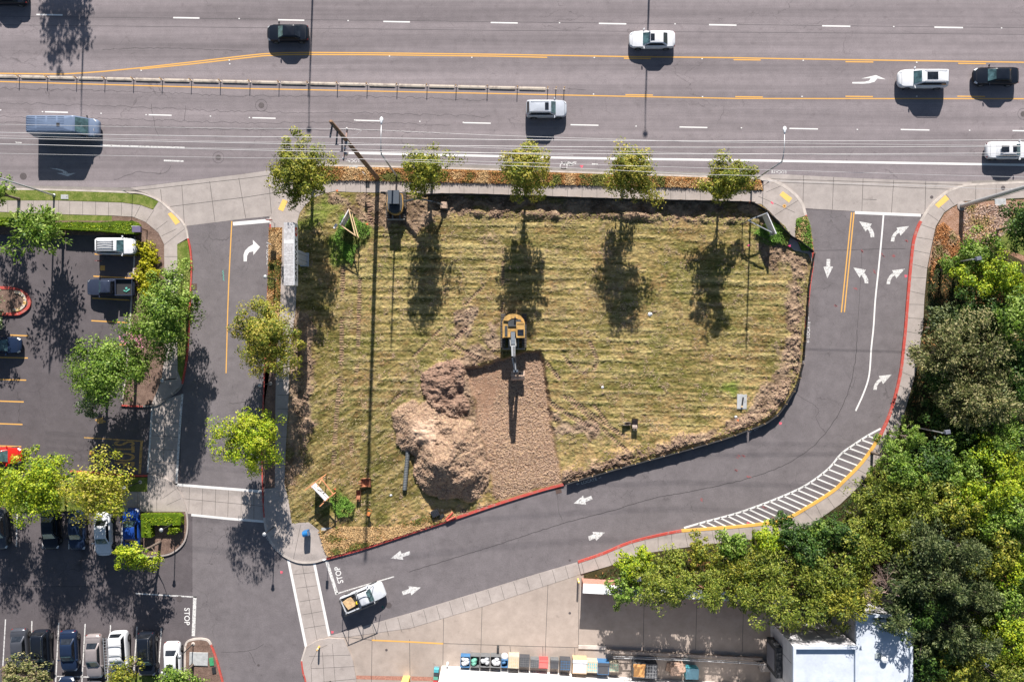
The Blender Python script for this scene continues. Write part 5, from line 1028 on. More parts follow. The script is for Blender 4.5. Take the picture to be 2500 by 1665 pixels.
mb=MB(); mb.lathe((0,0,0),[(.17,0),(.19,.1),(.15,.3),(.05,.33)],12); tag(mb.build('water_jug',[paint('yellow_plastic',(.65,.5,.02),.4)]),'yellow jug in the bed of the white work pickup','jug').location=Vector(e.location)+Matrix.Rotation(R(22.5),3,'Z')@Vector((-.8,-.25,.96))
up='cars in the upper parking row'
car('pale blue edged dark car at the far left of the upper parking row','car',-2,1290,-86,4.5,1.8,1.46,'sedan',GRY,group=up)
car('dark car half under the lime tree, second from left in upper row','car',124,1292,-87,4.3,1.8,1.42,'sedan',BLK,group=up)
car('dark green-glazed car between the black one and the white one in the upper row','car',189,1294,-88,4.3,1.8,1.44,'sedan',NAVY,group=up)
car('white sedan facing down in the upper row under the yellow tree','car',253,1303,-88,4.7,1.82,1.45,'sedan',WHT,group=up)
car('bright blue car next to the kerb of the hedge island','car',322,1290,92,4.4,1.82,1.48,'sedan',BLUE,group=up)
lo='cars in the lower parking row'
car('grey sedan at the left of the lower parking row, nose towards the olive bush','car',50,1582,-87,4.4,1.8,1.44,'sedan',GRY,group=lo)
car('black SUV with plain long roof between grey sedan and navy sedan','suv',104,1588,-88,4.6,1.85,1.75,'suv',BLK,group=lo,rails=True)
car('navy blue sedan with a chrome line around its glass','car',170,1588,-88,4.5,1.84,1.48,'sedan',NAVY,group=lo)
car('champagne beige sedan left of the white van with the ladder','car',231,1601,-88,4.8,1.8,1.44,'sedan',CHAMP,group=lo)
e,k=car('white utility van with a ladder on its roof rack','van',291,1595,-87,4.75,1.86,1.95,'suv',WHT,name='utility_van',group=lo,rearglass=True,rackbars=0,h_app=.9)
mb=MB()
for x in (-1.3,-.3,.7): mb.beam((x,-.8,2.08),(x,.8,2.08),.05,.05); mb.beam((x,.75,1.9),(x,.75,2.08),.04,.04); mb.beam((x,-.75,1.9),(x,-.75,2.08),.04,.04)
mb.build('roof_rack',[M['steel']],e)
l=empty('ladder',e.location,R(-87),'aluminium extension ladder lying on the roof rack of the white utility van','ladder'); mb=MB(); mb.beam((-2.2,-1.0,2.15),(2.1,-.95,2.15),.05,.07); mb.beam((-2.2,-.65,2.15),(2.1,-.6,2.15),.05,.07); mb.build('rail',[M['steel']],l)
mb=MB(); [mb.beam((-2.1+i*.3,-1.0,2.15),(-2.1+i*.3,-.62,2.15),.035,.035) for i in range(14)]; mb.build('rungs',[M['steel']],l)
car('black SUV with bright window trim right of the white utility van','suv',361,1595,-88,4.75,1.88,1.75,'suv',BLK,group=lo,rails=True,roofglass=[(-.1,.9)])
car('white sedan with a dark glass roof at the right end of the lower row','car',422,1617,-89,4.6,1.82,1.45,'sedan',WHT,group=lo,roofglass=[(0.02,.45)])
car('nearly black car peeking in at the bottom edge below the navy sedan','car',163,1701,90,4.4,1.8,1.44,'sedan',NAVY,group=lo)
car('dark grey car just showing at the bottom edge below the champagne sedan','car',231,1712,90,4.4,1.8,1.44,'sedan',GRY,group=lo)
car('dark blue car in deep shade at the left edge under the grey green shrub','car',2,843,0,4.5,1.8,1.45,'sedan',NAVY)
car('red car at the left edge mostly hidden by the lime tree','car',2,1112,0,4.6,1.8,1.45,'sedan',REDC)
# ================================================================ EXCAVATORS
YEL=paint('machine_yellow',(.42,.25,.075),.6,var=.28,vs=2.5); DG=paint('machine_dark',(.045,.05,.055),.6,var=.3); GB=paint('machine_grey_blue',(.065,.08,.10),.5); RUST=paint('bucket_rust',(.38,.27,.20),.8,var=.4,vs=5); TRK=paint('track_steel',(.10,.085,.075),.8,var=.3)
def track_part(e,y,L,w_,h=.62,n=26):
    mb=MB(); pts=[]
    for i in range(n):
        a=2*PI*i/n; pts.append((L/2*.86*np.sign(math.cos(a))*abs(math.cos(a))**.35,h/2+h/2*math.sin(a)*abs(math.sin(a))**-.35 if abs(math.sin(a))>1e-3 else h/2))
    V=[(x,y+s_*w_/2,z) for s_ in (-1,1) for x,z in pts]; F=[(i,(i+1)%n,n+(i+1)%n,n+i) for i in range(n)]+[tuple(range(n-1,-1,-1)),tuple(range(n,2*n))]; mb.add(V,F); o=mb.build('track',[M['rubber']],e)
    mb=MB()
    for k in range(int(L/.17)): mb.box((-L/2*.84+k*.17*.98,y,h-.01),(.09,w_*1.02,.045))
    mb.build('track_shoes',[TRK],o); return o
def bucket(e,p,ang,w_,s_=1.0,m=None,name='bucket',rz=0,open_up=True):
    # curved open scoop with teeth; local profile in (u,z)
    prof=[(0,0),(.16,-.30),(.42,-.48),(.72,-.42),(.92,-.12)] if open_up else [(-.05,.05),(.12,.34),(.45,.42),(.8,.26),(.95,-.12)]; prof=[(a*s_,b_*s_) for a,b_ in prof]; V=[];F=[]; th=.035
    ca,sa=math.cos(ang),math.sin(ang)
    def T_(u,y,z): return (p[0]+u*ca-z*sa if False else p[0]+(u*ca+z*sa)*math.cos(rz)-y*math.sin(rz), p[1]+(u*ca+z*sa)*math.sin(rz)+y*math.cos(rz), p[2]+(-u*sa+z*ca))
    n_=len(prof); mb=MB()
    for sgn in (0,1):
        k=1-sgn*.1
        V=[T_(a*k,yy,b_*k) for yy in (-w_/2,w_/2) for a,b_ in prof]; mb.add(V,[(i,i+1,n_+i+1,n_+i) if sgn else (n_+i,n_+i+1,i+1,i) for i in range(n_-1)])
    for yy in (-w_/2,w_/2): mb.add([T_(a,yy,b_) for a,b_ in prof]+[T_(a*.9,yy*.93,b_*.9) for a,b_ in prof],[(0,1,2,3,4),(9,8,7,6,5)])
    o=mb.build(name,[m or RUST],e); mb=MB()
    for k in range(5): y=-w_/2*.85+k*w_*.85/4; mb.beam(T_(prof[-1][0]*.98,y,prof[-1][1]),T_(prof[-1][0]*1.02,y,prof[-1][1]+.16*s_),.07,.05,.03,.02)
    mb.build('teeth',[M['darkmetal']],o); return o
def excavator(label,px,py,heading,label_kind,big=True):
    z=hz(px,py); e=empty('excavator',P(px,py,z),R(heading),label,'excavator')
    s_=1.0 if big else .78
    for sy in (1,-1): track_part(e,sy*1.14*s_,3.75*s_,.5*s_)
    mb=MB(); mb.box((0,0,.3),(1.8*s_,1.5*s_,.4)); mb.lathe((0,0,.7*s_),[(.55*s_,0),(.55*s_,.18)],18); mb.build('undercarriage',[DG],e)
    mb=MB(); mb.box((2.15*s_,0,.12),(.16,2.4*s_,.5),0,.5,1); mb.beam((.9,.5*s_,.35),(2.1*s_,.5*s_,.35),.14,.14); mb.beam((.9,-.5*s_,.35),(2.1*s_,-.5*s_,.35),.14,.14); mb.build('blade',[paint('blade_grey',(.24,.23,.21),.6,var=.3)],e)
    return e,s_
def rounded_house(pts,z0_,z1_): 
    mb=MB(); mb.slab(pts,z0_,z1_); return mb
# large one: heading down the picture (-Y); local +x = forward
e,s_=excavator('large yellow excavator mid-lot, its dark boom over the gravel pit',1254,803,-90,'big')
hp=[(a*.86,b_) for a,b_ in [(1.15,-1.18),(1.15,-.35),(.35,-.3),(.35,.2),(1.05,.25),(1.05,1.15),(-.4,1.2),(-1.1,1.1),(-1.55,.8),(-1.75,.35),(-1.8,-.1),(-1.7,-.5),(-1.4,-.95),(-.9,-1.18)]]
mb=MB(); mb.slab(hp,.9,1.75); mb.slab([(a*.93,b_*.93) for a,b_ in hp],1.75,1.86); mb.build('house',[YEL],e)
cw=[(-.75,1.13),(-1.15,1.02),(-1.6,.7),(-1.8,.25),(-1.84,-.1),(-1.74,-.55),(-1.45,-.95),(-1.0,-1.1),(-.95,-.6),(-1.25,-.2),(-1.25,.3),(-1.0,.7)]; cw=[(a*.86,b_) for a,b_ in cw]
mb=MB(); mb.slab(cw,1.2,2.06); mb.build('counterweight',[YEL],e)
mb=MB(); mb.box((-.66,-.0,1.86),(.85,1.2,.14)); mb.box((-.62,.58,1.87),(.7,.34,.2)); mb.box((.25,-.8,1.87),(1.1,.3,.03)); mb.box((.75,-.1,1.3),(.75,.5,.62)); mb.box((-.9,-.75,1.87),(.3,.35,.06)); mb.lathe((-1.15,.15,1.9),[(.09,0),(.09,.45),(.07,.5)],10); mb.build('engine_cover',[DG],e)
mb=MB(); mb.box((.15,.72,1.2),(1.75,.98,1.55),0,.94,.92); cb=mb.build('cab',[YEL],e)
mb=MB(); mb.box((.42,.72,2.76),(.62,.66,.03)); mb.build('skylight',[M['glassd']],cb); mb=MB(); mb.box((1.03,.72,1.5),(.03,.84,1.1)); mb.box((.2,1.205,1.7),(1.2,.03,.8)); mb.build('window',[M['glass']],cb)
mb=MB(); mb.tube([(-.5,.35,2.8),(-.5,1.08,2.8)],.02,6); mb.build('grab_rail',[M['blackpl']],cb)
bz=[Vector((.45,-.08,1.5)),Vector((1.9,-.05,3.5)),Vector((3.0,-.02,4.1)),Vector((4.55,.22,3.85))]
mb=MB(); mb.beam(bz[0],bz[1],.44,.6,.42,.62); mb.beam(bz[1],bz[2],.42,.62,.38,.55); mb.beam(bz[2],bz[3],.38,.55,.3,.36); bm_=mb.build('boom',[GB],e)
mb=MB(); mb.tube([(.9,.22,1.2),(1.9,.2,2.9)],.08,8); mb.tube([(.9,-.38,1.2),(1.9,-.3,2.9)],.08,8); mb.tube([(2.4,0,4.15),(4.3,.2,4.25)],.07,8); mb.build('hydraulic_cylinder',[M['steel']],bm_)
mb=MB(); [mb.tube([(1.0,-.1+k*.06,2.4),(1.9,-.08+k*.06,3.86),(3.0,-.05+k*.06,4.42),(4.3,.12+k*.06,4.1)],.022,5) for k in range(4)]; mb.build('hoses',[M['blackpl']],bm_)
mb=MB(); mb.beam((4.4,.2,4.1),(4.85,.42,.75),.24,.5,.18,.3); mb.build('stick',[GB],e); mb=MB(); mb.tube([(4.7,.3,3.6),(5.15,.42,1.4)],.06,8); mb.build('bucket_cylinder',[M['chrome']],e)
mb=MB(); mb.beam((4.85,.42,.8),(5.1,.45,.45),.2,.3); mb.box((4.95,.42,.3),(.5,.7,.2)); mb.build('quick_coupler',[M['darkmetal']],e)
bucket(e,(4.6,.45,.1),R(0),1.45,1.05,open_up=False)
# small one: boom reaching right
e,s_=excavator('small excavator with a grey blue cab roof beside the north silt fence',969,500,0,'small',False)
e.rotation_euler=(0,0,R(-90))
mb=MB(); hp2=[(-.9,-.8),(-.9,.8),(.2,.9),(.95,.75),(1.25,.35),(1.32,0),(1.25,-.35),(.95,-.75),(.2,-.9)]; mb.slab(hp2,.7,1.35); mb.build('house',[YEL],e)
mb=MB(); mb.slab([(a*.9,b_*.9) for a,b_ in hp2],1.35,1.5); mb.build('engine_cover',[DG],e)
mb=MB(); mb.box((-.35,0,1.3),(1.35,1.15,1.2),0,.95,.95); cb=mb.build('cab',[GB],e); mb=MB(); mb.box((-.35,0,2.5),(1.42,1.2,.06)); mb.build('roof_panel',[GB],cb); mb=MB(); mb.box((.34,0,1.6),(.03,.95,.8)); mb.build('window',[M['glassd']],cb)
mb=MB(); mb.beam((-.1,.85,1.1),(-.25,2.6,2.35),.2,.32,.18,.26); mb.beam((-.25,2.55,2.35),(.05,4.2,1.9),.18,.26,.15,.2); mb.build('boom',[DG],e)
mb=MB(); mb.beam((.05,4.1,2.0),(.15,5.0,.8),.15,.26,.12,.18); mb.build('stick',[DG],e); mb=MB(); mb.tube([(-.15,2.4,2.6),(.05,4.0,2.2)],.05,6); mb.build('hydraulic_cylinder',[M['chrome']],e)
bucket(e,(.15,4.8,.3),R(0),.7,.8,rz=PI/2,open_up=False)
def loose_bucket(label,px,py,rz,w_,s_,m,z=.4):
    e=empty('excavator_bucket',P(px,py,hz(px,py)),R(rz),label,'bucket'); bucket(e,(-.4*s_,0,z*s_),R(0),w_,s_,m,'scoop'); [(lambda b: (b.box((-.45*s_,yy,z*s_-.2),(.3,.05,.3)),b.build('hook_plate',[m],e)))(MB()) for yy in (.13,-.13)]
ORB=paint('orange_rust',(.36,.15,.08),.8,var=.35,vs=5); SB=paint('scuffed_steel',(.26,.21,.18),.7,var=.35,vs=5)
loose_bucket('wide orange brown toothed bucket lying in the shadow line of the utility pole',894,1176,0,.9,1.2,ORB,.5)
loose_bucket('narrow orange brown bucket just below the wide one',877,1206,90,.45,1.1,ORB,.5)
loose_bucket('narrow steel bucket on the grass, left one of the pair near the south fence',1530,1033,0,.35,.8,SB,.5); loose_bucket('longer steel bucket on the grass, right one of the pair near the south fence',1548,1034,90,.62,1.15,SB,.5)
e=empty('trench_rammer',P(905,1246,hz(905,1246)),R(70),'orange trench rammer standing below the narrow bucket','rammer'); mb=MB(); mb.box((-.5,0,0),(.36,.3,.09)); mb.build('shoe',[M['darkmetal']],e); mb=MB(); mb.tube([(-.45,0,.1),(-.35,0,.45),(-.3,0,.65)],[.11,.13,.09],10); mb.build('bellows',[M['blackpl']],e); mb=MB(); mb.box((-.2,0,.6),(.34,.3,.3)); mb.build('engine',[paint('engine_orange',(.6,.2,.06),.5)],e); mb=MB(); mb.tube([(-.35,.2,.7),(.35,.22,.95),(.35,-.22,.95),(-.35,-.2,.7)],.025,6); mb.build('handle',[paint('handle_orange',(.6,.22,.07),.5)],e)
e=empty('plate_compactor',P(1068,1252,hz(1068,1252)),R(25),'black and tan compactor and tool pile by the lower red kerb','compactor'); mb=MB(); mb.box((-.15,.1,0),(1.05,.85,.1)); mb.build('base_plate',[M['lumber']],e); mb=MB(); mb.box((-.15,.15,.1),(.8,.7,.4)); mb.build('engine',[M['blackpl']],e); mb=MB(); [mb.tube([(-.45+k*.2,-.15,.52),(-.45+k*.2,.42,.52)],.03,6) for k in range(4)]; mb.build('cooling_tube',[M['chrome']],e); mb=MB(); mb.box((.35,-.45,0),(.5,.35,.25),.3); mb.build('tool_box',[M['darkmetal']],e); mb=MB(); mb.box((.0,-.65,0),(.45,.25,.18),-.2); mb.build('tool_box',[M['darkmetal']],e); mb=MB(); mb.box((-.35,-.65,0),(.25,.22,.15),.4); mb.box((.62,.1,0),(.3,.25,.16),-.3); mb.build('block',[M['lumber']],e)
RP=paint('red_pipe',(.5,.1,.07),.5)
for i,(a,b_,lab) in enumerate((((1089,1267),(1106,1249),'upper of two short red pipes beside the compactor'),((1091,1270),(1112,1260),'lower of two short red pipes on the kerb beside the compactor'))):
    mb=MB(); mb.tube([P(*a,.32),P(*b_,.32)],.1,10); tag(mb.build('red_pipe',[RP]),lab,'pipe')
def cable_drum():pass
e=empty('corrugated_pipe',P(993,1147,hz(993,1147)),0,'long dark ridged pipe lying beside the gravel heap','pipe'); mb=MB(); pts=[];rs_=[]
for k in range(49): pts.append(P(997-8.5*k/48*1.0,1099+96*k/48,.33)-e.location); rs_.append(.25 if k%2 else .215)
mb.tube(pts,rs_,14); mb.build('barrel',[paint('pipe_dark',(.10,.11,.115),.5)],e)
# ================================================================ SILT FENCE
def silt(pts,h,label,seed,hb=.12):
    rr_=random.Random(seed); w_=resample(smooth_line(pts,5),9); e=empty('silt_fence',P(*w_[0],0),0,label,'silt fence'); o=e.location; q=W2(w_); n_=len(q); mb=MB()
    tops=[h*(1-.10*math.sin(PI*((i%4)/4.0)))+rr_.uniform(-.04,.03) for i in range(n_)]; V=[];F=[]
    of=offs(q,.03); bl=[ (x+rr_.uniform(-.05,.05),y+rr_.uniform(-.05,.05)) for x,y in q]
    for i in range(n_):
        V+=[(q[i][0]-o.x,q[i][1]-o.y,0),(bl[i][0]-o.x,bl[i][1]-o.y,h*.55),(q[i][0]-o.x,q[i][1]-o.y,tops[i]),(of[i][0]-o.x,of[i][1]-o.y,tops[i]),(bl[i][0]-o.x+of[i][0]-q[i][0],bl[i][1]-o.y+of[i][1]-q[i][1],h*.55),(of[i][0]-o.x,of[i][1]-o.y,0)]
    for i in range(n_-1):
        for k in range(5): F.append((6*i+k,6*i+6+k,6*i+7+k,6*i+k+1))
    mb.add(V,F); mb.build('fabric',[M['fabric']],e,True)
    for i in range(0,n_,4):
        s1=MB(); s1.box((q[i][0]-o.x+.03,q[i][1]-o.y+.05,-.0),(.045,.045,h+.1)); s1.build('stake',[M['lumber']],e)
silt([(930,470),(1000,473),(1050,476)],.25,'low torn start of the black silt fence near the small excavator',1)
silt([(1045,479),(1080,477),(1200,479),(1500,489),(1800,496),(1835,499)],1.15,'black silt fence along the north pavement, casting a broad dark shadow',2)
silt([(1835,499),(1860,513),(1890,540),(1920,574),(1945,590),(1984,620)],1.0,'black silt fence running diagonally behind the right hand sign to the kerb',3)
silt([(1984,620),(1979,650),(1971,700),(1966,780),(1961,840),(1957,888)],.8,'black silt fence along the west kerb of the right drive',4)
silt([(1957,888),(1944,935),(1923,974),(1897,1010),(1865,1033),(1824,1049)],.75,'black silt fence bending round the south east corner of the lot',5)
silt([(1824,1049),(1783,1065),(1704,1089),(1620,1112),(1500,1145),(1376,1182)],.75,'black silt fence along the south kerb up to the gravel ramp',6)
# ================================================================ MEDIAN SEPARATOR AND FLEX POSTS
ORD='first second third fourth fifth sixth seventh eighth ninth tenth eleventh twelfth thirteenth fourteenth fifteenth sixteenth seventeenth eighteenth nineteenth twentieth twenty-first'.split()
posts=[48,117,188,257,327,397,468,539,611,682,753,824.5,897,970,1043,1114,1190,1263,1337,1357,1377]
my=lambda x:187.5+x*.0228
sep=[p for p in posts if p<1340]
ends=[-22]+sep
for i,a in enumerate([-22]+sep):
    b_=sep[i] if i<len(sep) else 1333
    if i>=len(sep): break
    mb=MB(); x0_,x1_=a+4.5,b_-4.5
    if i==len(sep)-1: x1_=1332
    V=[];F=[]
    for x in (x0_,x0_+3,x1_-3,x1_):
        e_=.6 if x in (x0_,x1_) else 1
        for dy,zz in ((-.19,0),(-.15,.10*e_),(0,.13*e_),(.15,.10*e_),(.19,0)): p=P(x,my(x)); V.append((p.x,p.y+dy,zz+.004))
    for j in range(3):
        for k in range(4): F.append((j*5+k,j*5+5+k,j*5+6+k,j*5+1+k))
    F+=[(0,1,2,3,4),(19,18,17,16,15)]; mb.add(V,F); o=mb.build('median_block',[worn('median_concrete',(.42,.37,.31),(.26,.22,.19),.45,1.2) if i==0 else bpy.data.materials['median_concrete']])
    tag(o,'low weathered concrete median block, %s in the line from the left edge'%ORD[i],'median block','blocks of the median separator')
M['post']=paint('post_yellow',(.62,.33,.04),.6)
for i,x in enumerate(posts):
    e=empty('flexible_post',P(x,my(x),.004),0,'thin yellow flexible traffic post, %s in the median line from the left'%ORD[i] if i<18 else 'thin yellow flexible post, %s of the three close together at the median nose'%('left','middle','right')[i-18],'traffic post','yellow posts along the median' if i<18 else 'three posts at the median nose')
    mb=MB(); mb.lathe((0,0,0),[(.13,0),(.13,.03),(.06,.06)],12); mb.build('base',[M['kerb']],e)
    mb=MB(); mb.lathe((0,0,.05),[(.045,0),(.04,.75),(.025,.78)],10); mb.build('tube',[M['post']],e)
# ================================================================ POLES, LAMPS, WIRES
e=empty('utility_pole',P(923,437,.14),0,'very tall brown wooden utility pole rising from the dry verge','utility pole'); o0=e.location
mb=MB(); mb.tube([(0,0,-.1),(0,0,8),(0,0,16),(0,0,22.8)],[.24,.215,.185,.15],14); mb.build('pole',[M['wood']],e,True)
for (ix,iy,h) in ((806,335,22.4),(821,354,20.5),(835,371,18.6)):
    tip=U(ix,iy,h)-o0; a=Vector((0,-.12,tip.z)); mb=MB(); pts=[];rs_=[]
    for k in range(25): pts.append(a.lerp(tip,k/24)); rs_.append(.10 if k%2 else .05)
    mb.tube(pts,rs_,10); mb.build('insulator',[M['insul']],e)
ca=U(848,312,16.9)-o0; cb_=U(838.5,393,16.9)-o0
mb=MB(); mb.beam(ca,cb_,.12,.14); mb.beam(ca.lerp(cb_,.3)+Vector((0,0,.07)),(0,0,16),.04,.04); mb.beam(ca.lerp(cb_,.62)+Vector((0,0,.07)),(0,0,16),.04,.04); arm=mb.build('crossarm',[paint('arm_wood',(.36,.24,.2),.9,var=.2)],e)
for t_ in (.04,.42,.63,.93):
    p=ca.lerp(cb_,t_); mb=MB(); mb.lathe((p.x,p.y,p.z+.07),[(.05,0),(.09,.06),(.05,.1),(.08,.15),(.03,.2)],10); mb.build('pin_insulator',[paint('pin_white',(.55,.55,.55),.4)],arm)
mb=MB(); q=U(850,352,16.6)-o0; mb.tube([q,q+Vector((.0,-.0,.55))],[.16,.16],12); q=U(846,378,16.4)-o0; mb.tube([q,q+Vector((0,0,.5))],[.13,.13],12); mb.build('cutout',[M['steel']],e)
def wire(name,label,pts,r=.02):
    q=[U(x,y,h) for x,y,h in pts]; out=[]
    for a,b_ in zip(q,q[1:]):
        for k in range(10): out.append(a.lerp(b_,k/10))
    out.append(q[-1]); mb=MB(); mb.tube(out,r,5); return tag(mb.build(name,[M['wire']]),label,'overhead wire','overhead wires')
wire('overhead_wire','uppermost thick wire, tied to the outermost insulator of the wooden pole',[(-120,321,21.2),(0,324,21.4),(300,330,21.9),(600,334.5,22.3),(806,336,22.4),(1200,341.5,21.6),(1500,344,21.2),(1800,345,21),(2150,344.5,21.2),(2620,341,21.8)],.026)
wire('overhead_wire','thick wire tied to the middle insulator of the wooden pole',[(-120,335,19.4),(0,338,19.6),(300,344,20),(600,350,20.4),(821,354,20.5),(1200,357.5,19.8),(1500,360,19.4),(1800,360.5,19.2),(2150,359.5,19.4),(2620,357,19.9)],.026)
wire('overhead_wire','thick wire tied to the lowest insulator of the wooden pole',[(-120,348,17.6),(0,351.5,17.8),(300,359.5,18.2),(600,367,18.5),(835,371,18.6),(1200,374,18),(1500,376.5,17.7),(1800,377,17.5),(2150,376.5,17.7),(2620,373,18)],.026)
wire('overhead_wire','thin wire running to the top end of the crossarm',[(-120,302,16.2),(0,304,16.3),(300,310,16.6),(600,314.5,16.8),(848,315,17.1),(1200,331,16.5),(1700,347,15.9),(2150,353,15.9),(2620,358,16)],.016)
wire('overhead_wire','thin wire through the trees on the upper middle of the crossarm',[(-120,329,16.1),(0,332,16.3),(600,347,16.9),(844,349,17.1),(1200,362,16.4),(1700,375,16),(2150,379,16),(2620,381,16)],.014)
wire('overhead_wire','wire on the lower middle of the crossarm crossing the cargo van',[(-120,349.5,16.2),(0,353,16.3),(600,363.5,16.9),(842,364,17.1),(1100,371,16.6),(1400,380,16.1)],.016)
wire('overhead_wire','wire on the lowest end of the crossarm sloping down to the right',[(-120,372,16.2),(0,375,16.3),(300,381,16.6),(600,386,16.9),(839,388,17.1),(1000,390,16.7),(1200,395.5,16.3),(1700,410,15.6),(2300,428,15),(2620,436,15)],.016)
wire('overhead_wire','low cable passing through the street tree crowns to the right drive lamp',[(860,388,13),(1100,399,12.6),(1400,411,12.2),(1700,426,12),(1860,430,12)],.018)
wire('overhead_wire','dark dashed looking cable over the right driveway apron',[(1860,441,9),(2060,448.5,9),(2300,455,9),(2390,461,9),(2480,461.5,9)],.02)
wire('overhead_wire','slack jumper loop beside the top of the wooden pole',[(905/3.92+600,1235/3.92,20),(1040/3.92+600,1240/3.92,20),(1110/3.92+600,1250/3.92,20),(1060/3.92+600,1290/3.92,20),(1005/3.92+600,1302/3.92,20)],.014)
def streetlight(label,bx,by,H,tipx,tipy,Ht,group='street lights',r=.1,head=True):
    e=empty('street_light',P(bx,by,.14),0,label,'street light',group); o=e.location; tip=U(tipx,tipy,Ht)-o
    mb=MB(); mb.tube([(0,0,-.05),(0,0,.5),(0,0,H)],[r*1.25,r,r*.65],12); mb.lathe((0,0,-.05),[(.2,0),(.2,.12),(.12,.2)],12); mb.build('pole',[M['steel']],e,True)
    mb=MB(); a=Vector((0,0,H-.1)); m1=Vector((tip.x*.12,tip.y*.12,H+.25)); m2=Vector((tip.x*.45,tip.y*.45,Ht-.12)); mb.tube([a,m1,m2,tip],[.06,.055,.045,.04],8); mb.build('arm',[M['steel']],e,True)
    d_=Vector((tip.x,tip.y,0)).normalized(); mb=MB(); ang=math.atan2(d_.y,d_.x)
    V=[];n_=14
    for zz,k in ((-.10,.75),(-.02,1),(.06,.95),(.11,.5)):
        for i in range(n_): a_=2*PI*i/n_; x=.38*math.cos(a_)*k+.3; y=(.20 if math.cos(a_)>-.2 else .12)*math.sin(a_)*k; V.append((tip.x+x*math.cos(ang)-y*math.sin(ang),tip.y+x*math.sin(ang)+y*math.cos(ang),tip.z+zz))
    F=[(j*n_+i,j*n_+(i+1)%n_,(j+1)*n_+(i+1)%n_,(j+1)*n_+i) for j in range(3) for i in range(n_)]+[tuple(range(n_-1,-1,-1)),tuple(3*n_+i for i in range(n_))]; mb.add(V,F); mb.build('lamp_head',[M['lamp']],e,True); return e
streetlight('street light whose arm reaches up the road just right of the wooden utility pole',969,431,10.4,931,303,11.0)
streetlight('curved street light at the corner of the right drive',1834,445,9.9,1915.5,326,10.6)
streetlight('street light at the far left leaning out of the frame over the lawn strip',134,478,10.4,-20,380,11.0)
def farlamp(x,y,label):                        # north side of the road, seen by its shadow
    e=empty('street_light',P(x,y,.14),0,label,'street light','street lights north of the road'); mb=MB(); mb.tube([(0,0,0),(0,0,11)],[.13,.08],10); mb.build('pole',[M['steel']],e); mb=MB(); mb.tube([(0,0,10.9),(0,-.8,11.4),(0,-2.2,11.6)],[.06,.05,.045],8); mb.build('arm',[M['steel']],e); mb=MB(); mb.lathe((0,-2.55,11.5),[(.2,0),(.3,.06),(.25,.16),(.1,.2)],12); mb.build('lamp_head',[M['lamp']],e)
farlamp(770,-215,'street light beyond the top edge whose shadow crosses the lanes near the black sedan'); farlamp(1591,-205,'street light beyond the top edge whose shadow crosses under the white sedan'); farlamp(214,-225,'street light beyond the top left edge whose shadow reaches the cargo van')
e=empty('steel_pole',P(2346,504,.14),0,'thick grey steel pole leaning out of view at the right edge','pole'); mb=MB(); mb.tube([(0,0,-.05),(0,0,.4),(0,0,19)],[.30,.24,.16],14); mb.build('shaft',[M['steel']],e,True); mb=MB(); mb.lathe((0,0,-.02),[(.5,0),(.5,.1),(.3,.14)],12); mb.build('base',[M['conc']],e); mb=MB(); mb.box((0.0,-.28,2.5),(.04,.02,14)); mb.build('conduit',[M['darkmetal']],e)
lk='small globe path lamps'
def pathlamp(bx,by,gx,gy,label,h=3.8,cat='path lamp'):
    e=empty('path_lamp',P(bx,by,.14),0,label,cat,lk); g=U(gx,gy,h)-e.location; g=Vector((min(max(g.x,-.4),.4),min(max(g.y,-.4),.4),h-.14)); mb=MB(); mb.lathe((0,0,-.02),[(.2,0),(.2,.06),(.12,.1)],14); mb.build('base',[M['kerb']],e)
    mb=MB(); mb.tube([(0,0,0),(0,0,h-.35)],[.06,.05],10); mb.build('pole',[M['darkmetal']],e); mb=MB(); mb.lathe((0,0,h-.42),[(.08,0),(.15,.08),(.16,.25),(.21,.28),(.16,.33),(.04,.38)],16); mb.build('lamp_head',[M['steel']],e)
pathlamp(446,675,410,669,'path lamp on the grass strip by the red kerb of the left drive'); pathlamp(673,683,646,678,'path lamp on the dry strip beside the red kerb below the pylon sign')
pathlamp(661,936,635,941,'path lamp in tree shade by the lower left drive'); pathlamp(671,1284,646,1302,'path lamp at the corner pavement above the crosswalk'); pathlamp(432,924,406,926,'path lamp in shade where the red kerb of the island curves'); pathlamp(430,1274,398,1290,'path lamp between clipped hedge and round bush'); pathlamp(344,1176,316,1190,'path lamp on the little grass square above the hedge'); pathlamp(473,1570,450,1597,'path lamp beside the concrete utility slab at the bottom')
def boxlamp(bx,by,label,h=6.4,big=True):
    e=empty('shoebox_lamp',P(bx,by,.13),0,label,'area lamp','shoebox area lamps'); mb=MB(); mb.tube([(0,0,0),(0,0,h)],[.09,.07],10); mb.build('pole',[M['steel']],e); mb=MB(); mb.beam((0,0,h-.1),(.35,.05,h),.06,.06); mb.box((.55,.08,h-.1),(.62,.42,.22),.15,.8,.8); mb.build('lamp_head',[paint('lamp_dark',(.13,.14,.17),.5) if 'lamp_dark' not in bpy.data.materials else bpy.data.materials['lamp_dark']],e)
boxlamp(2292,648,'shoebox lamp over the rounded bush by the lime tree at the right'); boxlamp(2222,1040,'arm lamp among the dark trees at the bend by the yellow kerb'); boxlamp(1904,1324,'small dark lamp head poking out of the deep green trees',5.6); boxlamp(1528,1382,'dark lamp head in the green tree at the end of the yard wall',5.0); boxlamp(2310,1566,'lamp half hidden in the trees near the bottom right',6.4)
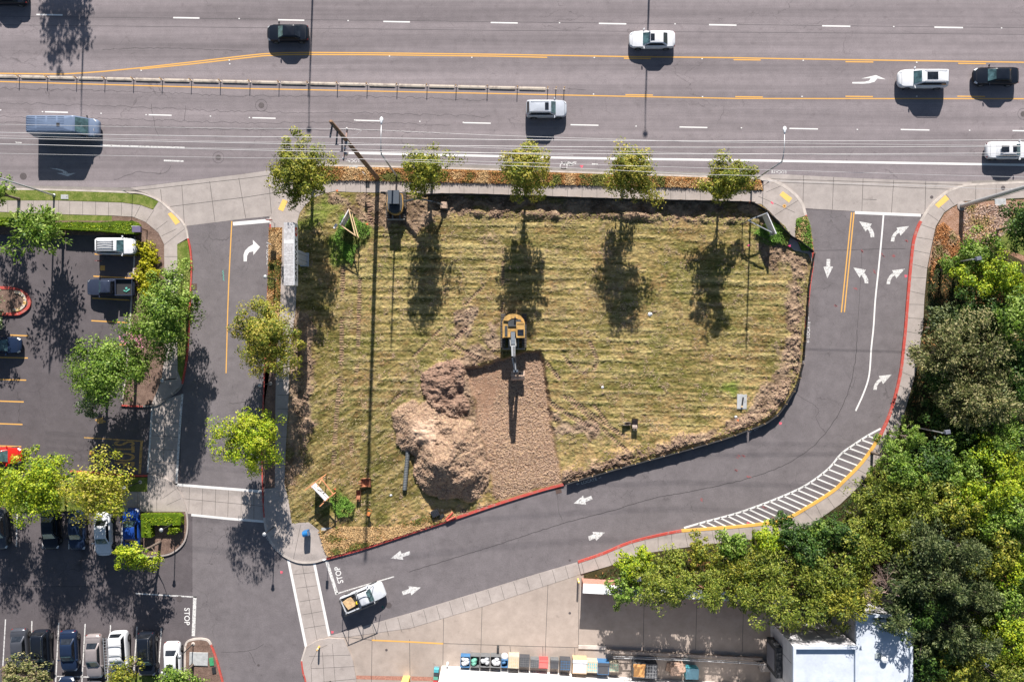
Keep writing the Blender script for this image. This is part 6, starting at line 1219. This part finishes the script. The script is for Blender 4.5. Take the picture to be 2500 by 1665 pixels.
# ================================================================ SIGNS
cxp=U(717.5,0,6.8).x; xe=cxp; yS=U(0,697,6.8).y; yN=U(0,543,6.8).y; zb_,zt_=5.35,6.8
e=empty('pylon_sign',(xe-.5,(yN+yS)/2-.1,.14),0,'tall grey topped pylon sign with a white face and red emblem beside the left drive','pylon sign'); o=e.location
CON=worn('weathered_cap',(.48,.47,.47),(.33,.32,.32),.5,3.5)
mb=MB(); mb.box((-.02,0.1,zb_-.14),(.98,(yN-yS),zt_-zb_)); cabn=mb.build('sign_box',[CON],e)
mb=MB()
for k in (.30,.52,.68): mb.box((-.02,.1+(yN-yS)*(.5-k),zt_-.139),(.96,.04,.012))
mb.box((-.02,.1+(yN-yS)*.19,zt_-.139),(.96,.35,.008)); mb.build('cap_seam',[paint('seam_grey',(.62,.61,.6),.8)],cabn)
yc=P(0,635)[1]-o.y; mb=MB(); mb.box((-.1,yc,0),(.72,1.25,zb_-.14)); mb.box((-.1,yc-.0,0),(.9,1.45,.18)); colm=mb.build('column',[paint('pylon_grey',(.42,.45,.5),.6)],e); mb=MB(); [mb.box((.262,yc-.3+k*.6,.2),(.01,.03,zb_-.4)) for k in (0,1)]; mb.build('column_groove',[M['darkmetal']],colm)
fx=xe+.003-o.x; mb=MB(); mb.box((fx,.1,zb_-.09),(.06,(yN-yS)-.1,zt_-zb_-.1)); fa=mb.build('sign_face',[paint('face_white',(.68,.70,.74),.5)],e)
M['ink']=paint('sign_ink',(.02,.022,.03),.5); M['logo']=paint('logo_red',(.5,.02,.03),.5); M['facew']=paint('logo_white',(.7,.7,.7),.5)
rot=Matrix(((0,0,1),(1,0,0),(0,1,0))).to_euler()
t=text('lettering','SAFEWAY',0,0,0,.92,'ink',stretch=1.02,parent=fa,rotm=rot,loc=(fx+.035,-.45,(zb_+zt_)/2-.14))
for v in t.data.vertices: v.co.x*=4.35/(max(w_.co.x for w_ in t.data.vertices)-min(w_.co.x for w_ in t.data.vertices)) if False else 1
wd=max(v.co.x for v in t.data.vertices)-min(v.co.x for v in t.data.vertices)
for v in t.data.vertices: v.co.x*=4.3/wd
mb=MB(); V=[(fx+.034,2.42+.5*math.cos(a*PI/14),(zb_+zt_)/2-.14+.5*math.sin(a*PI/14)) for a in range(28)]; mb.add(V,[tuple(range(28))]); mb.build('emblem',[M['logo']],fa)
text('emblem_stroke','S',0,0,0,.78,'facew',stretch=.9,parent=fa,rotm=rot,loc=(fx+.04,2.42,(zb_+zt_)/2-.14))
def vsign(nm,label,a,b_,posts_,wd_,hgt=2.3,mat='lumber',zb=.5,braces=()):
    pa=P(*a,0);pb=P(*b_,0); mid=(pa+pb)/2; e=empty(nm,(mid.x,mid.y,hz((a[0]+b_[0])/2,(a[1]+b_[1])/2)-.05),0,label,'wooden sign'); L=(pb-pa).length; an=math.atan2((pb-pa).y,(pb-pa).x)
    mb=MB(); mb.box((0,0,zb),(L,.09 if wd_<.2 else wd_,hgt-zb),an); mb.build('panel',[M['panel']],e)
    d_=(pb-pa).normalized()
    for s_ in (-.46,.46): mb=MB(); p=d_*L*s_; nn=Vector((-d_.y,d_.x,0))*.11; mb.box((p.x-nn.x,p.y-nn.y,-.1),(.1,.1,hgt+.12),an); mb.build('post',[M[mat]],e)
    for q in posts_: w_=P(*q,0)-Vector((mid.x,mid.y,0)); mb=MB(); mb.box((w_.x,w_.y,-.1),(.1,.1,hgt+.1)); mb.build('post',[M[mat]],e)
    for p_,q,z1_,z2_ in braces:
        u=P(*p_,0)-Vector((mid.x,mid.y,0)); v=P(*q,0)-Vector((mid.x,mid.y,0)); mb=MB(); mb.beam((u.x,u.y,z1_),(v.x,v.y,z2_),.10,.10); mb.build('brace',[M[mat]],e)
    return e
vsign('wooden_sign','wooden sign with a narrow grey white panel and triangular lumber frame near the pylon sign',(842,557),(863,520),[(878,582)],.12,2.4,'lumber',.6,[((842,557),(878,582),2.35,2.3),((863,520),(878,582),2.4,2.35),((863,520),(880,584),1.2,1.1),((840,557),(866,522),.8,2.2)])
mb=MB(); o=U(818,552,2.3); mb.box((o.x,o.y,1.9),(.18,.55,.42),-.5); tag(mb.build('rider_panel',[M['panel']]),'small white panel hung on the left corner of the sign frame near the pylon sign','sign panel')
vsign('wooden_sign','wooden sign with pale panel and orange lumber frame, lower left of lot',(773,1177),(806,1212),[(797,1158),(822,1200)],.12,2.2,'olumber',.5,[((757,1187),(795,1158),2.1,2.15),((795,1158),(824,1196),2.15,2.1),((824,1196),(792,1226),2.1,2.05),((795,1160),(786,1180),1.1,2.0)])
vsign('wooden_sign','grey framed sign with narrow panel by the right hand pavement behind the silt fence',(1856,528),(1878,578),[(1812,546)],.12,2.3,'steel',.6,[((1857,528),(1812,546),2.3,2.2),((1812,546),(1868,574),2.1,2.1)])
e=empty('entrance_sign',P(353,566,.14),0,'small dark roofed entrance sign box at the end of the long hedge','sign'); mb=MB(); mb.box((.02,0,1.3),(.75,.55,.5)); mb.box((.02,.0,1.8),(.9,.62,.06)); mb.build('sign_box',[paint('dusky_violet',(.12,.10,.17),.6)],e); mb=MB(); mb.beam((-.3,-.1,0),(-.3,-.1,1.4),.1,.1); mb.beam((.35,.1,0),(.35,.1,1.4),.1,.1); mb.build('post',[M['wood']],e); mb=MB(); mb.box((-.1,.33,1.35),(.85,.03,.5)); mb.build('frame',[M['panel']],e)
def roundsign(x,y,label,c,h=2.3,name='road_sign',panel=(.5,.04,.6),rz=0,post=True,z=.14):
    e=empty(name,P(x,y,z),R(rz),label,'road sign'); mb=MB(); mb.tube([(0,0,0),(0,0,h)],.03,6); mb.build('post',[M['steel']],e); mb=MB(); mb.box((0,.05,h-.6),panel); mb.build('plate',[c],e)
RS=paint('sign_red',(.4,.03,.03),.5)
roundsign(672,546,'red stop sign edge-on at the mouth of the left drive',RS,2.4,'stop_sign',(.62,.03,.62)); roundsign(667,600,'small white sign plate on the red kerb beside the turn arrow',M['panel'],1.9,panel=(.55,.03,.32),rz=-20); roundsign(325,476,'grey sign plate on the lawn left of the first ramp',M['steel'],2.2,panel=(.35,.03,.55)); roundsign(896,433,'narrow white sign at the foot of the wooden utility pole',M['panel'],2.2,panel=(.35,.03,.55),rz=-40)
roundsign(1862,455,'thin white sign post at the end of the dry verge by the right drive',M['panel'],2.1,panel=(.2,.03,.7)); roundsign(801,1356,'small sign at the tip of the lot corner beside the stop line',M['panel'],2.0,panel=(.3,.03,.5))
roundsign(250,640,'red sign with white letter standing in the shadow of the white SUV',RS,1.3,panel=(.5,.03,.45),z=0)
# ================================================================ SMALL THINGS
def slab_thing(name,label,cat,x,y,w_,h_,t_,m,rz=0,z=.14):
    e=empty(name,P(x,y,z),R(rz),label,cat); mb=MB(); mb.box((0,0,-.02),(w_,h_,t_+.02)); mb.box((0,0,t_),(w_*.9,h_*.9,.012)); mb.build('lid',[m],e); mb=MB(); mb.box((w_*.3,0,t_+.012),(.08,.05,.01)); mb.build('lifting_eye',[M['darkmetal']],e); return e
VC=paint('vault_concrete',(.36,.37,.37),.85,var=.15)
slab_thing('utility_vault','pale utility vault lid set in the dry verge left of the wooden pole','utility vault',864,417,.95,1.05,.06,VC); slab_thing('utility_vault','square grey utility lid at the dry lower left corner of the lot','utility vault',799,1299,1.15,1.1,.07,VC,2); slab_thing('utility_vault','rectangular concrete pad carrying a black tube in the east of the lot','utility vault',1810,980,1.05,1.6,.08,VC,-1)
slab_thing('utility_vault','large pale concrete slab on the mulch island at the bottom left','utility vault',487,1606,2.0,1.4,.12,VC,-2); slab_thing('utility_vault','pink edged small lid in the lawn strip at the upper left','utility vault',160,482,.8,.5,.05,VC); slab_thing('utility_vault','white plate beside the steel pole at the right edge','utility vault',2440,495,1.2,.75,.05,VC,2); slab_thing('green_utility_box','green plastic lid next to the large concrete slab','utility vault',518,1613,.45,.85,.08,paint('green_plastic',(.05,.27,.12),.5),8); slab_thing('dark_utility_box','dark plastic lid below the green lid','utility vault',524,1634,.42,.7,.08,M['blackpl'],8)
slab_thing('utility_vault','small dark cover in the pavement below the wooden pole','utility vault',898,452,.45,.7,.01,M['darkmetal'],0)
e=empty('marker_tube',P(1811,980,.24),R(82),'black tube with tan end lying on the concrete pad','tube'); mb=MB(); mb.tube([(-.55,0,.09),(.5,0,.09)],.085,10); mb.build('tube',[M['blackpl']],e); mb=MB(); mb.tube([(-.62,0,.09),(-.42,0,.09)],.1,10); mb.build('end_cap',[M['lumber']],e)
e=empty('mailbox',P(752,1297,.14),R(14),'blue rounded mailbox on the corner pavement','mailbox'); mb=MB(); V=[];pr=[(-.3,0.2),(-.3,.95),(-.26,1.12),(-.15,1.24),(0,1.28),(.15,1.24),(.26,1.12),(.3,.95),(.3,.2)]
V=[(x,y,z) for x in (-.28,.28) for y,z in pr]; n_=9; mb.add(V,[(i,i+1,n_+i+1,n_+i) for i in range(8)]+[(8,0,9,17),tuple(range(8,-1,-1)),tuple(range(9,18))]); mb.build('body',[paint('mailbox_blue',(.01,.12,.32),.4)],e); mb=MB(); [mb.box((a,b_,0),(.06,.06,.22)) for a in (-.22,.22) for b_ in (-.22,.22)]; mb.build('feet',[M['darkmetal']],e); mb=MB(); mb.box((.29,0,1.0),(.04,.4,.1)); mb.build('chute_handle',[M['steel']],e)
def bollard(x,y,label,c,h=1.1,z=.14,lean=(0,0)):
    e=empty('bollard',P(x,y,z),0,label,'bollard'); mb=MB(); mb.tube([(0,0,0),(lean[0],lean[1],h)],[.1,.1],12); mb.lathe((lean[0],lean[1],h),[(.1,0),(.07,.06),(.01,.08)],12); mb.build('post',[c],e); mb=MB(); mb.tube([(lean[0]*.7,lean[1]*.7,h*.7),(lean[0]*.85,lean[1]*.85,h*.85)],.105,12); mb.build('band',[M['panel']],e)
bollard(780,1577,'yellow bollard on the rounded corner pavement left of the yard',M['yelk'],1.0); bollard(1411,1413,'pale yellow bollard at the left end of the white topped wall',M['tact'],1.3,.01); bollard(807,1662,'black round post at the bottom edge on the corner pavement',M['darkmetal'],1.0)
def flag(x,y,label,c,h=.6):
    z_=hz(x,y); e=empty('marking_flag',P(x,y,z_),0,label,'marking flag'); mb=MB(); mb.tube([(0,0,0),(0,0,h)],.012,5); mb.build('stake',[M['steel']],e); mb=MB(); mb.add([(0,0,h),(.3,.1,h-.03),(.28,-.16,h-.06),(0,-.02,h-.22),(.3,.1,h-.05),(.28,-.16,h-.08)],[(0,1,2,3),(3,5,4,0),(1,4,5,2)]); mb.build('flag',[c],e)
PK=paint('flag_pink',(.75,.08,.2),.7); OR=paint('flag_orange',(.7,.18,.06),.7)
for x,y,l,c in ((1818,601,'bright pink flag in the shade right of the easternmost street tree shadow',PK),(895,549,'orange flag on the green clump beside the lumber framed sign',OR),(822,468,'red flag by the pavement at the top left of the lot',OR),(1821,496,'orange flag just below the pavement at the top right of the lot',OR),(1918,602,'dark pink flag where the diagonal silt fence meets the grass',PK),(817,1190,'orange capped stake at the corner of the lower wooden sign',OR),(1793,1024,'pink and white flag by the south fence below the concrete pad',OR)): flag(x,y,l,c)
for i,(x,y,l) in enumerate(((1587,767,'crumpled white litter right of the third tree shadow'),(1471,945,'tiny white litter in the middle right of the lot'),(955,1208,'scrap of litter left of the long dark pipe'),(1796,1017,'small white litter beside the flag near the south fence'))):
    mb=MB(); z_=hz(x,y); mb.add([tuple(P(x,y,z_)+Vector(v)*(.28 if i==0 else .18)) for v in ((-1,-.4,.05),(-.2,-.8,.3),(.9,-.3,.1),(.6,.5,.4),(-.3,.7,.15),(-.9,.3,.35),(0,0,.6),(0,0,0))],[(0,1,6),(1,2,6),(2,3,6),(3,4,6),(4,5,6),(5,0,6),(1,0,7),(2,1,7),(3,2,7),(4,3,7),(5,4,7),(0,5,7)]); tag(mb.build('litter',[M['facew']]),l,'litter')
e=empty('bench',U(2487,1540,.5),0,'grey bench in a clearing at the right edge','bench'); e.location.z=.13
mb=MB(); mb.box((0,.3,.4),(1.4,.28,.05)); mb.box((0,0,.4),(1.4,.28,.05)); mb.box((0,-.3,.4),(1.4,.28,.05)); mb.build('seat',[M['conc']],e)
for s_ in (-.5,.5): mb=MB(); mb.box((s_,0,0),(.12,.8,.4)); mb.build('leg',[M['darkmetal']],e)
# ================================================================ YARD WALL, BUILDINGS, DOCK
a=P(1420,1410);b_=P(1900,1436)
BR=paint('brick_trim',(.36,.17,.13),.9,var=.35,vs=7)
e=empty('yard_wall',(a.x,a.y,0),0,'white topped wall with a brick lower edge between yard and trees','wall'); an=math.atan2((b_-a).y,(b_-a).x); e.rotation_euler=(0,0,an); L=(b_-a).length
mb=MB(); mb.box((L/2,-.42,0),(L,.82,2.55)); mb.build('wall',[BR],e); mb=MB(); mb.box((L/2,-.36,2.55),(L+.12,.98,.07)); mb.build('coping',[paint('coping_white',(.78,.78,.78),.7)],e)
def building(name,label,x0_,y0_,x1_,y1_,h,wm,rm,extra=None):
    q0=P(x0_,y0_);q1=P(x1_,y1_); cx_,cy_=(q0.x+q1.x)/2,(q0.y+q1.y)/2; w_,d_=abs(q1.x-q0.x),abs(q0.y-q1.y); e=empty(name,(cx_,cy_,0),0,label,'building')
    mb=MB(); mb.box((0,0,0),(w_,d_,h)); mb.build('wall',[wm],e); mb=MB(); mb.box((0,0,h),(w_-.5,d_-.5,.03)); mb.build('roof',[rm],e)
    mb=MB()
    for sx,sy,lx,ly in ((0,1,w_,.28),(0,-1,w_,.28),(1,0,.28,d_-.56),(-1,0,.28,d_-.56)): mb.box((sx*(w_/2-.13),sy*(d_/2-.13),h),(lx+(.04 if sy else 0),ly+(.04 if sx else 0),.38))
    mb.build('parapet',[rm],e); return e,w_,d_
RW=asphalt('white_roofing',(.50,.55,.62),(.56,.60,.66),None,speck=.03); WG=asphalt('wall_render',(.42,.41,.42),(.47,.46,.47),None,speck=.04); WW=asphalt('wall_white_render',(.62,.61,.60),(.68,.67,.66),None,speck=.03)
e1,w1,d1=building('loading_building','white roofed loading building with a dark dock door, lower right',1881,1517,2026,2000,6.8,WG,RW)
mb=MB()
for k in (-.28,.05): mb.box((-w1/2-.003,d1/2-1.9 if k<0 else d1/2-4.6,.1),(.02,.05,6.5))
for k in (-2.4,.6): mb.box((k,d1/2+.003,.1),(.05,.02,6.5))
mb.box((0,d1/2+.003,2.6),(w1-.1,.02,.05)); mb.build('wall_joint',[M['joint']],e1)
mb=MB(); mb.box((-w1/2-.35,d1/2-2.9,.9),(.7,3.2,3.1)); dd_=mb.build('dock_shelter',[paint('dock_black',(.02,.022,.026),.7)],e1); mb=MB(); mb.box((-w1/2-.72,d1/2-2.9,1.1),(.05,2.2,2.4)); mb.build('dock_door',[paint('door_grey',(.12,.12,.14),.6)],dd_)
mb=MB(); mb.box((-w1/2-.12,d1/2-6.2,3.2),(.2,.25,.35)); mb.build('wall_lamp',[M['darkmetal']],e1)
e2,w2,d2_=building('store_wing','taller white roofed wing with a round roof vent under the conifer bough',2030,1452,2158,2000,6.0,WG,RW)
mb=MB(); q=U(2157,1607,6.1)-e2.location; mb.lathe((q.x,q.y,6.03),[(.3,0),(.3,.3),(.36,.32),(.3,.42),(.05,.48)],18); mb.build('roof_vent',[M['lamp']],e2); mb=MB(); q=U(2143,1600,6.05)-e2.location; mb.box((q.x,q.y,6.03),(.6,.5,.12)); mb.build('vent_base',[paint('vent_grey',(.3,.34,.34),.6)],e2); mb=MB(); q=U(2150,1528,6.05)-e2.location; mb.lathe((q.x,q.y,6.03),[(.16,0),(.16,.35),(.02,.36)],12); mb.build('vent_pipe',[M['lamp']],e2)
# store front wall along the bottom
pts=[(1079,1624),(1590,1656),(1906,1672),(1906,2400),(1079,2400)]; o0=P(1400,1700); e=empty('store_building',o0,0,'white walled store along the bottom edge behind the crates','building'); mb=MB(); mb.slab([(x-o0.x,y-o0.y) for x,y in W2(pts)],0,6.2); mb.build('wall',[WW],e); mb=MB(); mb.slab([(x-o0.x,y-o0.y) for x,y in W2([(1083,1629),(1590,1661),(1902,1677),(1902,2396),(1083,2396)])],6.2,6.26); mb.build('roof',[RW],e)
mb=MB(); [mb.box(((P(1180+k*5,1631+k*.31)-o0).x,(P(1180+k*5,1631+k*.31)-o0).y+.02,5.0),(.14,.03,.3)) for k in range(10)]; mb.build('lettering_bar',[BR],e)
# dock rail, steps, kerb of the truck well
e=empty('guard_rail',P(1495,1596,.02),0,'grey pipe rail along the lower edge of the dark truck yard','rail'); o=e.location; mb=MB(); pl=[P(x,y,0)-Vector((o.x,o.y,0)) for x,y in ((1495,1597),(1600,1600),(1700,1604),(1800,1609),(1860,1613))]; mb.tube([p+Vector((0,0,.95)) for p in pl],.05,8); mb.tube([p+Vector((0,0,.5)) for p in pl],.035,8); mb.build('rail',[M['steel']],e)
for p in pl: mb=MB(); mb.tube([p,p+Vector((0,0,.95))],.04,8); mb.build('post',[M['steel']],e)
tag(MB().slab(W2([(1412,1574),(1480,1575),(1478,1584),(1412,1582)]),0,.15).build('kerb',[M['kerb']]),kind='structure'); tag(MB().slab(W2([(1480,1583),(1858,1602),(1858,1608),(1480,1590)]),0,.5).build('dock_edge',[M['dock']]),'low concrete ledge along the truck well','ledge')
e=empty('dock_steps',P(1856,1621,.01),0,'short pale concrete steps against the loading building wall','steps'); mb=MB(); [mb.box((.35-k*.25,0,0),(1.5-k*.5 if k else 1.1,.9,.9-k*.28)) for k in range(1)]; mb.box((-.35,.25,0),(.3,.4,.6)); mb.box((-.6,.25,0),(.25,.4,.3)); mb.build('steps',[M['conc']],e)
e=empty('planter_post',P(993,1652,.01),0,'white topped brick pier on the brick band at the bottom edge','pier'); mb=MB(); mb.box((0,-.6,0),(.75,1.5,2.2)); mb.build('pier',[M['tact']],e); mb=MB(); mb.box((0,-.6,2.2),(.9,1.65,.08)); mb.build('cap',[paint('cap_white',(.75,.75,.75),.6)],e)
# crates, bins and bags along the store wall
cm={k:paint('crate_'+k,v,.6,var=.15) for k,v in dict(grey=(.12,.125,.13),dark=(.05,.052,.06),red=(.52,.06,.06),blue=(.04,.13,.27),teal=(.08,.36,.42),cream=(.42,.37,.28),tan=(.5,.34,.2),white=(.5,.51,.53),green=(.12,.34,.26)).items()}
def crate(label,x0_,x1_,y0_,y1_,h,m,kind='open',fill=None,top=None,cat='crate'):
    h_=h; c0=U((x0_+x1_)/2,(y0_+y1_)/2,h_); w_=(x1_-x0_)/S*(1-h_/CAMH); d_=(y1_-y0_)/S*(1-h_/CAMH)*.92; e=empty('crate' if cat=='crate' else cat.replace(' ','_'),(c0.x,c0.y+.1,.01),R(-2.5),label,cat); mb=MB()
    t=.05
    if kind=='open':
        for sx,sy,lx,ly in ((0,1,w_,t),(0,-1,w_,t),(1,0,t,d_-2*t),(-1,0,t,d_-2*t)): mb.box((sx*(w_/2-t/2),sy*(d_/2-t/2),.1),(lx,ly,h-.1))
        mb.box((0,0,.08),(w_,d_,.04)); mb.build('bin',[m],e)
        if fill:
            rr_=random.Random(int(x0_)); mb=MB()
            for k in range(5): mb.lathe((rr_.uniform(-.25,.25)*w_,rr_.uniform(-.25,.25)*d_,h*.45),[(.1,0),(w_*.28,h*.2),(w_*.25,h*.42),(w_*.1,h*.58),(.02,h*.62)],10)
            mb.build('contents',[fill],e,True)
    else:
        mb.box((0,0,0),(w_,d_,h)); mb.build('stack',[m],e); mb=MB()
        if kind=='slots':
            for i in range(5):
                for j in range(3): mb.box((-w_*.38+i*w_*.19,-d_*.28+j*d_*.28,h),(w_*.08,d_*.18,.012))
        elif kind=='lattice':
            for i in range(4): mb.box((-w_*.36+i*w_*.24,0,h),(.03,d_*.9,.02)); mb.box((0,-d_*.36+i*d_*.24,h),(w_*.9,.03,.02))
        elif kind=='lid': mb.box((0,-d_*.1,h),(w_*.92,d_*.66,.03)); mb.box((0,d_*.36,h-.02),(w_*1.02,d_*.22,.1))
        mb.build('top',[top or cm['dark']],e)
    return e
for a in (('blue and white jumble crate at the left end of the crate row',1124,1147,1603,1632,1.0,cm['blue'],'open',cm['white']),('grey open bin with green scraps, second in the crate row',1148,1171,1602,1632,1.1,cm['grey'],'open',cm['green']),('grey bin stuffed with a grey white bag',1172,1196,1603,1632,1.1,cm['grey'],'open',paint('bag_grey',(.42,.44,.46),.5)),('grey bin with a big white bag bulging over its rim',1197,1223,1603,1633,1.1,cm['grey'],'open',cm['white']),
  ('blue bag crate left of the cream slatted crate',1224,1240,1612,1632,.9,cm['blue'],'open',cm['blue']),('cream slatted crate with a red base',1241,1267,1603,1634,1.2,cm['cream'],'slots',None,cm['tan']),('charcoal crate with a diamond lattice top',1268,1293,1606,1631,1.0,cm['dark'],'lattice',None,cm['grey']),('mid grey ribbed crate left of the red one',1295,1316,1611,1632,.9,cm['grey'],'lattice',None,cm['dark']),('bright red crate between grey crates by the store wall',1316,1338,1611,1634,.9,cm['red'],'lid',None,paint('crate_pink',(.6,.12,.11),.6)),
  ('small dark grey crate standing alone right of the red one',1344,1364,1612,1635,.9,cm['grey'],'lid',None,cm['dark']),('black crate stack with a blue rear edge, first of two',1367,1393,1612,1640,1.1,cm['dark'],'lattice',None,cm['blue']),('cardboard boxes with white foam on top',1398,1433,1610,1648,1.2,cm['tan'],'lid',None,cm['white']),('pale crate with teal rim between cardboard and blue crates',1433,1459,1616,1645,1.1,cm['cream'],'slots',None,cm['teal']),('blue crate stack with dark lid, second of two',1459,1487,1618,1650,1.2,cm['blue'],'lid',None,cm['dark']),('cream crate with green slots at the end of the tight row',1488,1511,1619,1643,.9,cm['cream'],'slots',None,cm['green']),
  ('orange topped bin with a white disc beside the grid rack',1546,1575,1620,1658,1.3,cm['grey'],'lid',None,paint('crate_orange',(.6,.3,.1),.6)),('dark metal grid rack',1576,1605,1622,1660,1.3,cm['dark'],'lattice',None,M['steel'])): crate(*a)
def pile(label,x,y,nm,m,n_,w_,h_,cat):
    e=empty(nm,P(x,y,.01),R(-2),label,cat); rr_=random.Random(int(x)); mb=MB()
    for k in range(n_): mb.box((rr_.uniform(-.5,.5)*w_*.6,rr_.uniform(-.5,.5)*w_*.5,h_*k/n_),(w_*rr_.uniform(.5,.9),w_*rr_.uniform(.4,.7),h_/n_*1.5),rr_.uniform(-.25,.25))
    mb.build('layers',[m],e); mb=MB(); mb.box((0,0,h_*.5),(w_*1.02,.03,.04)); mb.build('strap',[M['darkmetal']],e)
pile('strapped bale of flattened brown cardboard near the blue dumpster',1648,1628,'cardboard_bale',paint('cardboard',(.36,.25,.19),.9,var=.45,vs=9),12,1.5,1.3,'cardboard bale')
e=empty('dumpster',P(1684,1632,.01),R(-2),'blue green dumpster with sloping lid right of the cardboard bale','dumpster'); mb=MB(); mb.box((0,-.05,.15),(1.25,1.1,1.0),0,1.08,1.05); mb.build('bin',[cm['teal']],e); mb=MB(); mb.add([(-.68,-.65,1.15),(.68,-.65,1.15),(.68,.55,1.32),(-.68,.55,1.32),(-.68,-.65,1.2),(.68,-.65,1.2),(.68,.55,1.37),(-.68,.55,1.37)],[(3,2,1,0),(4,5,6,7),(0,1,5,4),(1,2,6,5),(2,3,7,6),(3,0,4,7)]); mb.build('lid',[paint('lid_teal',(.10,.25,.33),.5)],e)
for k,(x,y,r_) in enumerate(((1232,1600,.42),(1217,1599,.2))): mb=MB(); c=P(x,y,.01); mb.lathe(c,[(r_*.5,0),(r_,r_*.5),(r_*1.05,r_),(r_*.6,r_*1.6),(.02,r_*1.75)],14); tag(mb.build('plastic_bag',[cm['white']],None,True),('large white plastic bag on the ground behind the crate row','small white plastic bag left of the large one')[k],'bag')
e=empty('shelf_cart',P(1066,1640,.01),R(-4),'small cart stacked with coloured boxes at the corner of the store wall','cart'); 
for k,c_ in enumerate(('teal','dark','green','red')): mb=MB(); mb.box((0,.45-k*.4,.25),(.5,.34,.55)); mb.build('box',[cm[c_]],e)
mb=MB(); mb.box((0,-.12,.12),(.6,1.7,.08)); mb.build('platform',[M['steel']],e)
mb=MB(); c=P(1216,1577,.01); mb.box((c.x,c.y,0),(.25,.25,.75)); tag(mb.build('hydrant_post',[M['darkmetal']]),'small dark post standing alone on the yard above the crate row','post')
mb=MB(); c=P(1093,1617,.01); mb.lathe(c,[(.12,0),(.12,.9),(.02,.95)],12); tag(mb.build('guard_post',[M['lamp']]),'short round post at the left corner of the store wall','post')
